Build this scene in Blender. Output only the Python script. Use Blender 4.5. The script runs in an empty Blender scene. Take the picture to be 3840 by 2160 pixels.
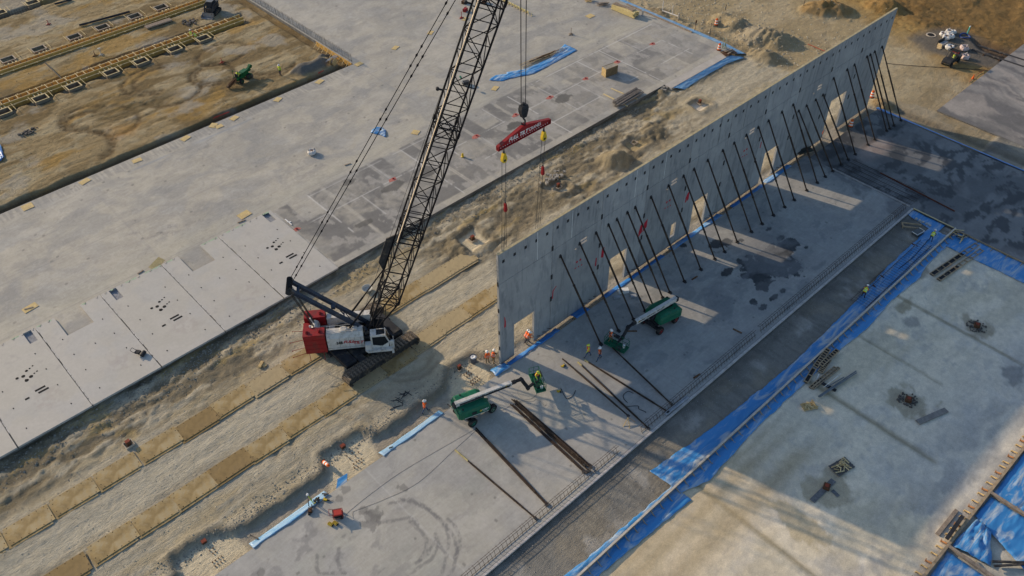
import bpy, math, random
import numpy as np
from mathutils import Vector, Matrix

random.seed(7)
scene = bpy.context.scene
COL = scene.collection
R = math.radians

# ------------------------------------------------------------------ camera, sky, sun, exposure
cam = bpy.data.cameras.new('camera')
cam_o = bpy.data.objects.new('camera', cam)
COL.objects.link(cam_o)
cam_o.location = (-38.11, -43.08, 65.0)
cam_o.rotation_euler = (0.80976533, 0.00750619, -0.7523156)
cam.sensor_width = 36.0
cam.lens = 36.0 * 3255.77 / 3840.0
cam.clip_start = 0.5
cam.clip_end = 4000.0
scene.camera = cam_o

SUN_EL, SUN_TRAVEL = R(20.0), R(-74.5)      # height of the sun, compass direction in which shadows fall
world = bpy.data.worlds.new('World')
scene.world = world
world.use_nodes = True
wn = world.node_tree.nodes
bg = wn['Background']
sky = wn.new('ShaderNodeTexSky')
sky.sky_type = 'NISHITA'
sky.sun_disc = False
sky.sun_elevation = SUN_EL
sky.sun_rotation = R(-15.5)
sky.air_density = 1.0
sky.dust_density = 1.0
sky.ozone_density = 1.8
world.node_tree.links.new(sky.outputs[0], bg.inputs[0])
bg.inputs[1].default_value = 0.15

sun = bpy.data.lights.new('sun', 'SUN')
sun.energy = 4.0
sun.angle = R(0.7)
sun.color = (1.0, 0.80, 0.56)
sun_o = bpy.data.objects.new('sun', sun)
COL.objects.link(sun_o)
d = Vector((math.cos(SUN_TRAVEL) * math.cos(SUN_EL), math.sin(SUN_TRAVEL) * math.cos(SUN_EL), -math.sin(SUN_EL)))
sun_o.rotation_euler = d.to_track_quat('-Z', 'Y').to_euler()
sun_o.location = (-30, 90, 70)

scene.view_settings.view_transform = 'Standard'
scene.view_settings.look = 'None'
scene.view_settings.exposure = 0.24
scene.view_settings.gamma = 1.0
scene.view_settings.use_curve_mapping = False

# ------------------------------------------------------------------ materials
MATS = {}
def mat(name, rgb, rough=0.8, metal=0.0, var=0.25, scale=2.0, dirt=None, dirt_amt=0.0, dirt_scale=1.0, bump=0.0, bump_scale=20.0, stretch=None, emit=None):
    if name in MATS: return MATS[name]
    m = bpy.data.materials.new(name); m.use_nodes = True
    nt = m.node_tree; N = nt.nodes; L = nt.links
    b = N['Principled BSDF']
    b.inputs['Roughness'].default_value = rough
    b.inputs['Metallic'].default_value = metal
    b.inputs['Specular IOR Level'].default_value = .22 if metal < .3 else .5
    tc = N.new('ShaderNodeTexCoord')
    mp = N.new('ShaderNodeMapping')
    if stretch: mp.inputs['Scale'].default_value = stretch
    L.new(tc.outputs['Object'], mp.inputs[0])
    n = N.new('ShaderNodeTexNoise'); n.inputs['Scale'].default_value = scale; n.inputs['Detail'].default_value = 6; n.inputs['Roughness'].default_value = .65
    L.new(mp.outputs[0], n.inputs['Vector'])
    r = N.new('ShaderNodeValToRGB')
    c0 = [max(0, c * (1 - var)) for c in rgb]; c1 = [min(1, c * (1 + var)) for c in rgb]
    r.color_ramp.elements[0].position = .3; r.color_ramp.elements[1].position = .7
    r.color_ramp.elements[0].color = (*c0, 1); r.color_ramp.elements[1].color = (*c1, 1)
    L.new(n.outputs['Fac'], r.inputs[0])
    out = r.outputs[0]
    if dirt:
        n2 = N.new('ShaderNodeTexNoise'); n2.inputs['Scale'].default_value = dirt_scale; n2.inputs['Detail'].default_value = 8; n2.inputs['Roughness'].default_value = .7
        L.new(mp.outputs[0], n2.inputs['Vector'])
        r2 = N.new('ShaderNodeValToRGB')
        r2.color_ramp.elements[0].position = max(0, .62 - dirt_amt * .4); r2.color_ramp.elements[1].position = min(1, .78 - dirt_amt * .3)
        L.new(n2.outputs['Fac'], r2.inputs[0])
        mx = N.new('ShaderNodeMixRGB'); mx.inputs[2].default_value = (*dirt, 1)
        L.new(r2.outputs[0], mx.inputs[0]); L.new(out, mx.inputs[1]); out = mx.outputs[0]
    L.new(out, b.inputs['Base Color'])
    if bump:
        nb = N.new('ShaderNodeTexNoise'); nb.inputs['Scale'].default_value = bump_scale; nb.inputs['Detail'].default_value = 6
        L.new(tc.outputs['Object'], nb.inputs['Vector'])
        bp = N.new('ShaderNodeBump'); bp.inputs['Strength'].default_value = bump; bp.inputs['Distance'].default_value = .05
        L.new(nb.outputs['Fac'], bp.inputs['Height']); L.new(bp.outputs[0], b.inputs['Normal'])
    MATS[name] = m
    return m

def attr_mat(name, rough, layers, bump, spec=.3):
    """colour from the mesh's own 'soil' colour map, broken up by fine grain; bump = [(scale, distance, stretch)]"""
    m = bpy.data.materials.new(name); m.use_nodes = True
    nt = m.node_tree; N = nt.nodes; L = nt.links
    b = N['Principled BSDF']; b.inputs['Roughness'].default_value = rough
    b.inputs['Specular IOR Level'].default_value = spec
    at = N.new('ShaderNodeAttribute'); at.attribute_name = 'soil'
    tc = N.new('ShaderNodeTexCoord')
    out = at.outputs['Color']
    for (sc, lo, hi, st) in layers:
        mp = N.new('ShaderNodeMapping'); mp.inputs['Scale'].default_value = st
        L.new(tc.outputs['Object'], mp.inputs[0])
        n = N.new('ShaderNodeTexNoise'); n.inputs['Scale'].default_value = sc; n.inputs['Detail'].default_value = 8; n.inputs['Roughness'].default_value = .7
        L.new(mp.outputs[0], n.inputs['Vector'])
        mr = N.new('ShaderNodeMapRange'); mr.inputs[1].default_value = .3; mr.inputs[2].default_value = .7
        mr.inputs[3].default_value = lo; mr.inputs[4].default_value = hi
        L.new(n.outputs['Fac'], mr.inputs[0])
        vm = N.new('ShaderNodeVectorMath'); vm.operation = 'SCALE'
        L.new(out, vm.inputs[0]); L.new(mr.outputs[0], vm.inputs['Scale']); out = vm.outputs[0]
    L.new(out, b.inputs['Base Color'])
    prev = None
    for (sc, dist, st) in bump:
        mp = N.new('ShaderNodeMapping'); mp.inputs['Scale'].default_value = st
        L.new(tc.outputs['Object'], mp.inputs[0])
        n = N.new('ShaderNodeTexNoise'); n.inputs['Scale'].default_value = sc; n.inputs['Detail'].default_value = 7; n.inputs['Roughness'].default_value = .7
        L.new(mp.outputs[0], n.inputs['Vector'])
        bp = N.new('ShaderNodeBump'); bp.inputs['Distance'].default_value = dist
        L.new(at.outputs['Alpha'], bp.inputs['Strength'])
        L.new(n.outputs['Fac'], bp.inputs['Height'])
        if prev: L.new(prev, bp.inputs['Normal'])
        prev = bp.outputs[0]
    if prev: L.new(prev, b.inputs['Normal'])
    MATS[name] = m
    return m

# ------------------------------------------------------------------ mesh builder
def rotz(a): return Matrix.Rotation(a, 3, 'Z')

class MB:
    def __init__(s, off=(0, 0, 0)):
        s.v = []; s.f = []; s.m = []; s.off = Vector(off)
    def add(s, V, F, m=0):
        k = len(s.v)
        s.v += [tuple(Vector(p) + s.off) for p in V]
        s.f += [tuple(i + k for i in q) for q in F]; s.m += [m] * len(F)
        return s
    def box(s, c, sz, rot=None, m=0, taper=1.0):
        x, y, z = (t / 2 for t in sz); c = Vector(c)
        V = []
        for dz in (-1, 1):
            k = taper if dz > 0 else 1
            for dx, dy in ((-1, -1), (1, -1), (1, 1), (-1, 1)):
                p = Vector((dx * x * k, dy * y * k, dz * z))
                V.append((rot @ p if rot else p) + c)
        return s.add(V, [(3, 2, 1, 0), (4, 5, 6, 7), (0, 1, 5, 4), (1, 2, 6, 5), (2, 3, 7, 6), (3, 0, 4, 7)], m)
    def bx(s, x0, x1, y0, y1, z0, z1, m=0):
        return s.box(((x0 + x1) / 2, (y0 + y1) / 2, (z0 + z1) / 2), (x1 - x0, y1 - y0, z1 - z0), None, m)
    def bar(s, p, q, w, h=None, m=0, up=(0, 0, 1)):
        p = Vector(p); q = Vector(q); h = h or w
        d = (q - p); L = d.length
        if L < 1e-6: return s
        d /= L; up = Vector(up)
        if abs(d.dot(up)) > .99: up = Vector((1, 0, 0))
        sx = d.cross(up).normalized(); sy = sx.cross(d)
        V = [b + sx * (i * w / 2) + sy * (j * h / 2) for b in (p, q) for i, j in ((-1, -1), (1, -1), (1, 1), (-1, 1))]
        return s.add(V, [(0, 1, 2, 3), (7, 6, 5, 4), (4, 5, 1, 0), (5, 6, 2, 1), (6, 7, 3, 2), (7, 4, 0, 3)], m)
    def tube(s, p, q, r, n=6, r2=None, m=0):
        p = Vector(p); q = Vector(q); r2 = r if r2 is None else r2
        d = (q - p)
        if d.length < 1e-6: return s
        d.normalize(); up = Vector((0, 0, 1)) if abs(d.z) < .95 else Vector((1, 0, 0))
        sx = d.cross(up).normalized(); sy = sx.cross(d)
        V = []
        for b, rr in ((p, r), (q, r2)):
            for i in range(n):
                a = 2 * math.pi * i / n
                V.append(b + sx * (math.cos(a) * rr) + sy * (math.sin(a) * rr))
        F = [(i, (i + 1) % n, n + (i + 1) % n, n + i) for i in range(n)]
        F += [tuple(range(n))[::-1], tuple(range(n, 2 * n))]
        return s.add(V, F, m)
    def path(s, pts, r, n=5, m=0):
        for a, b in zip(pts[:-1], pts[1:]): s.tube(a, b, r, n, m=m)
        return s
    def prism(s, poly, z0, z1, m=0):
        n = len(poly)
        V = [(p[0], p[1], z0) for p in poly] + [(p[0], p[1], z1) for p in poly]
        F = [tuple(range(n))[::-1], tuple(range(n, 2 * n))] + [(i, (i + 1) % n, n + (i + 1) % n, n + i) for i in range(n)]
        return s.add(V, F, m)
    def prism_y(s, poly, y0, y1, m=0):           # polygon in x,z pulled along y
        n = len(poly)
        V = [(p[0], y0, p[1]) for p in poly] + [(p[0], y1, p[1]) for p in poly]
        F = [tuple(range(n)), tuple(range(n, 2 * n))[::-1]] + [(n + i, n + (i + 1) % n, (i + 1) % n, i) for i in range(n)]
        return s.add(V, F, m)
    def lathe(s, prof, c=(0, 0, 0), n=12, axis='z', m=0):
        c = Vector(c); V = []
        for r, h in prof:
            for i in range(n):
                a = 2 * math.pi * i / n
                p = (math.cos(a) * r, math.sin(a) * r, h)
                if axis == 'y': p = (p[0], p[2], p[1])
                if axis == 'x': p = (p[2], p[0], p[1])
                V.append(Vector(p) + c)
        F = []
        for k in range(len(prof) - 1):
            for i in range(n):
                j = (i + 1) % n
                F.append((k * n + i, k * n + j, (k + 1) * n + j, (k + 1) * n + i))
        F += [tuple(range(n))[::-1], tuple(range((len(prof) - 1) * n, len(prof) * n))]
        return s.add(V, F, m)
    def rotate(s, Rm, c=(0, 0, 0)):
        c = Vector(c); s.v = [tuple(Rm @ (Vector(p) - c) + c) for p in s.v]; return s
    def move(s, t):
        t = Vector(t); s.v = [tuple(Vector(p) + t) for p in s.v]; return s
    def mesh(s, name, mats, smooth=False):
        me = bpy.data.meshes.new(name)
        me.from_pydata(s.v, [], s.f)
        if not isinstance(mats, (list, tuple)): mats = [mats]
        for q in mats: me.materials.append(q)
        me.polygons.foreach_set('material_index', s.m)
        if smooth: me.polygons.foreach_set('use_smooth', [True] * len(s.f))
        me.update()
        return me
    def build(s, name, mats, parent=None, loc=None, smooth=False, rz=0):
        return link(name, s.mesh(name, mats, smooth), parent, loc, rz)

def link(name, me, parent=None, loc=None, rz=0):
    o = bpy.data.objects.new(name, me); COL.objects.link(o)
    if parent: o.parent = parent
    if loc: o.location = loc
    if rz: o.rotation_euler = (0, 0, rz)
    return o
def tag(o, label=None, cat=None, group=None, kind=None):
    if label: o['label'] = label
    if cat: o['category'] = cat
    if group: o['group'] = group
    if kind: o['kind'] = kind
    return o
def thing(name, label, cat, loc=(0, 0, 0), rz=0, group=None):
    o = bpy.data.objects.new(name, None); COL.objects.link(o)
    o.empty_display_size = .3
    o.location = loc; o.rotation_euler = (0, 0, rz)
    return tag(o, label, cat, group)
KIDS = {}
def dup(root, loc, rz=None, label=None, group=None):
    def cp(o, par):
        c = o.copy(); COL.objects.link(c)
        if par: c.parent = par
        for ch in KIDS.setdefault(o.name, list(o.children)): cp(ch, c)
        return c
    r = cp(root, None); r.location = loc
    if rz is not None: r.rotation_euler = (0, 0, rz)
    if label: r['label'] = label
    if group: r['group'] = group
    return r
def text_obj(name, s, size, m, parent, M4, shear=0.0, bold=0.0, ext=.004, sx=1.0):
    cu = bpy.data.curves.new(name, 'FONT'); cu.body = s; cu.size = size; cu.shear = shear; cu.offset = bold; cu.extrude = ext
    cu.align_x = 'CENTER'; cu.align_y = 'CENTER'; cu.resolution_u = 2
    to = bpy.data.objects.new(name, cu)
    me = bpy.data.meshes.new_from_object(to)
    bpy.data.objects.remove(to); bpy.data.curves.remove(cu)
    me.materials.clear(); me.materials.append(m); me.name = name
    me.transform(M4 @ Matrix.Diagonal((sx, 1, 1, 1)))
    return link(name, me, parent)
def frame(origin, xdir, ydir):
    x = Vector(xdir).normalized(); y = Vector(ydir); y = (y - x * x.dot(y)).normalized(); z = x.cross(y)
    M4 = Matrix((x, y, z)).transposed().to_4x4(); M4.translation = Vector(origin); return M4

# ------------------------------------------------------------------ numpy noise
def _h(i, j, seed):
    i = i.astype(np.int64); j = j.astype(np.int64)
    h = (i * 374761393 + j * 668265263 + seed * 974634541) & 0xffffffff
    h = ((h ^ (h >> 13)) * 1274126177) & 0xffffffff
    h = h ^ (h >> 16)
    return (h & 0xffff) / 65535.0
def vn(x, y, seed=0):
    xi = np.floor(x); yi = np.floor(y); fx = x - xi; fy = y - yi
    fx = fx * fx * (3 - 2 * fx); fy = fy * fy * (3 - 2 * fy)
    a = _h(xi, yi, seed); b = _h(xi + 1, yi, seed); c = _h(xi, yi + 1, seed); e = _h(xi + 1, yi + 1, seed)
    return (a * (1 - fx) + b * fx) * (1 - fy) + (c * (1 - fx) + e * fx) * fy
def fbm(x, y, seed=0, o=5, g=.55):
    t = 0; a = 1; s = 0
    for k in range(o):
        t = t + a * vn(x * 2 ** k + 17.3 * k, y * 2 ** k - 9.1 * k, seed + k); s += a; a *= g
    return t / s
def ss(a, b, t):
    t = np.clip((t - a) / (b - a), 0, 1); return t * t * (3 - 2 * t)
def sdpoly(X, Y, P):
    P = [(p[0], p[1]) for p in P]
    D = np.full(X.shape, 1e9); ins = np.zeros(X.shape, bool)
    for (x0, y0), (x1, y1) in zip(P, P[1:] + P[:1]):
        ex, ey = x1 - x0, y1 - y0
        t = np.clip(((X - x0) * ex + (Y - y0) * ey) / max(1e-9, ex * ex + ey * ey), 0, 1)
        D = np.minimum(D, (X - x0 - t * ex) ** 2 + (Y - y0 - t * ey) ** 2)
        c = (y0 <= Y) != (y1 <= Y)
        if y1 != y0: ins ^= c & (X < x0 + (Y - y0) * ex / ey)
    D = np.sqrt(D)
    return np.where(ins, -D, D)
def dseg(X, Y, pts):
    D = np.full(X.shape, 1e9)
    for p, q in zip(pts[:-1], pts[1:]):
        ex, ey = q[0] - p[0], q[1] - p[1]
        t = np.clip(((X - p[0]) * ex + (Y - p[1]) * ey) / max(1e-9, ex * ex + ey * ey), 0, 1)
        D = np.minimum(D, (X - p[0] - t * ex) ** 2 + (Y - p[1] - t * ey) ** 2)
    return np.sqrt(D)
def mixc(C, m, c):
    m = m[..., None] if m.ndim == C.ndim - 1 else m
    return C * (1 - m) + np.array(c) * m
def grid_mesh(name, xs, ys, Z, C, m, keep=None, A=None):
    ny, nx = Z.shape
    X, Y = np.meshgrid(xs, ys)
    V = np.stack([X, Y, Z], -1).reshape(-1, 3)
    i = np.arange(ny - 1)[:, None] * nx + np.arange(nx - 1)[None, :]
    F = np.stack([i, i + 1, i + nx + 1, i + nx], -1)
    F = F[keep] if keep is not None else F.reshape(-1, 4)
    if keep is not None:
        u, inv = np.unique(F, return_inverse=True); F = inv.reshape(-1, 4); V = V[u]; C = C.reshape(-1, 3)[u]
    me = bpy.data.meshes.new(name)
    me.vertices.add(len(V)); me.vertices.foreach_set('co', V.ravel())
    me.loops.add(F.size); me.loops.foreach_set('vertex_index', F.ravel().astype(np.int32))
    me.polygons.add(len(F)); me.polygons.foreach_set('loop_start', np.arange(len(F), dtype=np.int32) * 4)
    me.polygons.foreach_set('use_smooth', np.ones(len(F), bool))
    me.update(calc_edges=True)
    at = me.color_attributes.new('soil', 'FLOAT_COLOR', 'POINT')
    A = np.ones((len(V), 1)) if A is None else A.reshape(-1, 1)
    at.data.foreach_set('color', np.concatenate([C.reshape(-1, 3), A], 1).ravel().astype(np.float32))
    me.materials.append(m)
    return me

# ------------------------------------------------------------------ the ground: one sheet out past every edge of the view
def axis(a, b, st):
    fine = np.arange(a, b + st / 2, st)
    far = []; x = st
    q = 0
    while q < 1500: x *= 1.35; q += x; far.append(q)
    far = np.array(far)
    return np.concatenate([a - far[::-1], fine, b + far])
gx = axis(-50, 119, .24); gy = axis(-49, 120, .24)
X, Y = np.meshgrid(gx, gy)
TRENCH = [(-70, 1.25), (-34.3, 1.2), (-33.9, 3.0), (-30.6, 3.0), (-29.4, 1.7), (-27.5, 1.3), (-21.2, 1.25), (-20, 1.4), (-19.5, 2.2), (-19.1, 3.1), (-17.0, 3.1), (-15.1, 2.9), (-14.8, 1.5),
          (-12.5, 1.35), (-9, 1.4), (-6.2, 1.4), (-5.2, 2.2), (-3.6, 3.1), (-1.2, 2.9), (-.3, 1.4), (.5, .9), (60, .9), (69.5, 1.0), (70.2, -1.4), (-70, -1.4)]
NW = (Y > 58.7) & (X < 24.6)
wx = X + (fbm(X / 5, Y / 5, 3) - .5) * 2.2; wy = Y + (fbm(X / 5, Y / 5, 9) - .5) * 2.2
big = fbm(wx / 14, wy / 14, 21); mid = fbm(wx / 3.2, wy / 3.2, 31); fin = fbm(X / .9, Y / .9, 41)
strk = fbm(wx / 9, wy / .9, 51)                     # ruts and scrapes along the haul direction
strk2 = fbm(wx / 4, wy / .45, 61)
H = -.4 + (big - .5) * .12 + (mid - .5) * .07 + (fin - .5) * .07 + (fbm(X / .45, Y / .45, 43, 3) - .5) * .10
C = np.zeros(X.shape + (3,)) + np.array((.33, .265, .165))
C = mixc(C, ss(.42, .62, mid) * .55, (.42, .35, .235))
C = mixc(C, ss(.5, .75, fbm(wx / 6, wy / 2.2, 71)) * .6, (.24, .185, .105))
# --- strip of crushed rock between the slabs
strip = ss(-1.5, 0, Y) * ss(24.5, 22.9, Y) * ss(76, 70, X)
H += strip * ((strk - .5) * .07 + (strk2 - .5) * .08 + (fbm(X / 1.3, Y / .5, 66) - .5) * .06)
C = mixc(C, strip * .9, (.43, .385, .29))
C = mixc(C, strip * ss(.48, .64, strk) * .55, (.31, .27, .195)); C = mixc(C, strip * ss(.52, .66, fbm(wx / 5, wy / 1.4, 67)) * .45, (.38, .305, .175))
C = mixc(C, strip * ss(.55, .72, strk2) * .5, (.50, .45, .345))
C = mixc(C, strip * ss(.52, .68, fbm(wx / 7, wy / 4, 81)) * .6, (.50, .435, .31))
churn = strip * np.clip(ss(15.5, 18, Y) * ss(-8, -16, X) + ss(11.5, 15, Y + (mid - .5) * 5) * ss(2, 8, X) * ss(54, 44, X) + .7 * ss(18, 21, Y), 0, 1)
ch = fbm(wx / 3.5, wy / 1.1, 91)
C = mixc(C, churn * ss(.40, .53, ch) * .85, (.155, .13, .085)); C = mixc(C, churn * ss(.5, .62, fbm(wx / 2.6, wy / .35, 93)) * .6, (.19, .155, .095))
C = mixc(C, churn * ss(.62, .74, fbm(wx / 4, wy / 1.6, 95)) * .7, (.36, .27, .12))
H -= churn * (ss(.4, .7, ch) * .10 - (fbm(X / .55, Y / .36, 97, 3) - .5) * .30)
mid_lane = strip * ss(9.2, 10, Y) * ss(13, 12.2, Y)
C = mixc(C, mid_lane * .6, (.47, .43, .335))
# sweeping ruts by the slab edge right of the boom
for (cx, cy, r, w) in ((26, 2, 18.6, .5), (26, 2, 17.4, .35), (26, 1, 16.6, .4), (26, 2, 15, .5), (32, 6, 9.0, .4), (32, 6, 7.8, .4), (-18, 4.2, 3.2, .25), (-18, 4.2, 4.6, .25), (-6, 7.6, 2.6, .3), (-6, 7.6, 3.4, .25)):
    rr = np.hypot(X - cx, (Y - cy) * (1.0 if cy > 4 else 1.02)); m = np.exp(-((rr - r) / w) ** 2) * strip * ss(.35, .5, mid)
    H -= m * .07; C = mixc(C, m * .5, (.25, .205, .135))
# --- NW field: brown, driven over
nwm = NW * 1.0
C = mixc(C, nwm, (.31, .235, .125))
C = mixc(C, nwm * ss(.42, .6, mid) * .7, (.40, .33, .205))
C = mixc(C, nwm * ss(.5, .64, fbm(wx / 8, wy / 2.5, 101)) * .8, (.16, .11, .048)); C = mixc(C, nwm * ss(.54, .66, fbm(wx / 3, wy / .6, 103)) * .55, (.17, .12, .055))
C = mixc(C, nwm * ss(.58, .72, fbm(wx / 6, wy / 3, 111)) * .75, (.33, .205, .06))
C = mixc(C, nwm * ss(.6, .72, fbm(wx / 5, wy / 5, 121)) * .7, (.34, .31, .25))
H += nwm * ((strk - .5) * .08 + (mid - .5) * .06 + (strk2 - .5) * .08)
def arc(cx, cy, rx, a0, a1, w, depth, dark, k=.7, ry=None):
    global H, C
    a = np.linspace(math.radians(a0), math.radians(a1), 26); ry = ry or rx
    D = dseg(X, Y, list(zip(cx + rx * np.cos(a), cy + ry * np.sin(a))))
    tread = .6 + .4 * ss(.35, .55, vn(X / .35, Y / .35, 5))
    m = np.exp(-(D / w) ** 2) * tread
    H -= m * depth; C = mixc(C, m * k, dark)
MUD = (.105, .072, .036)
for (cx, cy, r, a0, a1, ry) in ((-11, 73, 3.4, 20, 250, 3.0), (-11.5, 72.6, 2.5, 30, 260, 2.2), (-12, 73, 1.5, 40, 240, 1.4), (-8.6, 69.8, 3.4, 250, 420, 4), (-14, 66, 3.6, 280, 420, 4), (-13.5, 66.3, 2.6, 270, 400, 3.5),
                        (1, 76, 5, 60, 250, 4), (1.5, 75.6, 4, 60, 250, 3.2), (1, 71.5, 4.4, 190, 330, 4), (8, 71.5, 2.8, 0, 360, 2.6), (8, 71.5, 3.6, 20, 300, 3.3), (15.4, 68, 4.5, 180, 300, 3.5), (16, 68, 3.6, 180, 310, 2.8), (12, 76, 4, 0, 300, 3)):
    arc(cx, cy, r, a0, a1, .45, .10, MUD, .9, ry)
D = sdpoly(X, Y, [(-8.10, 77.17, -0.30), (-3.66, 73.90, -0.30), (2.09, 69.88, -0.30), (-2.23, 68.63, -0.30), (-8.25, 68.32, -0.30), (-10.46, 71.81, -0.30)])
m = ss(1.2, -1.5, D) * ss(.4, .6, fbm(wx / 5, wy / 1.5, 131)); C = mixc(C, m * .85, (.14, .10, .045)); H -= m * .12
m = ss(1.5, -1, sdpoly(X, Y, [(-9.34, 68.00, -0.30), (-6.95, 66.61, -0.30), (-8.10, 64.59, -0.30), (-10.47, 65.54, -0.30)])); C = mixc(C, m * .6, (.36, .2, .06))
# footing trenches in the NW field
for (ya, yb, xe, dp) in ((82.4, 86.2, 20.6, .75), (93.0, 95.2, 20.2, .5), (111.5, 113.4, 6, .5)):
    edge = (fbm(X / 2.5, Y / 2.5, 141) - .5) * 1.2
    m = ss(ya - .3, ya + .5, Y + edge) * ss(yb + .3, yb - .4, Y + edge * .5) * ss(xe + .6, xe, X)
    H = H * (1 - m) + (-.4 - dp) * m; C = mixc(C, m * .6, (.17, .125, .065))
for bx_ in (-18.8, -13.6, -8.8, -3.1, 1.6, 7.1, 12.0):
    m = ss(2.2, 1.3, np.hypot((X - bx_), (Y - 82.4) * 1.3)); H = H * (1 - m) + (-.95) * m; C = mixc(C, m * .7, (.27, .24, .19))
# slab edge excavation with the rebar cage
edge = (fbm(X / 3, Y / 3, 151) - .5) * .7
m = ss(61.2, 60.5, Y + edge) * ss(58.2, 58.7, Y) * ss(24.8, 24.2, X); H = H * (1 - m) + (-1.1) * m; C = mixc(C, m * .75, (.10, .075, .045))
m = ss(22.7, 23.3, X + edge) * ss(24.4, 24.1, X) * ss(58.5, 59, Y); H = H * (1 - m) + (-.9) * m; C = mixc(C, m * .6, (.16, .12, .065))
# --- NE: piles, haul road
ne = ss(68.6, 70.5, X) * ss(-5, 0, Y)
C = mixc(C, ne * .9, (.37, .29, .165))
C = mixc(C, ne * ss(.45, .62, fbm(wx / 12, wy / 5, 161)) * .6, (.46, .38, .25))
C = mixc(C, ne * ss(.5, .64, mid) * .45, (.27, .21, .12))
road = ss(93, 101, X + .28 * (30 - Y) + (mid - .5) * 4)
C = mixc(C, road * .8, (.36, .225, .07))
C = mixc(C, road * ss(.5, .66, strk) * .5, (.24, .14, .045))
m = ss(102, 106, X + .30 * (30 - Y) + (mid - .5) * 4); C = mixc(C, m * .75, (.15, .09, .035)); H += m * (mid - .4) * .8
for k in range(7):
    off = 100.2 + k * 1.7
    m = np.exp(-((X + .28 * (30 - Y) - off + (fbm(X / 30, Y / 30, 163) - .5) * 5) / .3) ** 2) * ss(.35, .6, vn(X / .4, Y / .4, 7)); H -= m * .1; C = mixc(C, m * .55, (.17, .10, .035))
berm = dseg(X, Y, [(70.05, 41.31, 0.00), (70.40, 35.74, 0.00), (69.48, 30.97, 0.00), (69.09, 26.52, 0.00), (68.48, 21.33, 0.00), (70.15, 17.48, 0.00), (70.56, 16.53, 0.00)])
m = ss(3.2, .5, berm) * ne; H += m * (.15 + .6 * (mid - .4) + .5 * (fin - .5)); C = mixc(C, m * ss(.4, .6, mid) * .75, (.2, .155, .09))
MOUNDS = [((76.19, 29.83, 0.00), 2.2, 1.0, 0), ((75.75, 26.78, 0.00), 2.8, 1.4, 0), ((74.98, 22.33, 0.00), 3.8, 1.3, 1), ((75.83, 19.44, 0.00), 3.8, 1.3, 0), ((73.83, 29.88, 0.00), 1.3, .8, 0), ((70.37, 17.82, 0.00), 3.0, .9, 0), ((89.53, 21.17, 0.00), 3.6, 1.2, 2), ((91.43, 18.68, 0.00), 3.5, 1.3, 2), ((98.27, 14.06, 0.00), 3.5, 1.2, 2),
          ((71.30, -1.41, -0.30), 2.0, .7, 2), ((34.32, 15.56, -0.30), 2.6, 1.3, 0), ((43.04, 16.72, -0.30), 2.4, .5, 3), ((63.00, -0.84, -0.30), 1.3, .5, 0), ((8.32, 16.65, -0.30), 2.0, .25, 3), ((51.39, 22.07, -0.30), 1.3, .4, 3)]
for (p, r, h, kind) in MOUNDS:
    rr = np.hypot(X - p[0], Y - p[1]) * (1 + (fbm(X / 1.7, Y / 1.7, 171) - .5) * .7)
    m = ss(r, r * .05, rr); H += h * m * (.85 + .3 * mid) + ss(0, .3, m) * (fbm(X / .6, Y / .6, 173, 3) - .5) * .45; C = mixc(C, ss(0, .35, m) * .75, ((.26, .215, .135), (.28, .245, .18), (.22, .135, .05), (.2, .165, .105))[kind])
# grey gravel heaps by the corner of the NW field
for poly, h in (([(16.07, 63.66, -0.30), (18.02, 65.02, -0.30), (20.25, 64.35, -0.30), (21.72, 64.41, -0.30), (22.60, 63.01, -0.30), (21.13, 61.67, -0.30), (19.29, 61.63, -0.30), (17.11, 61.95, -0.30)], 1.0), ([(21.68, 64.83, -0.30), (23.16, 65.48, -0.30), (24.59, 64.96, -0.30), (23.66, 64.43, -0.30), (21.84, 64.48, -0.30)], .7)):
    sd = sdpoly(X, Y, poly); m = ss(.5, -1.3, sd); H += h * m * (.6 + .6 * mid); C = mixc(C, ss(.3, -.2, sd) * .9, (.135, .13, .12))
# dark plant yard top right
m = ss(2, -1, sdpoly(X, Y, [(91.88, 5.36, -0.30), (95.86, 4.83, -0.30), (98.83, 1.97, -0.30), (98.70, -2.38, -0.30), (98.78, -8.75, -0.30), (92.99, -14.87, -0.30), (93.33, -8.95, -0.30), (90.81, -3.29, -0.30), (90.14, 1.82, -0.30)]) + (mid - .5) * 3)
C = mixc(C, m * .85, (.115, .112, .105)); H = H * (1 - m * .6) + (-.4) * m * .6
m = ss(1, -.6, sdpoly(X, Y, [(98.43, -1.27, -0.40), (98.97, -3.54, -0.40), (99.10, -14.26, -0.40), (96.49, -14.39, -0.40), (96.49, -3.47, -0.40)])); H -= m * .7; C = mixc(C, m * .6, (.12, .07, .035))
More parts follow.
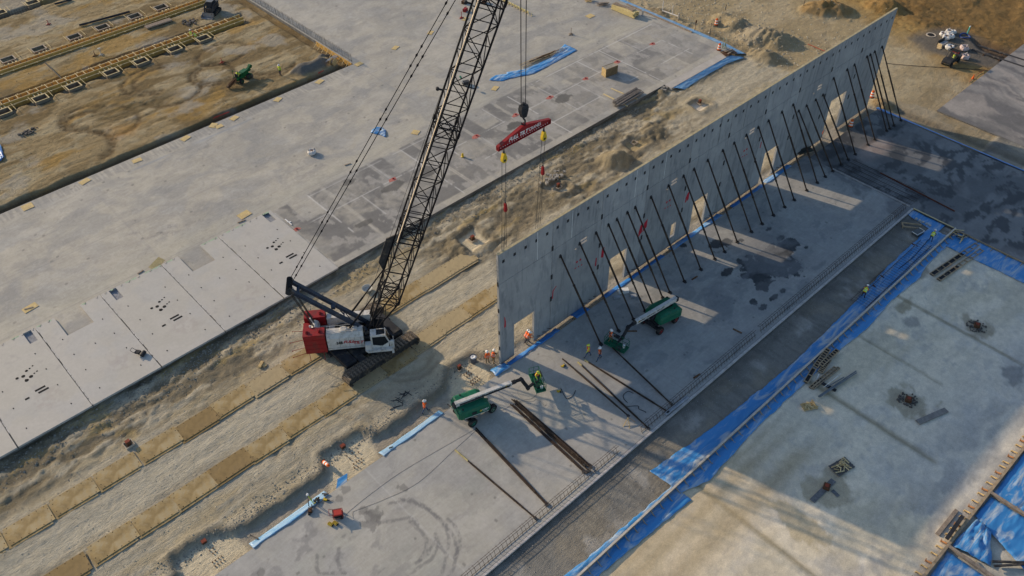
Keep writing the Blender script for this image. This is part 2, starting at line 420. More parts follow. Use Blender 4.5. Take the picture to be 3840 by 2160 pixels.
# --- pits with pale sand round the column stubs
SAND = (.64, .55, .38)
for poly, c in (([(9.66, 17.63, -0.40), (11.91, 17.98, -0.40), (12.00, 15.40, -0.40), (9.41, 15.13, -0.40)], SAND), ([(52.08, 17.25, -0.40), (53.37, 17.21, -0.40), (53.75, 15.65, -0.40), (51.86, 15.79, -0.40)], (.66, .58, .46)), ([(38.18, 17.26, -0.40), (39.81, 17.19, -0.40), (40.49, 15.46, -0.40), (37.96, 15.57, -0.40)], (.42, .33, .18)),
                ([(23.91, 17.88, -0.40), (25.57, 17.44, -0.40), (25.86, 15.65, -0.40), (24.47, 15.89, -0.40)], (.38, .33, .24)), ([(25.05, 16.23, -0.40), (25.86, 16.10, -0.40), (25.77, 15.55, -0.40), (25.00, 15.72, -0.40)], SAND)):
    sd = sdpoly(X, Y, poly) + (fin - .5) * .5; m = ss(.55, -.15, sd); H = H * (1 - m) + (-.72) * m; C = mixc(C, ss(.25, -.1, sd), c)
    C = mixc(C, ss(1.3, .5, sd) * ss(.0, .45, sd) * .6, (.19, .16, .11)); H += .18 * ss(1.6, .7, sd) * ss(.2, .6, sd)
# --- trench under the wall line and along the slab
sd = sdpoly(X, Y, TRENCH) + (fbm(X / 1.1, Y / 1.1, 181) - .5) * .6 + (fbm(X / .5, Y / .5, 183, 2) - .5) * .25
m = ss(.14, -.18, sd); lift = ss(-3.2, -1, X)              # shallower where the wall already stands
flo = -.72 + .22 * lift
H = H * (1 - m) + (flo + (fin - .5) * .08) * m
C = mixc(C, ss(.1, -.25, sd), (.40, .355, .28)); C = mixc(C, ss(.1, -.3, sd) * ss(.45, .6, mid) * .5, (.30, .255, .19))
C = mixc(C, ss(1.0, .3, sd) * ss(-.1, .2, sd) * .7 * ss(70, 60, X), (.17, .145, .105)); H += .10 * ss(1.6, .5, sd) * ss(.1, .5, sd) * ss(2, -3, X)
for poly in ([(-19.2, 2.9), (-15.4, 2.8), (-15, 1.3), (-15.6, -.7), (-21, -.7), (-19.6, 1.3)], [(-33.6, 2.7), (-30.9, 2.8), (-29, 1.5), (-28.8, -.7), (-36, -.7), (-34.4, .8)], [(-4.9, 2.2), (-3.4, 2.9), (-1.2, 2.6), (-1.2, .2), (-1.9, -.8), (-7.2, -.8), (-6.3, .4)]):
    sd2 = sdpoly(X, Y, poly); C = mixc(C, ss(.3, -.3, sd2 + (fin - .5) * .6), SAND)
    C = mixc(C, ss(.3, -.3, sd2) * ss(-.1, -.7, Y) * .5 * ss(.45, .6, fin), (.36, .29, .2))
# --- low side: gravel lane, sub-base yard, far bays
low = ss(-15.5, -16.2, Y)
H = H * (1 - low) + (-.22 + (fin - .5) * .05 + (mid - .5) * .05) * low
lane = low * ss(-21.6, -20.8, Y)
C = mixc(C, low, (.72, .635, .485))
gr = fbm(X / .35, Y / 3, 191)
C = mixc(C, lane, (.215, .205, .18)); C = mixc(C, lane * ss(.45, .65, mid) * .6, (.27, .235, .175)); C = mixc(C, lane * ss(.58, .7, fbm(X / 3, Y / 3, 195)) * .7, (.38, .36, .32)); C = mixc(C, lane * ss(-18, -16.4, Y) * .55, (.10, .095, .085)); C = mixc(C, lane * ss(.5, .7, gr) * .3, (.09, .088, .08))
yard = low * (1 - lane)
C = mixc(C, yard * ss(.45, .62, fbm(wx / 5, wy / 2, 201)) * .45, (.58, .53, .42))
C = mixc(C, yard * ss(.5, .62, fbm(wx / 6, wy / .5, 203)) * .3, (.50, .45, .36)); C = mixc(C, yard * ss(.64, .68, fbm(wx / 1.4, wy / .8, 206)) * .4, (.36, .345, .32)); C = mixc(C, yard * ss(.55, .7, fbm(wx / 2.2, wy / 2.2, 205)) * .35, (.52, .505, .47))
C = mixc(C, yard * ss(.56, .68, fbm(wx / 9, wy / 3.5, 207)) * .5, (.52, .45, .31))
C = mixc(C, yard * ss(-28, -36, Y) * ss(12, 22, X) * .5, (.53, .505, .45))
for yy, w, k in ((-24.2, .6, .5), (-26.6, 1.0, .6), (-23.0, .35, .4)):
    m = np.exp(-((Y - yy + (mid - .5) * .8) / w) ** 2) * yard * ss(18, 10, X); C = mixc(C, m * k, (.30, .235, .13))
for xx, y0, y1, w in ((20.35, -22.5, -36, .32), (3.0, -21.5, -40, .3), (37.5, -22, -40, .22), (-14.5, -21.5, -36, .25), (29.3, -21.5, -32, .14)):
    m = np.exp(-((X - xx + (fin - .5) * .15) / w) ** 2) * ss(y1, y1 + 1, Y) * ss(y0 + .6, y0, Y) * yard; H -= m * .05; C = mixc(C, m * .75, (.22, .185, .11))
m = yard * ss(16, 2, X + (mid - .5) * 6) * ss(-33, -23, Y); C = mixc(C, m * .45, (.55, .42, .24))
for (p, rx, ry, c) in (((39.36, -30.11, -0.20), 1.6, 1.6, (.24, .20, .13)), ((25.00, -30.25, -0.20), 1.8, 2.0, (.27, .23, .15)), ((10.87, -30.18, -0.20), 2.2, 2.0, (.30, .255, .165)), ((35.12, -25.16, -0.20), .9, .7, (.27, .26, .24)), ((35.24, -35.86, -0.20), 1.5, 1.2, (.16, .16, .155)), ((36.31, -23.46, -0.20), 1.6, .6, (.27, .22, .13)),
                       ((6.35, -30.46, -0.20), 1.3, 2.6, (.42, .34, .2)), ((43.05, -22.13, -0.20), 1.2, 1.0, (.25, .22, .165))):
    rr = np.hypot((X - p[0]) / rx, (Y - p[1]) / ry) + (fbm(X / 1.3, Y / 1.3, 211) - .5) * 1.7 + (fin - .5) * .6; C = mixc(C, ss(1.1, .75, rr) * .65, c)
for (p, r) in (((32.47, -24.09, -0.20), .8), ((32.70, -25.60, -0.20), .8), ((46.63, -25.54, -0.20), .9), ((18.67, -25.41, -0.20), 1.0)):
    C = mixc(C, ss(1.2, .3, np.hypot(X - p[0], Y - p[1]) / r + (fin - .5)) * .7, (.62, .53, .38))
# wet strip along the far formwork
m = yard * ss(-32, -38, Y) * ss(.42, .6, fbm(wx / 4, wy / 1.5, 221)); C = mixc(C, m * .5, (.25, .255, .26))
far = ss(-39.7, -40.1, Y); H -= far * .05; C = mixc(C, far * .7, (.44, .42, .36))
# strip between slab B and slab C beyond the end of the wall
m = ss(69.2, 70, X) * ss(1, -3, Y) * ss(75.2, 74.4, X); C = mixc(C, m * .6 * ss(.35, .55, mid), (.30, .26, .19)); C = mixc(C, np.exp(-((X - 71.8 + (mid - .5)) / .7) ** 2) * ss(-1, -4, Y) * .7, (.13, .115, .09)); H -= np.exp(-((X - 71.5) / .9) ** 2) * ss(-1, -4, Y) * .35
# keep the soil below the concrete
for (x0, x1, y0, y1) in ((-90, 68.3, 23.1, 58.6), (24.4, 68.3, 58.4, 400), (-90, 52.6, -15.6, -1.0), (52.2, 68.8, -70, -1.5), (75.3, 200, -300, -7.5)):
    m = ss(x0, x0 + .3, X) * ss(x1, x1 - .3, X) * ss(y0, y0 + .3, Y) * ss(y1, y1 - .3, Y); H = H * (1 - m) + np.minimum(H, -.75) * m
GX, GY, GH = gx, gy, H
def ground_z(x, y):
    i = int(np.clip(np.searchsorted(GX, x) - 1, 0, len(GX) - 2)); j = int(np.clip(np.searchsorted(GY, y) - 1, 0, len(GY) - 2))
    u = (x - GX[i]) / (GX[i + 1] - GX[i]); v = (y - GY[j]) / (GY[j + 1] - GY[j])
    return float((GH[j, i] * (1 - u) + GH[j, i + 1] * u) * (1 - v) + (GH[j + 1, i] * (1 - u) + GH[j + 1, i + 1] * u) * v)
soil = attr_mat('soil', .95, [(1.6, .84, 1.15, (1, 1, 1)), (9, .84, 1.15, (1, 1, 1)), (40, .84, 1.14, (1, 1, 1))], [(1.0, .09, (.4, 2.4, 1)), (2.2, .12, (1, 2.4, 1)), (9, .06, (1, 1.5, 1)), (35, .025, (1, 1, 1))], spec=.1)
SMOOTH = 1 - .8 * np.clip(yard + .55 * lane, 0, 1)
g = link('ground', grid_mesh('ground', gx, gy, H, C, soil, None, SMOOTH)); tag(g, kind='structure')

# ------------------------------------------------------------------ concrete slabs
concrete = attr_mat('slab_concrete', .8, [(2.2, .94, 1.05, (.12, 2, 1)), (4, .95, 1.04, (3, .25, 1)), (55, .9, 1.08, (1, 1, 1)), (.35, .86, 1.1, (1, 1.6, 1)), (2.5, .9, 1.08, (1, 1, 1)), (16, .93, 1.06, (1, 1, 1))], [(6, .012, (1, 1, 1)), (30, .004, (1, 1, 1))], spec=.3)
wetcrete = attr_mat('damp_concrete', .55, [(.4, .84, 1.12, (1, 1.4, 1)), (3, .9, 1.08, (1, 1, 1))], [(6, .01, (1, 1, 1))], spec=.35)
side_c = mat('slab_side', (.15, .145, .135), .9, var=.35, scale=1.5)
def slab(name, x0, x1, y0, y1, st, colour, m, z=0.0, thick=.5, skirt=.004):
    xs = np.linspace(x0, x1, int(round((x1 - x0) / st)) + 1); ys = np.linspace(y0, y1, int(round((y1 - y0) / st)) + 1)
    XX, YY = np.meshgrid(xs, ys)
    o = link(name, grid_mesh(name, xs, ys, np.zeros(XX.shape), colour(XX, YY), m)); o.location.z = z
    b = MB(); b.bx(x0, x1, y0, y1, -thick, -skirt); b.build('slab_edge', side_c, o)
    tag(o, kind='structure'); return o
WARM = np.array((.43, .395, .325)); GREY = np.array((.33, .312, .272))
FOOT = [(-3.6 + 7.07 * k, 3.35 + 7.07 * k) for k in range(10)]
def left_colour(x, y):
    wx = x + (fbm(x / 6, y / 6, 301) - .5) * 5; wy = y + (fbm(x / 6, y / 6, 303) - .5) * 5
    C = np.zeros(x.shape + (3,)) + WARM
    C = mixc(C, ss(.4, .6, fbm(wx / 9, wy / 5, 311)) * .65, GREY)
    C = mixc(C, ss(.54, .7, fbm(wx / 2.2, wy / 1.2, 323)) * .35, (.25, .245, .235)); C = mixc(C, ss(.5, .66, fbm(wx / 4, wy / 2.4, 321)) * .5, (.275, .275, .265))
    C = mixc(C, ss(.55, .7, fbm(wx / 7, wy / 7, 331)) * .5, (.445, .415, .355))
    C = mixc(C, ss(.6, .75, fbm(wx / 2.5, wy / 2.5, 333)) * .35, (.42, .405, .37))
    for sd, lo, k in ((325, .565, .16), (327, .60, .22)):
        q = fbm(wx / 3.2, wy / 2.0, sd); C = mixc(C, ss(lo, lo + .015, q) * k, (.25, .245, .235)); C = mixc(C, np.exp(-((q - lo) / .006) ** 2) * .16, (.52, .50, .46))
    sp = _h(np.floor(x / .3), np.floor(y / .3), 77); C = mixc(C, (sp > .9965) * .5, (.12, .115, .11))
    ck = np.abs(fbm(wx / 9, wy / 9, 329) - .5); C = mixc(C, ss(.004, .001, ck) * ss(.5, .6, fbm(x / 12, y / 12, 331)) * .4, (.2, .195, .19))
    # darker sheen left where the wall panels were cast
    pat = fbm(wx / 3.2, wy / 3.2, 341); fine = fbm(x / .8, y / .8, 351)
    for k, (a, b) in enumerate(FOOT):
        d = np.maximum(np.maximum(a + .15 - x, x - b + .15), np.maximum(23.9 - y, y - 36.6)) + (fine - .5) * .25
        inside = ss(.06, -.12, d)
        hole = np.maximum(np.maximum(a + 2.1 - x, x - (a + 4.9)), 32.2 - y) + (fine - .5) * .4
        inside *= ss(-.1, .15, hole) if k % 2 == 0 else 1
        fade = (1.0, 1.0, .9, .75, .95, .8, .6, .5, .75, .5)[k]
        C = mixc(C, inside * fade * (.35 + .6 * ss(.36, .54, pat)), (.165, .16, .152))
        C = mixc(C, inside * ss(.56, .62, fbm(x / 1.4, y / 2.2, 345)) * .7, (.37, .35, .315))
        C = mixc(C, inside * ss(.60, .70, fine) * .3 * fade, (.15, .15, .148))
        C = mixc(C, np.exp(-((x - b - .06) / .07) ** 2) * ss(23.2, 24, y) * ss(37, 36.4, y) * .4, (.25, .245, .24))
    brk = ss(.36, .46, fbm(x / 2.2, y / 2.2, 355))
    for i in range(15):
        xx = -3.5 + 4.75 * i; ya, yb = ((23.2, 36.4), (26.5, 36.6), (25.5, 32.0), (31.4, 36.4))[i % 4]
        C = mixc(C, np.exp(-((x - xx) / .075) ** 2) * ss(ya, ya + .5, y) * ss(yb, yb - .4, y) * brk * .6, (.66, .64, .60))
    for yy, xa, xb in ((31.75, -3.5, 66), (36.1, 1, 24), (36.2, 40, 66), (27.1, 22, 44), (27.1, 50, 64)):
        C = mixc(C, np.exp(-((y - yy) / .075) ** 2) * ss(xa, xa + .3, x) * ss(xb, xb - .3, x) * brk * .55, (.66, .64, .60))
    for (p, rx, ry) in (((39.69, 30.40, 0.00), 1.5, 1.0), ((10.06, 30.56, 0.00), 1.7, .8), ((6.49, 35.11, 0.00), 1.2, .6), ((30.23, 30.13, 0.00), 1.2, .8), ((14.63, 30.22, 0.00), 1.8, 1.2), ((2.97, 27.19, 0.00), 1.2, .5), ((30.09, 30.05, 0.00), 1.3, .7)):
        rr = np.hypot((x - p[0]) / rx, (y - p[1]) / ry) + (fbm(x / .9, y / .9, 361) - .5) * 1.0; C = mixc(C, ss(1.05, .9, rr) * .85, (.115, .11, .10))
    # bright dusty apron behind the casting beds, thin cracks and saw cuts
    C = mixc(C, ss(36.4, 37.5, y) * ss(42, 38.5, y) * ss(.3, .6, fbm(x / 6, y / 2, 371)) * .5, (.46, .425, .335))
    for yy in (37.5, 46.0, 52.3): C = mixc(C, np.exp(-((y - yy) / .07) ** 2) * .35, (.26, .255, .25))
    for xx in np.arange(-60, 70, 13.9): C = mixc(C, np.exp(-((x - xx - .9) / .09) ** 2) * ss(37, 37.4, y) * ss(.25, .5, fbm(x, y / 7, 381)) * .45, (.27, .265, .26))
    # raked bare strip along the far edge: fine dark scratches
    rk = ss(58.8, 58.6, y) * ss(56.6, 57.1, y) * ss(24, 22, x); C = mixc(C, rk * ss(.42, .6, vn(x / .16, y / 5, 391)) * .5, (.22, .215, .205))
    C = mixc(C, np.exp(-((y - 56.2) / .22) ** 2) * ss(-4, -2, x) * ss(6, 4, x) * .7, (.25, .27, .29)); C = mixc(C, np.exp(-((y - 56.2) / .22) ** 2) * ss(-13, -11, x) * ss(-6, -8, x) * .7, (.25, .27, .29))
    C = mixc(C, ss(1, .5, np.hypot((x - 58.5) / 1.2, (y - 55) / .4)) * .3, (.6, .56, .48))
    return np.clip(C, .02, .9)
s1 = slab('casting_slab', -56, 68.4, 22.9, 58.8, .16, left_colour, concrete)
s2 = slab('casting_slab', 24.1, 68.4, 58.804, 130, .4, left_colour, concrete)
b = MB(); b.bx(53, 66.6, 21.6, 22.896, -.5, -.002); o = b.build('slab_apron', mat('apron_concrete', (.42, .39, .35), .85, var=.15, scale=.8)); tag(o, kind='structure')
TREAD = (.17, .165, .16)
def floor_colour(x, y):
    wx = x + (fbm(x / 6, y / 6, 401) - .5) * 4; wy = y + (fbm(x / 6, y / 6, 403) - .5) * 4
    C = np.zeros(x.shape + (3,)) + np.array((.415, .392, .338))
    C = mixc(C, ss(.42, .62, fbm(wx / 5, wy / 5, 411)) * .55, (.325, .32, .31))
    C = mixc(C, ss(.55, .7, fbm(wx / 2.5, wy / 2.5, 421)) * .4, (.44, .415, .375))
    C = mixc(C, ss(.58, .7, fbm(wx / 7, wy / 4, 423)) * .4, (.35, .35, .30))
    sm = fbm(x / 1.6, y / 1.1, 431)
    C = mixc(C, ss(.62, .7, sm) * .5 * ss(-18, -22, x), (.20, .195, .19))
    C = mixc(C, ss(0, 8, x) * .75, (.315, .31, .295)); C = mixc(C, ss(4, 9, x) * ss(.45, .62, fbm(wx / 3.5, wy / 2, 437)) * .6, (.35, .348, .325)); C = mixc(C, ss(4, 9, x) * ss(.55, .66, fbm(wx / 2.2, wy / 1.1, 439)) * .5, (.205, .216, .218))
    q = fbm(wx / 2.6, wy / 2.0, 425); C = mixc(C, ss(.58, .595, q) * .2, (.25, .245, .235)); C = mixc(C, np.exp(-((q - .58) / .007) ** 2) * .2, (.50, .48, .44)); sp = _h(np.floor(x / .24), np.floor(y / .24), 79); C = mixc(C, (sp > .996) * .5, (.11, .105, .10))
    # water standing in the shade of the wall
    w = fbm(wx / 3, wy / 2.2, 441)
    for (p, rx, ry) in (((32.47, -10.13, 0.00), 2.4, 2.6), ((29.46, -9.61, 0.00), 2.2, 2.1), ((28.65, -10.96, 0.00), 1.6, 1.3), ((35.20, -9.63, 0.00), 2.0, 1.0), ((28.06, -9.26, 0.00), .9, .9), ((32.58, -12.25, 0.00), 1.1, .6), ((30.27, -3.70, 0.00), 1.0, .6), ((31.26, -4.30, 0.00), .8, .8), ((27.24, -7.50, 0.00), .9, .45), ((32.69, -5.30, 0.00), .45, .35), ((34.15, -8.28, 0.00), .7, .4), ((36.78, -9.55, 0.00), .5, .5), ((27.45, -13.30, 0.00), .8, .3), ((28.99, -13.36, 0.00), .4, .3), ((25.31, -12.19, 0.00), .5, .5), ((25.45, -13.39, 0.00), .6, .3), ((32.30, -8.09, 0.00), .6, .4), ((27.06, -1.18, 0.00), .4, .4), ((29.60, -7.74, 0.00), .5, .9), ((36.30, -8.20, 0.00), .6, .3), ((36.93, -11.10, 0.00), .3, .25), ((36.52, -6.23, 0.00), .5, .25)):
        rr = np.hypot((x - p[0]) / rx, (y - p[1]) / ry) + (fbm(x / 1.2, y / 1.2, 471) - .5) * 1.5 + (fbm(x / .35, y / .35, 473, 3) - .5) * .7; C = mixc(C, ss(1.0, .93, rr) * .92, (.04, .043, .047))
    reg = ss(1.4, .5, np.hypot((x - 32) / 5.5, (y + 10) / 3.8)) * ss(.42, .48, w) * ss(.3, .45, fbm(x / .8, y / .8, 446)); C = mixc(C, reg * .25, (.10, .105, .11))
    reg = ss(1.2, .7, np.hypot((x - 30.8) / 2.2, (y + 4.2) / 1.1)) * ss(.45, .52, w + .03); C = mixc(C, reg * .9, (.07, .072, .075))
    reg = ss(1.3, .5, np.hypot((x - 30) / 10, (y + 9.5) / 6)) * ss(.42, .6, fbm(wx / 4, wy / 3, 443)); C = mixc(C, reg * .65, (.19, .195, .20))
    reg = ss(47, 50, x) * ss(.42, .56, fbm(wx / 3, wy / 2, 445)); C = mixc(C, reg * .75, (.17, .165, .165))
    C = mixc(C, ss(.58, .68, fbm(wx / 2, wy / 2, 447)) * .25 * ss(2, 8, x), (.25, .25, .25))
    # saw cuts / pour joints
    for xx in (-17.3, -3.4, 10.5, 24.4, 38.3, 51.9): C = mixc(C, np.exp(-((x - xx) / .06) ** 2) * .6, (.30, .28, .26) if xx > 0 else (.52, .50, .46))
    C = mixc(C, np.exp(-((y + 8.2) / .05) ** 2) * .2, (.28, .27, .26))
    # tyre tracks of the lifts turning
    tr = .35 + .65 * ss(.42, .5, vn(x / .17, y / .17, 451))
    sub_ = (x > -36) & (x < -8)
    for pts in ([(-17.18, -5.68, 0.00), (-16.33, -6.16, 0.00), (-15.86, -7.50, 0.00), (-15.72, -8.85, 0.00), (-15.68, -10.28, 0.00), (-15.97, -11.72, 0.00), (-16.64, -12.86, 0.00), (-17.85, -13.76, 0.00), (-18.74, -13.93, 0.00)], [(-16.96, -5.60, 0.00), (-16.30, -6.71, 0.00), (-15.86, -8.07, 0.00), (-15.77, -9.47, 0.00), (-15.89, -10.54, 0.00), (-16.39, -11.50, 0.00), (-16.98, -12.01, 0.00)], [(-20.29, -5.47, 0.00), (-19.48, -6.35, 0.00), (-18.59, -6.93, 0.00), (-17.45, -7.59, 0.00), (-17.40, -8.66, 0.00)], [(-17.70, -7.91, 0.00), (-17.60, -9.29, 0.00), (-17.75, -10.22, 0.00), (-18.36, -10.88, 0.00), (-19.37, -11.31, 0.00)], [(-17.32, -11.25, 0.00), (-18.58, -11.88, 0.00), (-19.84, -11.72, 0.00), (-21.11, -11.69, 0.00)], [(-17.37, -10.85, 0.00), (-18.64, -11.32, 0.00), (-19.77, -11.27, 0.00)], [(-23.52, -5.83, 0.00), (-24.21, -6.58, 0.00), (-24.54, -7.45, 0.00), (-24.43, -7.98, 0.00)], [(-25.19, -5.13, 0.00), (-25.86, -6.04, 0.00), (-26.01, -6.66, 0.00), (-24.43, -7.98, 0.00)], [(-15.20, -9.90, 0.00), (-15.21, -10.82, 0.00), (-15.51, -11.81, 0.00), (-16.07, -12.52, 0.00), (-17.13, -13.08, 0.00)], [(-16.91, -10.30, 0.00), (-17.32, -11.34, 0.00), (-17.43, -12.46, 0.00), (-18.67, -13.33, 0.00)], [(-17.92, -5.27, 0.00), (-17.04, -5.91, 0.00)]):
        dd_ = np.full(x.shape, 9.0); dd_[sub_] = dseg(x[sub_], y[sub_], pts)
        C = mixc(C, ss(.22, .08, dd_) * tr * .62, TREAD)
    for (p, r) in (((-19.79, -1.59, 0.00), .5), ((-20.70, -1.96, 0.00), .4), ((-20.12, -5.63, 0.00), .9), ((-19.37, -5.22, 0.00), .7), ((-19.99, -4.38, 0.00), .4), ((-16.09, -4.87, 0.00), .5), ((-29.31, -3.29, 0.00), .4)):
        rr = np.hypot(x - p[0], y - p[1]) / r + (fbm(x / .4, y / .4, 461) - .5) * 1.6; C = mixc(C, ss(1, .8, rr) * .55, (.14, .135, .125))
    for p, r in (((-0.61, -4.55, 0.00), 1.0), ((2.98, -3.11, 0.00), 1.1)):
        rr = np.hypot(x - p[0], y - p[1]); C = mixc(C, np.exp(-((rr - r) / .06) ** 2) * .5, (.27, .25, .22))
    return np.clip(C, .02, .9)
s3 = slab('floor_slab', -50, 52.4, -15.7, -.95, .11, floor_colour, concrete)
def wet_colour(x, y):
    wx = x + (fbm(x / 5, y / 5, 501) - .5) * 4; wy = y + (fbm(x / 5, y / 5, 503) - .5) * 4
    C = np.zeros(x.shape + (3,)) + np.array((.17, .17, .168))
    C = mixc(C, ss(.4, .56, fbm(wx / 5, wy / 3, 511)) * .75, (.085, .088, .092))
    C = mixc(C, ss(.51, .58, fbm(wx / 2.0, wy / 1.0, 521)) * .85, (.035, .037, .042))
    C = mixc(C, ss(.56, .68, fbm(wx / 4, wy / 4, 531)) * .5, (.215, .205, .198))
    C = mixc(C, ss(1, .3, np.hypot((x - 60) / 5, (y + 6.3) / 2)) * .6, (.36, .29, .255))
    return np.clip(C, .02, .9)
s4 = slab('floor_slab', 52.404, 69.0, -70, -1.5, .25, wet_colour, wetcrete)
def far_colour(x, y):
    wx = x + (fbm(x / 5, y / 5, 601) - .5) * 6; wy = y + (fbm(x / 5, y / 5, 603) - .5) * 3
    C = np.zeros(x.shape + (3,)) + np.array((.24, .225, .21))
    C = mixc(C, ss(.42, .58, fbm(wx / 1.3, wy / 7, 611)) * .8, (.125, .12, .12))
    C = mixc(C, ss(.52, .66, fbm(wx / 1.2, wy / 8, 621)) * .6, (.37, .33, .29))
    C = mixc(C, ss(86, 79, x) * ss(.4, .6, fbm(wx / 3, wy / 3, 631)) * .55, (.13, .125, .12))
    return np.clip(C, .02, .9)
s5 = slab('yard_slab', 75.0, 130, -60, -7.2, .35, far_colour, concrete, z=-.2, thick=.25)

# ------------------------------------------------------------------ common materials
M_black = mat('black_paint', (.025, .026, .03), .75, var=.4, scale=1.5, dirt=(.16, .13, .09), dirt_amt=.15)
M_dark = mat('dark_steel', (.045, .045, .048), .6, .2, var=.4, scale=2, dirt=(.2, .16, .11), dirt_amt=.25)
M_boom = mat('boom_paint', (.007, .0075, .010), .85, var=.4, scale=1.5)
M_navy = mat('mast_blue_paint', (.02, .032, .055), .45, var=.35, scale=1.2, dirt=(.12, .10, .08), dirt_amt=.15)
M_red = mat('red_paint', (.27, .014, .016), .5, var=.25, scale=1.0, dirt=(.12, .03, .025), dirt_amt=.3)
M_white = mat('white_paint', (.55, .53, .495), .5, var=.15, scale=1.2, dirt=(.32, .29, .235), dirt_amt=.3, dirt_scale=2.5)
M_glass = mat('cab_glass', (.015, .017, .02), .12, var=.2)
M_track = mat('track_steel', (.085, .072, .06), .75, .2, var=.4, scale=4, dirt=(.28, .22, .15), dirt_amt=.4, dirt_scale=5)
M_yellow = mat('yellow_paint', (.62, .42, .03), .5, var=.2, dirt=(.2, .14, .04), dirt_amt=.2)
M_rope = mat('wire_rope', (.03, .029, .028), .6, .3, var=.3)
M_tan = mat('catwalk_boards', (.50, .42, .31), .8, var=.25, scale=3)
M_lettering = mat('lettering_white', (.75, .74, .7), .5, var=.05)
M_letter_black = mat('lettering_black', (.02, .02, .02), .5, var=.05)
M_letter_red = mat('lettering_red', (.42, .02, .025), .5, var=.05)
M_orange = mat('safety_orange', (.72, .13, .02), .6, var=.2)
M_rust = mat('rusty_steel', (.11, .055, .03), .85, .1, var=.45, scale=4, dirt=(.22, .16, .1), dirt_amt=.25)
M_pipe = mat('brace_steel', (.036, .024, .018), .75, .1, var=.5, scale=3, stretch=(1, 1, .3), dirt=(.10, .075, .05), dirt_amt=.25)
M_lumber = mat('lumber', (.50, .36, .17), .85, var=.28, scale=5)
M_ply = mat('plywood', (.56, .42, .19), .8, var=.2, scale=3, dirt=(.35, .28, .17), dirt_amt=.3)
M_oldwood = mat('weathered_wood', (.27, .215, .165), .9, var=.35, scale=4)
M_rebar = mat('rebar', (.075, .06, .052), .8, .2, var=.35, scale=5)
M_concrete_lt = mat('cast_concrete', (.42, .40, .365), .85, var=.2, scale=1.2, dirt=(.25, .235, .2), dirt_amt=.3, bump=.2)
M_rubber = mat('tyre_rubber', (.018, .018, .018), .85, var=.4, dirt=(.12, .1, .08), dirt_amt=.2)
M_green = mat('lift_green', (.012, .115, .062), .4, var=.2, dirt=(.06, .10, .06), dirt_amt=.15)

# ------------------------------------------------------------------ the crawler crane
CZ = .34
crane = thing('crawler_crane', 'large white and red lattice boom crawler crane standing on tan ground mats', 'crane', (-8.4, 11.4, -CZ), R(-36))
OFF = (0, 0, CZ)
R36 = rotz(R(36))
def tr(p): return R36 @ Vector(p)
# tracks run along the haul lane, so they are turned back against the upper works
Lh, Rr = 3.75, .58
shoe_me = None
for sy in (-1, 1):
    b = MB(OFF)
    prof = []
    for i in range(9):
        a = R(90 + 180 * i / 8); prof.append((-Lh + Rr * .82 * math.cos(a), .27 + Rr * .82 * math.sin(a)))
    for i in range(9):
        a = R(-90 + 180 * i / 8); prof.append((Lh + Rr * .82 * math.cos(a), .27 + Rr * .82 * math.sin(a)))
    b.prism_y(prof, sy * 3.0 - .28, sy * 3.0 + .28)
    for k in range(11):
        b.lathe([(.17, -.34), (.17, .34)], (-3.2 + k * .64, sy * 3.0, -.04), 8, 'y')
    for k in (-2.2, -.7, .8, 2.3): b.lathe([(.12, -.34), (.12, .34)], (k, sy * 3.0, .62), 8, 'y')
    b.rotate(R36)
    tf = b.build('track_frame', M_dark, crane)
    for k in (-1, 1):
        w = MB(OFF).lathe([(.2, -.38), (.47, -.36), (.47, .36), (.2, .38)], (k * Lh, sy * 3.0, .27), 14, 'y')
        w.rotate(R36); w.build('idler_wheel', M_dark, tf)
    if shoe_me is None:
        s_ = MB(); s_.box((0, 0, 0), (.37, 1.2, .07)); s_.box((-.1, 0, .055), (.08, 1.16, .06)); s_.box((0, -.25, -.06), (.3, .14, .1)); s_.box((0, .25, -.06), (.3, .14, .1))
        shoe_me = s_.mesh('track_shoe', M_track)
    per = 4 * Lh + 2 * math.pi * Rr; n = 46
    for i in range(n):
        t = i / n * per
        if t < 2 * Lh: x, z, a = -Lh + t, .27 + Rr, 0
        elif t < 2 * Lh + math.pi * Rr:
            q = (t - 2 * Lh) / Rr; x, z, a = Lh + Rr * math.sin(q), .27 + Rr * math.cos(q), q
        elif t < 4 * Lh + math.pi * Rr: x, z, a = Lh - (t - 2 * Lh - math.pi * Rr), .27 - Rr, math.pi
        else:
            q = (t - 4 * Lh - math.pi * Rr) / Rr; x, z, a = -Lh - Rr * math.sin(q), .27 - Rr * math.cos(q), math.pi + q
        if a == 0: z -= .05 * math.sin(math.pi * (x + Lh) / (2 * Lh))
        o = link('track_shoe', shoe_me, tf)
        o.matrix_local = Matrix.Translation(tr((x, sy * 3.0, z)) + Vector(OFF)) @ R36.to_4x4() @ Matrix.Rotation(a, 4, 'Y')
b = MB(OFF); b.box((0, 0, .55), (4.2, 3.0, .7)); b.box((0, 0, .62), (1.2, 5.4, .5)); b.box((-1.7, 0, .6), (.8, 5.4, .45)); b.box((1.7, 0, .6), (.8, 5.4, .45))
b.lathe([(1.25, .9), (1.25, 1.25)], (0, 0, 0), 20); b.rotate(R36); b.build('carbody', M_dark, crane)
for sx in (-1, 1):
    b = MB(OFF); b.box((sx * 2.85, -.2, .75), (1.25, 3.6, .55)); b.box((sx * 3.0, -1.2, 1.07), (.8, 1.2, .12)); b.box((sx * 3.5, .8, .6), (.5, .7, .3)); b.rotate(R36); b.build('carbody_weight', M_black, crane)
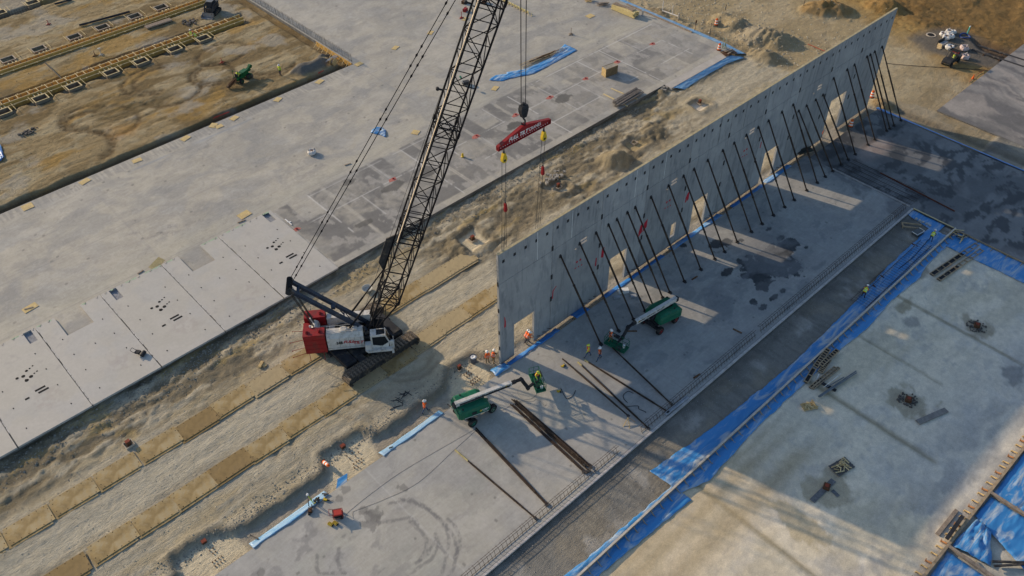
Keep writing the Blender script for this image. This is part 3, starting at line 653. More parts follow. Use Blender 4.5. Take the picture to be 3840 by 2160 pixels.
# upper works
b = MB(OFF); b.bx(-5.2, 2.0, -1.5, 1.5, 1.15, 1.5); b.bx(-4.7, 1.7, -.75, -.55, 1.5, 2.35); b.bx(-4.7, 1.7, .55, .75, 1.5, 2.35); b.bx(.9, 2.1, -.9, .9, 1.5, 2.1); b.build('deck', M_dark, crane)
def housing(y0, y1, x0, x1, out):
    b = MB(OFF); s = out
    yo, yi = (y0, y1) if s < 0 else (y1, y0)
    poly = [(yo, 1.42), (yo - s * .02, 2.95), (yo - s * .3, 3.42), (yi, 3.45), (yi, 1.42)]
    V = [(x0, y, z) for y, z in poly] + [(x1, y, z) for y, z in poly]; n = 5
    F = [tuple(range(n)), tuple(range(n, 2 * n))[::-1]] + [(i, n + i, n + (i + 1) % n, (i + 1) % n) for i in range(n)]
    if s > 0: F = [q[::-1] for q in F]
    b.add(V, F)
    return b.build('engine_housing', M_white, crane)
hz = housing(-1.72, -.72, -3.3, .25, -1)
hz2 = housing(.72, 1.72, -3.3, 1.0, 1)
seam = MB(OFF)
for x in (-2.1, -1.2, -.62, -.05): seam.bx(x, x + .03, -1.735, -1.70, 1.5, 2.93)
seam.bx(-3.28, .2, -1.733, -1.70, 1.62, 1.66)
seam.build('panel_seam', mat('seam_grey', (.25, .25, .24), .6), hz)
b = MB(OFF)
for x in (-3.2, -2.3, -1.4, -.5, .2): b.tube((x, -1.42, 3.4), (x, -1.42, 3.85), .022, 5)
for z in (3.62, 3.85): b.tube((-3.2, -1.42, z), (.2, -1.42, z), .022, 5)
for x in (-3.2, -1.9, -.6): b.tube((x, -.76, 3.4), (x, -.76, 3.8), .022, 5)
b.tube((-3.2, -.76, 3.8), (-.6, -.76, 3.8), .022, 5)
b.build('handrail', M_white, crane)
b = MB(OFF)
for x0, x1 in ((-3.2, -2.6), (-.75, -.6)): b.bx(x0, x1, -.7, .7, 2.5, 2.62)
b.bx(-3.3, 1.0, .6, .72, 2.5, 2.66); b.bx(-3.3, .3, -.72, -.6, 2.5, 2.66); b.bx(-.75, -.6, -.7, -.58, 2.6, 3.3); b.bx(-4.4, -3.3, -.6, -.45, 2.3, 2.6); b.bx(-4.4, -3.3, .45, .6, 2.3, 2.6)
b.build('deck_frame', M_white, crane)
for x, r in ((-1.9, .5), (-.2, .42), (.6, .3)):
    w = MB(OFF).lathe([(r * 1.15, -.5), (r * 1.15, -.44), (r * .75, -.43), (r * .75, .43), (r * 1.15, .44), (r * 1.15, .5)], (x, 0, 2.25), 18, 'y')
    w.build('winch_drum', M_black, crane)
b = MB(OFF); b.lathe([(.42, -.02), (.42, .12), (.3, .2)], (-1.6, -1.1, 3.46), 14); b.bx(-.75, -.3, -1.3, -.8, 3.45, 3.62); b.build('air_intake', M_white, crane)
ex = MB(OFF); ex.tube((.35, -1.0, 2.9), (.35, -1.0, 3.6), .09, 8); ex.tube((.35, -1.0, 2.6), (.9, -.8, 2.6), .2, 8); ex.bx(.3, .9, -1.3, -.75, 1.5, 2.4); ex.build('exhaust', M_dark, crane)
# counterweights
for y0, y1 in ((-1.80, -.72), (.72, 1.80)):
    b = MB(OFF); b.bx(-5.5, -3.42, y0, y1, 1.25, 3.72); cw = b.build('counterweight', M_red, crane)
    for x in (-5.2, -4.0): MB(OFF).bx(x, x + .12, (y0 + y1) / 2 - .2, (y0 + y1) / 2 + .2, 3.7, 3.86).box((x + .06, (y0 + y1) / 2, 3.9), (.16, .16, .12)).build('lifting_lug', M_red, cw)
    b = MB(OFF)
    for z in (1.85, 2.45, 3.08): b.bx(-5.515, -3.405, y0 - .012, y1 + .012, z, z + .02)
    b.build('slab_gap', mat('deep_red', (.16, .008, .01), .6), cw)
b = MB(OFF); b.bx(-5.62, -4.85, -.72, .72, 1.3, 3.1); b.bx(-5.45, -4.95, -.5, .5, 3.1, 3.3); b.build('rear_counterweight', M_red, crane)
b = MB(OFF); b.bx(-4.85, -4.0, -.5, .5, 2.3, 3.1); b.lathe([(.33, -.45), (.33, .45)], (-4.45, 0, 3.2), 14, 'y'); b.lathe([(.42, -.5), (.42, -.44)], (-4.45, 0, 3.2), 14, 'y'); b.lathe([(.42, .44), (.42, .5)], (-4.45, 0, 3.2), 14, 'y')
b.bx(-4.9, -4.7, -.6, -.45, 3.0, 3.9); b.bx(-4.9, -4.7, .45, .6, 3.0, 3.9); b.build('gantry_base', M_white, crane)
for (p, q) in (((-5.5, -1.6, 3.1), (-6.7, -1.75, 3.0)), ((-5.5, -1.7, 2.1), (-6.7, -1.9, 2.0)), ((-5.45, -1.75, 1.35), (-6.7, -2.1, 1.3)), ((-5.6, -.3, 3.0), (-6.6, -.3, 3.05)), ((-5.2, -1.82, 1.4), (-5.2, -1.9, .45)), ((-3.8, -1.82, 1.4), (-3.8, -1.9, .45))):
    MB(OFF).tube(p, q, .028, 5).tube(q, Vector(q) + (Vector(q) - Vector(p)) * .08, .05, 5).build('marker_rod', M_red, crane)
# cab
b = MB(OFF)
cab_poly = [(.95, 1.55), (.95, 3.25), (2.45, 3.25), (2.75, 2.2), (2.62, 1.55)]
b.prism_y(cab_poly, -2.1, -1.15)
cabo = b.build('cab', M_white, crane)
g_ = MB(OFF)
g_.prism_y([(1.12, 2.0), (1.12, 3.05), (2.38, 3.05), (2.66, 2.22), (2.0, 1.75)], -2.115, -2.09)
g_.build('side_window', M_glass, cabo)
g_ = MB(OFF); g_.add([(2.47, -2.02, 3.2), (2.47, -1.22, 3.2), (2.775, -1.22, 2.15), (2.775, -2.02, 2.15)], [(0, 1, 2, 3), (3, 2, 1, 0)]); g_.add([(2.76, -2.02, 2.1), (2.76, -1.22, 2.1), (2.66, -1.22, 1.7), (2.66, -2.02, 1.7)], [(0, 1, 2, 3)]); g_.build('windscreen', M_glass, cabo)
g_ = MB(OFF); g_.bx(1.55, 2.4, -2.0, -1.25, 3.24, 3.265); g_.build('roof_window', M_glass, cabo)
b = MB(OFF)
b.prism([(.3, -2.25), (.6, -2.5), (2.9, -2.5), (3.15, -2.2), (3.15, -1.2), (2.8, -1.2), (2.8, -2.08), (.9, -2.08), (.3, -1.75)], 1.3, 1.55)
b.bx(.35, .95, -2.3, -1.75, 1.5, 2.2); b.bx(2.9, 3.1, -2.45, -2.2, .9, 1.4)
for x, y in ((1.0, -2.45), (2.0, -2.45), (3.1, -2.2), (3.1, -1.3)): b.tube((x, y, 1.5), (x, y, 2.2), .02, 5)
b.tube((3.1, -2.2, 2.2), (3.1, -1.3, 2.2), .02, 5); b.bx(2.75, 3.15, -2.15, -2.05, 1.5, 2.35)
b.build('cab_walkway', M_white, crane)
b = MB(OFF); b.tube((1.0, -2.1, 3.27), (2.4, -2.1, 3.4), .02, 5); b.tube((1.0, -2.1, 3.27), (1.0, -2.1, 2.0), .025, 5); b.tube((2.4, -2.1, 3.4), (2.4, -1.2, 3.4), .02, 5); b.build('cab_rail', M_white, cabo)
# lettering on the flank
YF = -1.742
text_obj('fleet_number', '348', .52, M_letter_black, hz, frame((-2.12, YF, 2.3 + CZ), (1, 0, 0), (0, 0, 1)), 0, .014, .004, .8)
text_obj('company_name', 'FULL', .5, M_letter_red, hz, frame((-1.22, YF, 2.36 + CZ), (1, 0, 0), (0, 0, 1)), .35, .014, .004, 1.0)
text_obj('company_name', 'TILT', .5, M_letter_red, hz, frame((-.34, YF, 2.16 + CZ), (1, 0, 0), (0, 0, 1)), .35, .014, .004, 1.0)
MB(OFF).bx(-.9, -.1, YF - .004, YF + .01, 2.34, 2.37).build('logo_bar', M_letter_red, hz)
# live mast
for sy in (-1, 1):
    MB(OFF).bar((1.0, sy * .62, 2.2), (-5.75, sy * .62, 8.85), .30, .42, up=(0, 1, 0)).build('mast_beam', M_navy, crane)
b = MB(OFF); b.bar((-5.2, -.62, 8.3), (-5.2, .62, 8.3), .25, .25); b.bar((-1.4, -.62, 4.55), (-1.4, .62, 4.55), .12, .12); b.bar((-.6, -.6, 3.8), (-1.6, .6, 4.8), .07, .07); b.box((-2.3, .1, 5.6), (.4, .5, .3)); b.bar((-1.4, .0, 4.5), (-1.7, 0, 5.1), .1, .1); b.build('mast_tie', M_navy, crane)
for y in (-.95, -.72, -.42, -.14, .14, .42, .72, .95):
    MB(OFF).lathe([(.30, -.05), (.24, 0), (.30, .05)], (-5.92, y, 8.92), 14, 'y').build('mast_sheave', M_black, crane)
b = MB(OFF); b.tube((-5.92, -1.02, 8.92), (-5.92, 1.02, 8.92), .1, 8); b.build('mast_axle', M_black, crane)
for y in (-.48, -.38, -.28, -.18, .18, .28, .38, .48):
    MB(OFF).tube((-5.95, y * 1.4, 8.7), (-4.45, y, 3.4), .024, 4).build('reeving_rope', M_rope, crane)
# boom
Bp = Vector((1.5, 0, 2.0)); Tp = Vector((16.9, 0, 44.5)); BL = (Tp - Bp).length; bu = (Tp - Bp) / BL; bw = Vector((0, 1, 0)); bn = bw.cross(bu) * -1
bn = Vector((-bu.z, 0, bu.x))
HW, HD = 1.1, .95
def bp(t, sw, sn):
    k0 = min(1, max(0, t) / 5.0); e = 1.0 if t < BL - 5 else max(.5, (BL - t) / 5)
    return Bp + bu * t + bw * (sw * HW * (.72 + .28 * k0)) + bn * ((HD if sn > 0 else HD * (.55 - 1.55 * k0)) * e)
b = MB(OFF)
for sw in (-1, 1):
    for sn in (-1, 1):
        ts = [0, 5, 12, 20, 28, 36, BL - 5, BL]
        for t0, t1 in zip(ts[:-1], ts[1:]): b.tube(bp(t0, sw, sn), bp(t1, sw, sn), .088, 7)
boom = b.build('boom_chords', M_boom, crane)
def lace(p, q, r=.042): MB(OFF).tube(p, q, r, 5).build('lattice_bar', M_boom, boom)
bays = [0.4, 2.6, 5.0]; t = 5.0
joints = [5.0, 13.4, 24.6, 36.5]
while t < BL - 3: t += 1.86; bays.append(t)
for i, (t0, t1) in enumerate(zip(bays[:-1], bays[1:])):
    for sn in (-1, 1):                                  # wide faces: strut + diagonal
        lace(bp(t1, -1, sn), bp(t1, 1, sn))
        if i % 2 == 0: lace(bp(t0, -1, sn), bp(t1, 1, sn))
        else: lace(bp(t0, 1, sn), bp(t1, -1, sn))
    for sw in (-1, 1):                                  # side faces
        lace(bp(t1, sw, -1), bp(t1, sw, 1))
        lace(bp(t0, sw, 1 if i % 2 else -1), bp(t1, sw, -1 if i % 2 else 1))
for tj in joints:
    for dt in (-.45, .45):
        for sn in (-1, 1): lace(bp(tj + dt, -1, sn), bp(tj + dt, 1, sn), .055)
        lace(bp(tj + dt, -1, -1), bp(tj + dt, 1, 1), .045); lace(bp(tj + dt, 1, -1), bp(tj + dt, -1, 1), .045)
        for sw in (-1, 1): lace(bp(tj + dt, sw, -1), bp(tj + dt, sw, 1), .055)
    for sw in (-1, 1):
        for sn in (-1, 1):
            p = bp(tj, sw, sn); MB(OFF).tube(p - bu * .22, p + bu * .22, .13, 7).build('boom_pin', M_boom, boom)
# boards laid along the boom's back as a walkway, above the near chord
b = MB(OFF)
for t0, t1 in ((12.2, 20), (20.05, 28), (28.05, 36), (36.05, BL - 2)):
    p, q = bp(t0, -1, 1), bp(t1, -1, 1); sh = bw * .21 + bn * .10
    b.bar(p + sh, q + sh, .22, .04, up=bn)
b.build('boom_walkway', M_tan, boom)
b = MB(OFF); p, q = bp(7.0, 1, 1), bp(11.5, 1, 1); V = [p + bn * .1, q + bn * .1, q + bn * .75 - bu * .6, p + bn * .75 + bu * .9]; V2 = [v - bw * .12 for v in V]
b.add(V + V2, [(0, 1, 2, 3), (7, 6, 5, 4), (0, 4, 5, 1), (1, 5, 6, 2), (2, 6, 7, 3), (3, 7, 4, 0)]); b.build('rope_guide', M_dark, boom)
for tj in (27.2, 34.9):
    p = bp(tj, 1, 1); MB(OFF).bar(p, p + bn * .5, .12, .12).tube(p + bn * .5 - bw * .12, p + bn * .5 + bw * .12, .14, 8).build('deflector_sheave', M_black, boom)
for sw in (-1, 1):                                        # backstops
    MB(OFF).tube(bp(7.6, sw * .8, 1), (-1.6, sw * .95, 2.6), .07, 7).tube(bp(7.6, sw * .8, 1) * .45 + Vector((-1.6, sw * .95, 2.6)) * .55, (-1.6, sw * .95, 2.6), .1, 7).build('boom_backstop', M_boom, crane)
b = MB(OFF); b.bx(1.3, 2.2, -.85, .85, 1.9, 2.6); b.lathe([(.2, -1.05), (.2, 1.05)], (1.5, 0, 2.1), 10, 'y'); b.bx(.6, 1.3, -.4, .4, 2.0, 2.9); b.build('boom_foot', M_boom, crane)
b = MB(OFF)
for y in (-.5, -.25, 0, .25, .5): b.lathe([(.42, -.05), (.36, 0), (.42, .05)], tuple(Tp + Vector((.3, y, -.2))), 14, 'y')
b.box(tuple(Tp), (.6, 1.3, .5)); b.build('boom_head', M_boom, crane)
for sy in (-1, 1):                                         # pendant bars with link plates
    p = Vector((-5.92, sy * .55, 9.1)); q = Vector((16.3, sy * .95, 44.7)); L_ = (q - p)
    pb = MB(OFF).tube(p, q, .036, 5).build('boom_pendant', M_boom, crane)
    for f in (.045, .075, .185, .215, .33, .36, .47, .495, .60, .625, .645, .74, .86):
        c = p + L_ * f; dd_ = L_.normalized(); MB(OFF).tube(c - dd_ * .2, c, .03, 6, .1).tube(c, c + dd_ * .2, .1, 6, .03).build('pendant_link', M_boom, pb)
MB(OFF).tube((-.2, .3, 2.6), bp(BL - 1, .3, 1) + bn * .4, .016, 4).build('whip_line', M_rope, crane)
inv36 = rotz(R(36))
def cl(p): return inv36 @ (Vector(p) - Vector((-8.4, 11.4, -CZ))) - Vector(OFF)
HX, HY = 4.75, 1.75
for dx, dy in ((-.32, 0), (-.22, .05), (.24, 0), (.33, .05)):
    MB(OFF).tube(cl((HX + dx * .9, HY + dy, 26.6)), cl((HX + dx * 1.15, HY + dy, 44.3)), .018, 4).build('hoist_rope', M_rope, crane)
# tool tray beside the boom foot
tagme = MB().lathe([(.42, 0), (.5, .12), (.62, .3), (.58, .3), (.4, .06)], (0, 0, 0), 9).build('clear_plastic_bowl', mat('milky_plastic', (.42, .42, .38), .5), None, tuple(Vector((-3.25, 17.94, -0.40)) + Vector((0, 0, .12))))
tag(tagme, 'pale upturned tray lying on churned dirt behind the crane boom', 'tray')

# ------------------------------------------------------------------ hook block, spreader beam and rigging
hb = thing('hook_block', 'black hook block hanging on ropes above the red spreader beam', 'hook block', (HX, HY, 24.95))
b = MB(); b.prism_y([(-.32, 1.75), (-.42, 1.45), (-.40, 1.2), (-.2, .62), (.2, .62), (.40, 1.2), (.42, 1.45), (.32, 1.75)], -.2, .2); b.lathe([(.1, -.24), (.1, .24)], (0, 0, 1.35), 8, 'y'); b.tube((0, 0, 1.75), (0, 0, 1.95), .12, 8); b.build('block_plates', M_black, hb)
b = MB(); pts = [(0, 0, .62), (0, 0, .42), (.12, 0, .3), (.2, 0, .12), (.14, 0, -.06), (-.02, 0, -.12), (-.17, 0, -.04), (-.2, 0, .12)]
b.path(pts, .075, 7); b.build('hook', M_black, hb)
bx_ = 1.8; ex_ = 7.85
sb = thing('spreader_beam', 'red lifting beam lettered FULL TILT CRANES hanging under the hook block', 'lifting beam', (4.82, HY, 23.55))
b = MB()
hl = (ex_ - bx_) / 2
b.prism_y([(-hl, .1), (hl, .1), (hl, .42), (.35, 1.15), (-.35, 1.15), (-hl, .42)], -.05, .05)
b.bx(-hl - .03, hl + .03, -.16, .16, .02, .1); b.bar((-hl, 0, .45), (-.35, 0, 1.18), .32, .06); b.bar((hl, 0, .45), (.35, 0, 1.18), .32, .06); b.bx(-.36, .36, -.16, .16, 1.15, 1.21); b.bx(-hl - .04, -hl + .02, -.16, .16, .1, .46); b.bx(hl - .02, hl + .04, -.16, .16, .1, .46); b.bx(-.15, .15, -.06, .06, 1.15, 1.4)
beam = b.build('beam', M_red, sb)
text_obj('beam_lettering', 'FULL TILT', .50, M_lettering, beam, frame((-.72, -.056, .50), (1, 0, 0), (0, 0, 1)), .3, .014, .003, 1.0)
text_obj('beam_lettering', 'CRANES', .44, M_lettering, beam, frame((1.22, -.056, .50), (1, 0, 0), (0, 0, 1)), 0, .004, .003, .88)
b = MB()
for k in range(22):
    x = -hl + .3 + k * (2 * hl - .6) / 21; b.box((x, -.058, .19), (.06, .02, .06))
b.build('bolt_hole', M_lettering, beam)
b = MB()
for sx in (-1, 1):
    b.tube((sx * 2.35 - .06, 0, .0), (sx * 2.35 - .06, 0, -.35), .035, 6); b.tube((sx * 2.35 + .06, 0, .0), (sx * 2.35 + .06, 0, -.3), .035, 6); b.lathe([(.1, -.05), (.13, 0), (.1, .05)], (sx * 2.35, 0, -.42), 8, 'y')
b.tube((0, -.08, 1.35), (0, .08, 1.35), .09, 8); b.build('shackle', M_dark, sb)
for sx, xw, lab in ((-1, 1.05, 'left'), (1, 5.25, 'right')):
    X0 = 4.82 + sx * 2.35
    sh = thing('sheave_block', 'yellow rope sheave hanging under the %s end of the red beam' % lab, 'sheave block', (X0, HY, 22.1), 0, 'rigging sheaves under the beam')
    b = MB(); b.prism_y([(-.1, .95), (.1, .95), (.26, .45), (.27, .2), (.15, .02), (-.15, .02), (-.27, .2), (-.26, .45)], -.14, .14); b.build('cheek_plate', M_yellow, sh)
    b = MB(); b.lathe([(.12, -.16), (.12, .16)], (0, 0, .25), 8, 'y'); b.build('axle_pin', M_black, sh)
    b = MB(); b.path([(0, 0, .95), (.06, 0, 1.05), (0, 0, 1.15)], .05, 6); b.build('swivel', M_dark, sh)
    sl = thing('rigging_rope', 'pair of thin wire ropes running from the %s yellow sheave down to the wall top' % lab, 'rope', (X0, HY, 14.3), 0, 'rigging ropes')
    zb = 17.6 if sx < 0 else 19.0
    tgt = lambda dx: Vector((xw + dx - X0, .38 - HY, -.15))
    MB().tube((-.22, 0, 7.9), tgt(-.25), .024, 4).build('rope', M_rope, sl)
    low_ = Vector((xw + .15 - X0, .38 - HY, 0)).lerp(Vector((.22, 0, 0)), (zb - 14.2) / 8.0); low_.z = zb - 14.3
    MB().tube((.22, 0, 7.9), low_ + Vector((0, 0, 1.0)), .024, 4).build('rope', M_rope, sl)
    MB().tube(low_, tgt(.0), .022, 4).build('rope', M_rope, sl); MB().tube(low_ + Vector((.08, 0, 0)), tgt(.3), .022, 4).build('rope', M_rope, sl)
    lb = thing('lower_block', 'small red rope block hanging on the %s rigging ropes' % lab, 'rope block', tuple(Vector((X0, HY, 14.3)) + low_), 0, 'red lower rope blocks')
    MB().prism_y([(-.08, .9), (.08, .9), (.13, .5), (.17, .15), (.1, 0), (-.08, 0), (-.14, .2), (-.1, .5)], -.1, .1).build('block_plates', M_red, lb)
    MB().path([(0, 0, .88), (.07, 0, 1.0), (0, 0, 1.1), (-.07, 0, 1.0)], .035, 6).build('hook', M_dark, lb)

# ------------------------------------------------------------------ standing tilt-up panels
def wall_material(tint):
    m = bpy.data.materials.new('panel_concrete'); m.use_nodes = True
    nt = m.node_tree; N = nt.nodes; L = nt.links; b = N['Principled BSDF']; b.inputs['Roughness'].default_value = .75; b.inputs['Specular IOR Level'].default_value = .3
    tc = N.new('ShaderNodeTexCoord'); oi = N.new('ShaderNodeObjectInfo')
    out = None
    def noise(sc, st, det=8, ro=.65):
        mp = N.new('ShaderNodeMapping'); mp.inputs['Scale'].default_value = st
        ad = N.new('ShaderNodeVectorMath'); ad.operation = 'ADD'
        cb = N.new('ShaderNodeCombineXYZ'); ml = N.new('ShaderNodeMath'); ml.operation = 'MULTIPLY'; ml.inputs[1].default_value = 97.0
        L.new(oi.outputs['Random'], ml.inputs[0]); L.new(ml.outputs[0], cb.inputs[1])
        L.new(tc.outputs['Object'], ad.inputs[0]); L.new(cb.outputs[0], ad.inputs[1]); L.new(ad.outputs[0], mp.inputs[0])
        n = N.new('ShaderNodeTexNoise'); n.inputs['Scale'].default_value = sc; n.inputs['Detail'].default_value = det; n.inputs['Roughness'].default_value = ro
        L.new(mp.outputs[0], n.inputs['Vector']); return n.outputs['Fac']
    def ramp(f, p0, p1):
        r = N.new('ShaderNodeMapRange'); r.inputs[1].default_value = p0; r.inputs[2].default_value = p1; L.new(f, r.inputs[0]); return r.outputs[0]
    def mixr(f, a, c):
        mx = N.new('ShaderNodeMixRGB'); L.new(f, mx.inputs[0])
        if isinstance(a, tuple): mx.inputs[1].default_value = (*[v * tint for v in a], 1)
        else: L.new(a, mx.inputs[1])
        mx.inputs[2].default_value = (*[v * tint for v in c], 1); return mx.outputs[0]
    o = mixr(ramp(noise(.35, (1, 1, 1)), .35, .65), (.33, .33, .33), (.43, .425, .41))
    o = mixr(ramp(noise(1.1, (1.6, 1, .28)), .50, .70), o, (.22, .225, .235))
    o = mixr(ramp(noise(.9, (1, 1, .8)), .56, .74), o, (.47, .46, .44))
    o = mixr(ramp(noise(5, (2.5, 1, .12)), .60, .8), o, (.24, .24, .245))
    o = mixr(ramp(noise(9, (1, 1, 1)), .62, .8), o, (.30, .30, .30))
    L.new(o, b.inputs['Base Color'])
    return m
WALLS = [wall_material(t) for t in (.80, .72, .86, .76)]
M_groove = mat('groove', (.10, .10, .10), .9)
M_plate = mat('weld_plate', (.03, .03, .032), .6, .2)
M_redspray = mat('red_spray', (.42, .02, .035), .8, var=.2)
M_white_line = mat('white_stain', (.62, .61, .58), .8)
PW, PH, Z0 = 6.9, 14.2, -.32
def rects_minus(x0, x1, z0, z1, holes):
    xs = sorted({x0, x1} | {c for h in holes for c in h[:2] if x0 < c < x1}); zs = sorted({z0, z1} | {c for h in holes for c in h[2:] if z0 < c < z1})
    out = []
    for a, b_ in zip(xs[:-1], xs[1:]):
        run = None
        for c, d_ in zip(zs[:-1], zs[1:]):
            solid = not any(h[0] <= (a + b_) / 2 <= h[1] and h[2] <= (c + d_) / 2 <= h[3] for h in holes)
            if solid: run = [run[0], d_] if run else [c, d_]
            if not solid and run: out.append((a, b_, *run)); run = None
        if run: out.append((a, b_, *run))
    return out
ORD = ['leftmost', 'second', 'third', 'fourth', 'fifth', 'sixth', 'seventh', 'eighth', 'ninth', 'rightmost']
DOORS = {0: (1.85, 4.6, Z0, 4.1), 2: (15.75, 18.4, Z0, 4.1), 4: (29.75, 32.35, Z0, 4.1), 6: (43.45, 46.25, Z0, 4.2), 8: (57.45, 61.1, Z0, 5.5)}
MAN = {3: (26.05, 26.87, .95, 2.95), 7: (55.4, 56.2, 1.1, 3.1)}
SLITS = {1: 10.85, 3: 24.85, 5: 38.8, 7: 52.7}
lab_extra = {0: 'with a doorway and workers beneath, being hung from the crane', 1: 'with two short slits and red dots', 2: 'with a doorway behind leaning braces', 3: 'with a narrow upright opening low down', 4: 'with a doorway above a bright floor patch', 5: 'with two slits and no doorway', 6: 'with a doorway showing sunlit dirt', 7: 'with a narrow opening near the orange clad worker', 8: 'with the tallest doorway', 9: 'at the far end of the wall with four crowded braces'}
for k in range(10):
    x0 = PW * k + (.0 if k == 0 else .022); x1 = PW * (k + 1) - .022
    th = thing('wall_panel', '%s standing grey concrete wall panel of the long row, %s' % (ORD[k], lab_extra[k]), 'wall panel', (x0, 0, Z0), 0, 'standing wall panels')
    w = x1 - x0; h = PH - Z0; M_wall = WALLS[(k * 7) % 4]
    holes = []
    if k in DOORS: a, b_, c, d_ = DOORS[k]; holes.append((max(0, a - x0), b_ - x0, c - Z0, d_ - Z0))
    if k in MAN: a, b_, c, d_ = MAN[k]; holes.append((a - x0, b_ - x0, c - Z0, d_ - Z0))
    if k in SLITS: a = SLITS[k] - x0; holes += [(a, a + .95, 9.35 - Z0, 9.6 - Z0), (a, a + .95, 8.95 - Z0, 9.2 - Z0), (a - .75, a - .5, 8.75 - Z0, 8.93 - Z0)]
    if k == 8: holes.append((57.45 - x0 + 1.2, 57.45 - x0 + 1.9, 6.3 - Z0, 6.9 - Z0)) if False else None
    core = MB()
    for r in rects_minus(0, w, 0, h, holes): core.bx(r[0], r[1], .03, .25, r[2], r[3])
    th_core = core.build('panel_body', M_wall, th)
    # facing: proud fields parted by the reveal grooves
    zr = 10.6 - Z0; xr = 2.75 if k % 2 == 0 else 2.7; xr2 = 4.9
    rec = []
    for i in range(60):
        xc = .63 + 1.38 * i - x0
        if .2 < xc < w - .2: rec.append(xc)
    recess = [(xc - .16, xc + .16, 12.95 - Z0, 13.32 - Z0) for xc in rec]
    gr = [(0, w, zr - .02, zr + .02), ((xr2 if k % 2 == 0 else 2.6) - .02, (xr2 if k % 2 == 0 else 2.6) + .02, zr, h)]
    face = MB()
    for r in rects_minus(0, w, 0, h, holes + recess + gr): face.bx(r[0], r[1], 0, .0295, r[2], r[3])
    face.build('panel_face', M_wall, th)
    for xc in rec:
        MB().bx(xc - .15, xc + .15, .018, .0295, 12.96 - Z0, 13.31 - Z0).build('recess_plate', M_plate, th)
    MB().bx(0, w, .0, .25, h + .002, h + .03).build('top_strip', mat('painted_sunlit_top', (.40, .335, .20), .85, var=.25), th)  # added strip, sunlight on the panel's top face painted in as pale ochre
    # lighter streak in the upper reveal
    gx_ = (xr2 if k % 2 == 0 else 2.6)
    if k < 6: MB().bx(gx_ - .03, gx_ + .03, -.004, .02, zr + .1, h - .15).build('reveal_strip', M_white_line if k < 4 else M_groove, th)
    if k:
        for zz_ in (10.9, 7.2, 4.2):
            MB().bx(-.13, .11, -.03, -.001, zz_ - Z0 - .3, zz_ - Z0 + .3).build('weld_plate', M_plate, th)
    else:
        for zz_ in (10.6, 7.2, 4.2, 2.0): MB().bx(-.03, -.001, .04, .2, zz_ - Z0 - .25, zz_ - Z0 + .25).build('weld_plate', M_plate, th)
    # red spray marks and dowel bars at the foot
    if k in (1, 3, 5):
        xb = SLITS[k] - x0
        for (dx, dz, s_) in ((-.35, 6.95, .15), (.15, 6.95, .15), (-.45, 6.2, .08), (-.05, 6.15, .09), (.4, 6.1, .1), (-.6, 6.2, .06)):
            MB().lathe([(s_, -.004), (s_, -.001)], (xb + dx, 0, dz - Z0), 8, 'y').build('red_dot', M_redspray, th)
    if k == 0: MB().prism_y([(.55, 4.9), (.78, 4.9), (.78, 5.6), (.68, 6.3), (.6, 6.3), (.62, 5.6)], -.004, -.001).build('panel_number', M_redspray, th)
    if k == 1: MB().prism_y([(6.4, 4.9), (6.6, 4.9), (6.62, 6.0), (6.45, 6.0)], -.004, -.001).build('panel_number', M_redspray, th); MB().prism_y([(.15, 4.4), (.28, 4.4), (.33, 5.4), (.75, 5.8), (.7, 5.9), (.2, 5.5)], -.004, -.001).build('spray_mark', M_redspray, th)
    if k == 2: MB().prism_y([(.35, 5.6), (.75, 5.4), (.8, 6.8), (.42, 6.8)], -.004, -.001).build('panel_number', M_redspray, th); MB().prism_y([(6.3, 4.9), (6.85, 5.3), (6.88, 6.6), (6.5, 6.4), (6.3, 5.6)], -.004, -.001).build('spray_mark', M_redspray, th)
    if k == 3: MB().prism_y([(.05, 5.2), (.7, 5.6), (.72, 6.7), (.2, 6.4)], -.004, -.001).build('spray_mark', M_redspray, th)
    if k == 4: MB().prism_y([(.35, 5.3), (.5, 5.3), (.62, 5.9), (.62, 5.35), (.95, 5.5), (.95, 6.7), (.6, 6.5), (.35, 6.0)], -.004, -.001).build('panel_number', M_redspray, th)
    if k == 6: MB().prism_y([(.45, 6.0), (.62, 6.0), (.62, 6.9), (.45, 6.9)], -.004, -.001).build('panel_number', M_redspray, th)
    for xd in (5.0, 5.8, 6.5):
        if k in (0, 1, 2, 4, 6): MB().bar((xd, -.02, .5), (xd + .12, -.35, .75), .05, .05).build('dowel_bar', M_rebar, th)
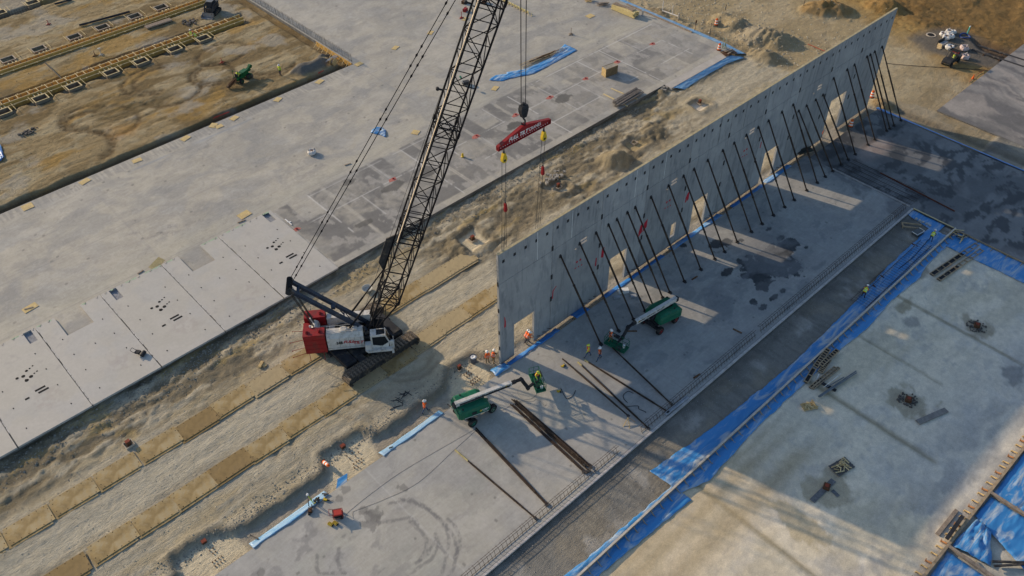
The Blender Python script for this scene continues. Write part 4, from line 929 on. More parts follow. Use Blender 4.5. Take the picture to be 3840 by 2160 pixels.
# ------------------------------------------------------------------ braces holding the wall
BR = [(8.0, 9.25), (10.7, 9.25), (13.05, 9.25), (14.87, 9.25), (16.15, 9.25), (17.75, 9.25), (18.95, 9.25), (21.45, 9.25), (24.3, 9.25), (26.8, 9.25), (28.6, 9.25), (31.0, 9.25), (33.7, 9.3), (35.8, 9.3), (38.1, 9.35), (40.4, 9.35), (42.4, 9.35), (45.1, 9.35), (47.4, 9.35),
      (49.2, 7.65), (50.9, 7.65), (52.9, 7.65), (54.5, 7.65), (56.2, 9.3), (59.3, 9.3), (61.0, 9.3), (64.0, 9.3), (64.8, 9.3), (65.9, 9.3), (67.7, 9.3)]
def brace_shape(name, zt, label, group=None, loc=(0, 0, 0)):
    t = thing(name, label, 'brace', loc, 0, group)
    p = Vector((1.0, -5.15, .14)); q = Vector((0, -.14, zt)); m1 = p.lerp(q, .33); m2 = p.lerp(q, .68)
    b = MB(); b.tube(p, q, .085, 8); b.build('inner_tube', M_pipe, t)
    b = MB(); b.tube(m1, m2, .108, 8); b.tube(m1 - (m2 - m1) * .01, m1 + (m2 - m1) * .015, .13, 8); b.tube(m2 - (m2 - m1) * .015, m2 + (m2 - m1) * .01, .13, 8); b.build('outer_tube', M_pipe, t)
    b = MB(); b.box((1.02, -5.22, .02), (.32, .42, .03)); b.box((.98, -5.18, .1), (.05, .3, .2)); b.box((1.12, -5.18, .1), (.05, .3, .2)); b.build('foot_shoe', M_dark, t)
    b = MB(); b.box((0, -.03, zt), (.22, .04, .4)); b.box((-.07, -.1, zt), (.03, .16, .22)); b.box((.07, -.1, zt), (.03, .16, .22)); b.build('wall_bracket', M_dark, t)
    return t
protoH = protoL = None
for i, (x, zt) in enumerate(BR):
    lab = 'dark steel brace propping the grey wall, number %s counting from the crane end' % ['one', 'two', 'three', 'four', 'five', 'six', 'seven', 'eight', 'nine', 'ten', 'eleven', 'twelve', 'thirteen', 'fourteen', 'fifteen', 'sixteen', 'seventeen', 'eighteen', 'nineteen', 'twenty', 'twenty-one', 'twenty-two', 'twenty-three', 'twenty-four', 'twenty-five', 'twenty-six', 'twenty-seven', 'twenty-eight', 'twenty-nine', 'thirty'][i]
    if zt < 8:
        if protoL is None: protoL = brace_shape('wall_brace', 7.65, lab, 'braces propping the wall', (x, 0, 0))
        else: dup(protoL, (x, 0, 0), None, lab)
    else:
        if protoH is None: protoH = brace_shape('wall_brace', 9.28, lab, 'braces propping the wall', (x, 0, 0))
        else: dup(protoH, (x, 0, 0), None, lab)
# ------------------------------------------------------------------ loose braces on the floor
def loose(p, q, label, r=.09, cat='brace', tip=None, group='loose braces lying on the floor'):
    p = Vector(p); q = Vector(q); c = (p + q) / 2
    t = thing('loose_brace', label, cat, tuple(c), 0, group)
    a = p - c; b_ = q - c; m1 = a.lerp(b_, .2); m2 = a.lerp(b_, .85)
    MB().tube(a, b_, r * .8, 8).build('inner_tube', M_pipe, t)
    MB().tube(m1, m2, r, 8).build('outer_tube', M_pipe, t)
    MB().box(tuple(b_), (.25, .25, .12)).build('foot_shoe', M_dark, t)
    if tip: MB().tube(a, a.lerp(b_, tip), r * .95, 8).build('unpainted_end', mat('raw_timber_end', (.40, .34, .16), .7, var=.3), t)
loose((4.75, -3.94, 0.10), (3.97, -13.31, 0.35), 'long rusty brace on the floor, its end on a wooden trestle')
loose((5.57, -5.29, 0.10), (4.39, -15.47, 0.10), 'long rusty brace on the floor reaching the rebar edge beyond the trestle', tip=.06)
loose((6.26, -5.56, 0.10), (7.20, -15.41, 0.10), 'long rusty brace on the floor nearest the two walking workers', tip=.05)
loose((9.30, -6.50, 0.35), (8.16, -15.04, 0.10), 'long dark brace lying under the far lift basket')
for i, (du, lab) in enumerate(((0, 'lowest'), (.22, 'second'), (.62, 'third'), (.84, 'fourth'), (1.06, 'fifth'), (1.3, 'outermost'))):
    p = Vector((-2.97, -5.01, 0.10)); q = Vector((-3.47, -15.06, 0.10)); n_ = Vector((.75, .65, 0)); 
    sl_ = (q - p).normalized() * ((i * 37 % 11) / 11 - .5) * .9; loose(p + n_ * du * .8 + sl_, q + n_ * du + sl_, '%s brace of the thick rusty bundle on the floor behind the near lift' % lab, group='bundle of braces by the near lift', r=.075)
loose(Vector((-2.68, -4.94, 0.10)) + Vector((.25, .3, .17)), Vector((-2.95, -14.99, 0.10)) + Vector((.2, .2, .17)), 'rusty brace lying on top of the thick bundle', group='bundle of braces by the near lift')
for du, lab in ((0, 'left'), (.2, 'right')):
    loose(Vector((-7.37, -4.57, 0.10)) + Vector((du, du * .8, 0)), Vector((-8.19, -14.74, 0.10)) + Vector((du * .5, du * .5, 0)), '%s brace of the rusty pair lying behind the thick bundle' % lab, group='pair of braces')
loose((-10.19, -4.99, 0.10), (-9.79, -15.01, 0.10), 'single rusty brace with a pale end lying nearest the camera', tip=.17)
tr_ = thing('trestle', 'small wooden trestle holding up a brace end on the floor', 'trestle', (3.48, -13.60, 0.00))
a = Vector((3.77, -13.45, 0.45)) - Vector((3.48, -13.60, 0.00)); MB().bar(a, Vector((2.90, -13.67, 0.00)) - Vector((3.48, -13.60, 0.00)), .06, .06).bar(a, Vector((3.18, -14.21, 0.00)) - Vector((3.48, -13.60, 0.00)), .06, .06).build('leg', M_lumber, tr_)
MB().bar(a, Vector((3.92, -14.22, 0.30)) - Vector((3.48, -13.60, 0.00)), .07, .07).build('rail', M_oldwood, tr_)
for i in range(8):
    p = Vector((-33.49, 0.80, -0.95)) + Vector((.26, -.2, 0)) * i; q = Vector((-32.49, 1.26, -0.95)) + Vector((.26, -.24, 0)) * i
    loose(p + (p - q) * .8, q, '%s dark pipe of the row lying in the sandy pit at the bottom edge' % ['first', 'second', 'third', 'fourth', 'fifth', 'sixth', 'seventh', 'last'][i], .075, 'pipe', None, 'pipes in the sandy pit')

# ------------------------------------------------------------------ ground mats under the crane
M_mat = mat('ground_mat', (.315, .225, .10), .8, var=.4, scale=.7, dirt=(.385, .315, .19), dirt_amt=.35, dirt_scale=.9, bump=.15, bump_scale=12)
M_mat2 = mat('ground_mat_dirty', (.25, .17, .07), .8, var=.3, scale=.8, dirt=(.20, .14, .065), dirt_amt=.35, dirt_scale=.7, bump=.15, bump_scale=12)
M_mat3 = mat('ground_mat_pale', (.38, .30, .17), .8, var=.2, scale=1.0, dirt=(.33, .255, .14), dirt_amt=.3, dirt_scale=.9, bump=.15, bump_scale=12)
hole_m = mat('pin_hole', (.05, .035, .02), .9)
ML, MWd = 3.75, 2.0
top_me = [MB().bx(-ML / 2, ML / 2, -MWd / 2, MWd / 2, .05, .1).mesh('mat_top', q) for q in (M_mat, M_mat2, M_mat3)]
low_me = [MB().bx(-ML / 2 - .22, ML / 2 - .28, -MWd / 2 - .26, MWd / 2 - .3, 0, .048).mesh('mat_lip', q) for q in (M_mat, M_mat2, M_mat3)]
hb_ = MB()
for i in range(6):
    x = -ML / 2 + .3 + i * (ML - .6) / 5
    hb_.lathe([(.05, .1), (.05, .108)], (x, -MWd / 2 + .12, 0), 6); hb_.lathe([(.05, .1), (.05, .108)], (x, MWd / 2 - .12, 0), 6)
    hb_.lathe([(.045, .048), (.045, .056)], (x - .25, -MWd / 2 - .13, 0), 6)
for y in (-.45, .45): hb_.lathe([(.05, .1), (.05, .108)], (-ML / 2 + .12, y, 0), 6); hb_.lathe([(.05, .1), (.05, .108)], (ML / 2 - .12, y, 0), 6)
holes_me = hb_.mesh('pin_holes', hole_m)
rows = []
for i, x in enumerate([-47.3, -43.35, -39.35, -35.4, -31.3, -27.6, -23.8, -19.9, -15.9, -12.1, -8.3, -4.4]): rows.append(('far', x + (1.95 if i < 20 else 0), 14.35, i))
for i, x in enumerate([-.25, 3.45, 7.1]): rows.append(('far', x, 14.4, 12 + i))
for i, x in enumerate([-45.2, -41.0, -36.85, -33.0, -29.4, -25.8, -22.1, -18.3, -14.5, -10.8, -7.0]): rows.append(('near', x, 7.75, i))
for i, x in enumerate([-3.1, .6, 4.3, 8.0, 11.6]): rows.append(('near', x, 8.05, 11 + i))
WORDS = ['first', 'second', 'third', 'fourth', 'fifth', 'sixth', 'seventh', 'eighth', 'ninth', 'tenth', 'eleventh', 'twelfth', 'thirteenth', 'fourteenth', 'fifteenth', 'sixteenth', 'seventeenth']
for row, x, y, i in rows:
    rr = random.Random(i * 7 + (row == 'far')); v = rr.choice([0, 0, 1, 2]) if x < -10 else rr.choice([0, 2, 2])
    zg = -.36 + rr.uniform(-.015, .015)
    t = thing('ground_mat', 'tan composite ground mat, %s from the left end of the row %s' % (WORDS[i], 'nearest the cast slab' if row == 'far' else 'nearest the trench'), 'ground mat', (x, y + rr.uniform(-.12, .12), zg), R(rr.uniform(-1.6, 1.2)), 'ground mats in the %s row' % row)
    t.rotation_euler.x = R(rr.uniform(-.5, .5)); t.rotation_euler.y = R(rr.uniform(-.4, .4))
    link('mat_top', top_me[v], t); link('mat_lip', low_me[v], t); h_ = link('pin_holes', holes_me, t)

# ------------------------------------------------------------------ wall panels still lying on the casting slab
M_cast = attr_mat('fresh_panel', .7, [(.5, .93, 1.05, (1, 1, 1)), (3, .94, 1.05, (1, 1, 1)), (18, .95, 1.05, (1, 1, 1))], [(8, .006, (1, 1, 1))], spec=.3)
M_castside = mat('panel_side', (.40, .385, .355), .85, var=.2)
M_hole = mat('dark_void', (.012, .012, .013), .9)
M_green_res = mat('green_bond_breaker', (.34, .44, .30), .8, var=.3, scale=4)
for k in range(8):
    xr_ = -3.75 - 7.07 * k; xl_ = xr_ - 6.95; y0, y1 = 22.62, 36.75
    th = thing('cast_panel', 'flat %s panel lying on the slab, %s counting left from the crane boom' % ('concrete' , WORDS[k]), 'wall panel', (xl_, y0, 0), 0, 'panels lying on the casting slab')
    w, h = 6.95, y1 - y0
    notch = (1.95, 4.75, h - 3.5, h + .1) if k % 2 else None
    man = ((5.75, 6.55, 12.1, 14.05) if k % 4 == 0 else (.85, 1.65, 12.1, 14.05)) if k % 2 == 0 else None
    n = .14; nx = int(w / n); ny = int(h / n)
    xs = np.linspace(0, w, nx + 1); ys = np.linspace(0, h, ny + 1)
    def snap(a, v): a[np.argmin(abs(a - v))] = v
    hs = [q for q in (notch, man) if q]
    for q in hs:
        for v in q[:2]: snap(xs, v)
        for v in q[2:]:
            if v < h: snap(ys, v)
    XX, YY = np.meshgrid(xs, ys); WX = XX + xl_; WY = YY + y0
    C = np.zeros(XX.shape + (3,)) + np.array((.43, .405, .355))
    C = mixc(C, ss(.42, .62, fbm(WX / 4, WY / 3, 701 + k)) * .6, (.445, .42, .38)); C = mixc(C, ss(.5, .66, fbm(WX / 3, WY / 3, 711)) * .4, (.395, .39, .375))
    C = mixc(C, ss(1.1, .5, np.hypot(XX - 4.3, YY - 3.6) / 1.6 + (fbm(WX / .8, WY / .8, 721) - .5) * .9) * .4 * ss(.45, .55, fbm(WX / .5, WY / .5, 731)), (.34, .30, .27))
    C = mixc(C, ss(.70, .76, fbm(WX / .9, WY / .9, 741)) * .35, (.33, .31, .29))
    xm = (xs[:-1] + xs[1:]) / 2; ym = (ys[:-1] + ys[1:]) / 2; keep = np.ones((ny, nx), bool)
    for q in hs: keep &= ~((xm[None, :] > q[0]) & (xm[None, :] < q[1]) & (ym[:, None] > q[2]) & (ym[:, None] < q[3]))
    o = link('panel_face', grid_mesh('panel_face', xs, ys, np.zeros(XX.shape), C, M_cast, keep), th); o.location.z = .22
    b = MB()
    for r in rects_minus(0, w, 0, h, [(q[0], q[1], q[2], q[3]) for q in hs]): b.bx(r[0], r[1], r[2], r[3], .006, .216)
    b.build('panel_body', M_castside, th)
    for xi in (1.35, w - 1.35, w / 2 + .1):
        for yi in (1.6, 4.8, 7.6, 10.4):
            if xi == w / 2 + .1 and yi not in (7.6,): continue
            MB().box((xi, yi, .225), (.10, .16, .03)).build('lifting_insert', M_hole, th)
    if k % 2 == 0:
        cx = w / 2 + .4
        for dx, dy, r in ((0, 0, .19), (.5, .5, .15), (.85, .6, .1), (1.2, .75, .09), (.05, -.75, .2), (.55, -.55, .2), (.95, -.35, .09), (1.25, -.25, .09), (-.55, .15, .16)):
            MB().lathe([(r, .212), (r, .228)], (cx - .3 + dx, 8.2 + dy, 0), 10).build('sleeve_opening', M_hole, th)
        for (ax, ay, L_) in ((.3, 5.5, 1.0), (.45, 5.05, 1.0), (-1.1, 5.1, .42)): MB().box((cx + ax, ay, .22), (L_, .24, .018)).build('slot_opening', M_hole, th)
    if man:
        MB().bx(man[0], man[1], man[2], man[3], .0045, .006).build('opening_floor', mat('opening_floor', (.24, .25, .27), .85, var=.35, scale=4), th)
    b = MB()
    segs = [(0, 1.9), (4.8, w)] if notch else [(0, w)]
    rr = random.Random(k)
    for s0, s1 in segs:
        x = s0 + .1
        while x < s1 - .3:
            L_ = rr.uniform(.3, .9); L_ = min(L_, s1 - x)
            if rr.random() < .6: b.prism([(x, h - .03), (x + L_, h - .02), (x + L_ - .05, h - .16 - rr.random() * .14), (x + .05, h - .2)], .221, .2245)
            x += L_ + .05
    if b.f: tag(b.build('green_residue', M_green_res, th), kind='stuff')
    for s0, s1 in segs:
        x = s0 + .3
        while x < s1 - .2:
            MB().path([(x, h - .02, .2), (x + .1, h - .35, .24), (x + .28, h - .05, .24)], .012, 4).build('rebar_hook', M_rebar, th); x += rr.uniform(.8, 1.4)
    b = MB()
    for j in range(14): 
        if rr.random() < .8: b.bx(-.06, .03, j * 1.0 + .1, j * 1.0 + .95, .2, .232)
    tag(b.build('joint_strip', mat('joint_foam', (.48, .455, .42), .8, var=.3), th), kind='stuff')

# ------------------------------------------------------------------ boom lifts
def wheel(parent, c, r, w, rim_m, n=16, name='wheel'):
    c = Vector(c)
    t = MB().lathe([(r * .62, -w / 2), (r * .93, -w / 2), (r, -w * .3), (r, w * .3), (r * .93, w / 2), (r * .62, w / 2)], c, n, 'y')
    for i in range(n):
        a = 2 * math.pi * i / n
        t.bar(c + Vector((math.cos(a) * r, -w * .42, math.sin(a) * r)), c + Vector((math.cos(a + .15) * r, w * .42, math.sin(a + .15) * r)), r * .13, r * .07, up=(math.cos(a), 0, math.sin(a)))
    o = t.build(name, M_rubber, parent)
    for s in (-1, 1):
        rm = MB().lathe([(r * .62, s * (w / 2 - .02)), (r * .56, s * (w / 2 + .005)), (r * .25, s * (w / 2 - .015)), (r * .22, s * (w / 2 + .03)), (.01, s * (w / 2 + .03))], c, n, 'y')
        rm.build('rim', rim_m, o)
    return o
def rounded_hood(x0, x1, y0, y1, z0, z1, cut_f, cut_r, m, parent, out):
    """hood with sloping ends and a rounded outer shoulder"""
    yo, yi = (y0, y1) if out < 0 else (y1, y0); s = -1 if out < 0 else 1
    prof = [(yi, z0), (yo - s * .06, z0), (yo, z0 + .12), (yo - s * .03, z1 - .38), (yo - s * .14, z1 - .12), (yo - s * .34, z1), (yi, z1)]
    st = [(x0, .55, .80), (x0 + .14, .86, .95), (x0 + cut_r, 1, 1), (x1 - cut_f, 1, 1), (x1 - .16, .80, .90), (x1, .45, .72)]
    V = []; n = len(prof)
    for x, kz, ky in st:
        for y, z in prof: V.append((x, yi + (y - yi) * ky, z0 + .06 * (1 - kz) + (z - z0) * kz))
    F = []
    for k in range(len(st) - 1):
        for i in range(n): F.append((k * n + i, k * n + (i + 1) % n, (k + 1) * n + (i + 1) % n, (k + 1) * n + i))
    F += [tuple(range(n))[::-1], tuple(range((len(st) - 1) * n, len(st) * n))]
    if s > 0: F = [f[::-1] for f in F]
    return MB().add(V, F).build('hood', m, parent)
def basket(parent, c, yaw, L_=2.35, W_=.95, m=None):
    """work platform; c = middle of its floor in the lift's own frame"""
    Rm = rotz(yaw); c = Vector(c)
    def P(x, y, z): return c + Rm @ Vector((x, y, z))
    b = MB()
    b.box(c + Vector((0, 0, .03)), (L_, W_, .05), Rm)
    for k in range(9): b.bar(P(-L_ / 2 + k * L_ / 8, -W_ / 2, .065), P(-L_ / 2 + k * L_ / 8, W_ / 2, .065), .02, .02)
    for sx, sy in ((1, 0), (-1, 0), (0, 1), (0, -1)):
        if sx: b.bar(P(sx * L_ / 2, -W_ / 2, .12), P(sx * L_ / 2, W_ / 2, .12), .03, .14)
        else: b.bar(P(-L_ / 2, sy * W_ / 2, .12), P(L_ / 2, sy * W_ / 2, .12), .03, .14)
    fl = b.build('platform_floor', m, parent)
    b = MB()
    X = [-L_ / 2, -L_ / 6, L_ / 6, L_ / 2]
    for z in (.55, 1.08):
        for sy in (-1, 1): b.tube(P(-L_ / 2, sy * W_ / 2, z), P(L_ / 2, sy * W_ / 2, z), .025, 6)
        for sx in (-1, 1): b.tube(P(sx * L_ / 2, -W_ / 2, z), P(sx * L_ / 2, W_ / 2, z), .025, 6)
    for x in X:
        for sy in (-1, 1): b.tube(P(x, sy * W_ / 2, .05), P(x, sy * W_ / 2, 1.08), .025, 6)
    b.tube(P(-L_ / 2, 0, .05), P(-L_ / 2, 0, 1.08), .02, 6); b.tube(P(L_ / 2, 0, .05), P(L_ / 2, 0, 1.08), .02, 6)
    b.build('guard_rail', m, parent)
    MB().box(P(.25, -W_ / 2 + .14, 1.0), (.6, .28, .22), Rm).build('control_box', M_black, parent)
    b = MB().lathe([(.13, 0), (.15, .33), (.15, .36)], P(-.75, -.18, .07), 10); b.build('bucket', M_lettering, parent)
    MB().box(P(-.4, .25, .2), (.5, .3, .22), Rm).build('tool_bag', M_dark, parent)
def boom_lift(label, loc, yaw_ch, yaw_up, rim_m, boom_r, boom_t, knuckle, jib_end, bas_c, bas_yaw, texts, dark_under):
    t = thing('boom_lift', label, 'boom lift', loc, 0, 'boom lifts on the floor')
    Rc = rotz(yaw_ch)
    ch = bpy.data.objects.new('chassis_pivot', None)
    bpy.data.objects.remove(ch)
    b = MB(); b.box((0, 0, .62), (2.7, .95, .38)); b.box((1.22, 0, .52), (.35, 1.9, .26)); b.box((-1.22, 0, .52), (.35, 1.9, .26)); b.lathe([(.5, .8), (.5, 1.0)], (0, 0, 0), 14)
    for sx in (-1, 1): b.tube((sx * 1.22, -.5, .75), (sx * .5, -.25, .75), .06, 6)
    b.rotate(Rc); b.build('chassis', M_black, t)
    for sx in (-1, 1):
        for sy in (-1, 1): wheel(t, Rc @ Vector((sx * 1.22, sy * 1.08, .46)), .46, .36, rim_m)
    Ru = rotz(yaw_up)
    up = Ru.to_4x4()
    def turn(o): o.matrix_local = up; return o
    b = MB(); b.bx(-1.7, 1.15, -1.0, 1.0, .98, 1.12); b.bx(-1.6, .6, -.3, -.18, 1.1, 1.9); b.bx(-1.6, .6, .18, .3, 1.1, 1.9); turn(b.build('turntable', M_black, t))
    h1 = turn(rounded_hood(-1.95, 1.2, -1.22, -.34, 1.0, 2.12, .55, .3, M_green, t, -1)); h2 = turn(rounded_hood(-1.95, 1.0, .34, 1.22, 1.0, 2.12, .55, .3, M_green, t, 1))
    turn(MB().bx(-2.0, -1.6, -1.0, 1.0, 1.0, 1.75).build('tail_weight', M_green, t))
    for p in ((-1.1, .8, 2.12), (-1.5, -.9, 2.05)): turn(MB().lathe([(.07, 0), (.07, .16), (.04, .2)], p, 8).build('beacon', M_black, h2 if p[1] > 0 else h1)); 
    for o in list(h1.children) + list(h2.children): o.matrix_local = Matrix()
    b = MB(); b.bx(-.75, -.3, -1.245, -1.21, 1.35, 1.65); o = b.build('hood_vent', M_black, h1)
    o = MB().lathe([(.11, -1.252), (.11, -1.235)], (.12, 0, 1.55), 10, 'y').build('sun_emblem', M_yellow, h1)
    text_obj('hire_name', 'SUNBELT', .17, M_lettering, h1, frame((.55, -1.25, 1.58), (1, 0, 0), (0, 0, 1)), .1, .004, .004)
    text_obj('hire_name', 'RENTALS', .10, M_lettering, h1, frame((.55, -1.25, 1.42), (1, 0, 0), (0, 0, 1)), .1, .002, .004)
    MB().bx(-1.5, .9, -1.247, -1.232, 1.16, 1.20).build('pin_stripe', M_lettering, h1)
    # booms
    br, bt = Vector(boom_r), Vector(boom_t); ax_ = (bt - br).normalized()
    side = ax_.cross(Vector((0, 0, 1))).normalized(); upv = side.cross(ax_)
    b = MB(); b.bar(br, bt, .36, .46); main = b.build('main_boom', M_white, t)
    b = MB(); b.bar(br + ax_ * .1 - upv * .235, bt - ax_ * .3 - upv * .235, .22, .06); b.bar(br - ax_ * .08, br + ax_ * .1, .30, .34); b.box(br - upv * .1 - ax_ * .05, (.3, .4, .5)); b.bar(bt - ax_ * .1, bt + ax_ * .45, .27, .32)
    b.bar(br + ax_ * 1.8 - upv * .3, br + ax_ * 3.2 - upv * 1.0, .16, .16)
    if dark_under: b.bar(br + ax_ * .4 + side * .19 - upv * .08, bt - ax_ * .2 + side * .19 - upv * .08, .03, .2)
    b.build('boom_fittings', M_black, main)
    sgn = 1 if texts[0] > 0 else -1
    xd = ax_ * sgn; off = side * (.176 if sgn > 0 else -.176)
    nd = side if sgn > 0 else -side
    if xd.cross(upv).dot(nd) < 0: xd = -xd
    L_ = (bt - br).length
    o = text_obj('boom_lettering', 'SUNBELT RENTALS', .29, M_letter_black, main, frame(br + ax_ * L_ * texts[1] + nd * .186, xd, upv), .1, .008, .003, .9)
    o = text_obj('boom_lettering', "SKY LIFT", .29, M_letter_black, main, frame(br + ax_ * L_ * texts[2] + nd * .186, xd, upv), .3, .008, .003, .9)
    MB().lathe([(.13, 0), (.13, .003)], (0, 0, 0), 10).build('sun_emblem', M_yellow, main).matrix_local = frame(br + ax_ * L_ * texts[3] + nd * .182, xd, upv)
    kn = Vector(knuckle); je = Vector(jib_end)
    b = MB(); b.bar(bt + ax_ * .3, kn, .2, .22); b.bar(kn, je, .2, .30); b.lathe([(.2, -.16), (.2, .16)], kn, 10, 'y'); b.tube(bt + upv * .22, kn + Vector((0, 0, .25)), .035, 6); b.tube(kn + Vector((0, 0, -.2)), je + Vector((.0, .0, -.22)), .05, 6); b.build('jib', M_black, t)
    bc = Vector(bas_c); Rb = rotz(bas_yaw)
    b = MB(); b.bar(je, je.lerp(bc + Vector((0, 0, .45)), .6), .2, .24); b.bar(je.lerp(bc + Vector((0, 0, .45)), .5), bc + Vector((0, 0, .3)), .12, .14); b.box(je, (.3, .3, .4)); b.build('rotator', M_black, t)
    basket(t, bc, bas_yaw, m=M_green)
    return t
M_rimg = mat('rim_green', (.01, .16, .11), .5, var=.2, dirt=(.3, .32, .2), dirt_amt=.2)
M_rimr = mat('rim_red', (.26, .012, .014), .5, var=.2)
o1 = Vector((-5.95, -2.9, 0))
def L1(*p): return Vector(p) - o1
boom_lift('green boom lift with green wheels, its basket holding a worker in a lime helmet', tuple(o1), 0, R(-18), M_rimg,
          L1(-7.9, -2.45, 2.35), L1(-2.5, -4.25, 2.55), L1(-1.55, -4.6, 2.6), L1(-1.15, -5.1, 1.5), L1(.25, -4.95, .85), R(64), (1, .78, .42, .9), True)
o2 = Vector((15.7, -7.25, 0))
def L2(*p): return Vector(p) - o2
boom_lift('green boom lift with red wheels parked under the wall braces, white boom lettered SUNBELT RENTALS', tuple(o2), 0, R(169), M_rimr,
          L2(17.35, -7.75, 2.75), L2(12.2, -6.85, 2.25), L2(11.3, -6.65, 2.0), L2(10.65, -6.6, .95), L2(9.85, -6.55, .22), R(100), (-1, .76, .42, .94), False)

# ------------------------------------------------------------------ people
SKIN = mat('skin', (.42, .25, .17), .6, var=.1)
HATW = mat('helmet_white', (.75, .74, .71), .35, var=.04); HATY = mat('helmet_lime', (.62, .66, .08), .4, var=.04)
VOR = mat('vest_orange', (.80, .13, .02), .7, var=.12); VLI = mat('vest_lime', (.56, .66, .03), .7, var=.12)
TDK = mat('trousers_navy', (.035, .04, .06), .9, var=.25); TBR = mat('trousers_tan', (.21, .145, .075), .9, var=.25); TJE = mat('jeans_blue', (.06, .09, .16), .9, var=.25); TGR = mat('trousers_grey', (.19, .175, .15), .9, var=.25)
SBK = mat('shirt_black', (.03, .03, .033), .9, var=.2); SGY = mat('shirt_grey', (.24, .24, .25), .9, var=.2); SLI = VLI
BOOT = mat('boots', (.06, .042, .028), .8, var=.3); TAPE = mat('reflective_tape', (.62, .62, .58), .4, var=.1)
def pose(kind):
    J = {}
    hz_, lean = (.93, .04)
    if kind == 'bend': hz_, lean = .88, .95
    if kind == 'stoop': hz_, lean = .90, .45
    if kind == 'crouch': hz_, lean = .5, .85
    if kind == 'sit': hz_, lean = .45, .1
    pel = Vector((-.12 if kind in ('bend', 'crouch') else 0, 0, hz_)); d_ = Vector((math.sin(lean), 0, math.cos(lean)))
    J['pel'] = pel; J['wai'] = pel + d_ * .2; J['che'] = pel + d_ * .43; J['nec'] = pel + d_ * .56
    hd = (d_ + Vector((0, 0, .6)) if kind in ('bend', 'stoop', 'crouch') else Vector((.05, 0, 1))).normalized()
    J['hb'] = J['nec'] + hd * .09; J['ht'] = J['nec'] + hd * .27; J['hd'] = hd; J['d'] = d_
    feet = {'stand': ((.02, .12), (-.02, -.12)), 'walk': ((.34, .09), (-.36, -.09)), 'bend': ((.06, .16), (-.05, -.16)), 'stoop': ((.2, .13), (-.14, -.13)), 'crouch': ((.1, .16), (-.1, -.14)), 'sit': ((.5, .13), (.48, -.13)), 'work': ((.1, .14), (-.1, -.14))}[kind]
    for s, (fx, fy), n in ((1, feet[0], 'L'), (-1, feet[1], 'R')):
        J['hip' + n] = pel + Vector((0, s * .1, -.02)); ft = Vector((fx, fy, .085)); mid_ = (J['hip' + n] + ft) / 2
        span = (J['hip' + n] - ft).length; bend_ = math.sqrt(max(0, .43 ** 2 - (span / 2) ** 2)) if span < .86 else .02
        J['kn' + n] = mid_ + Vector((max(.03, bend_), s * (.06 if kind == 'crouch' else 0), .02 if kind != 'sit' else .1)); J['an' + n] = ft; J['to' + n] = ft + Vector((.17, s * .03, -.045))
        sh = J['che'] + d_ * .07 + Vector((0, s * .19, 0)); J['sh' + n] = sh
        if kind == 'walk': el = sh + Vector((-.1 * s * -1, s * .05, -.28)); ha = el + Vector((.12 * s + .06, 0, -.23))
        elif kind in ('bend', 'crouch'): el = sh + Vector((.08, s * .06, -.27)); ha = el + Vector((.14, -s * .06, -.21))
        elif kind == 'stoop': el = sh + Vector((.12, s * .06, -.26)); ha = el + Vector((.22, -s * .05, -.1))
        elif kind in ('work', 'sit'): el = sh + Vector((.10, s * .07, -.26)); ha = el + Vector((.22, -s * .07, .04))
        else: el = sh + Vector((-.03, s * .07, -.28)); ha = el + Vector((.07, s * .0, -.25))
        J['el' + n] = el; J['ha' + n] = ha; J['hn' + n] = ha + (ha - el).normalized() * .08
    return J
BODY = {}
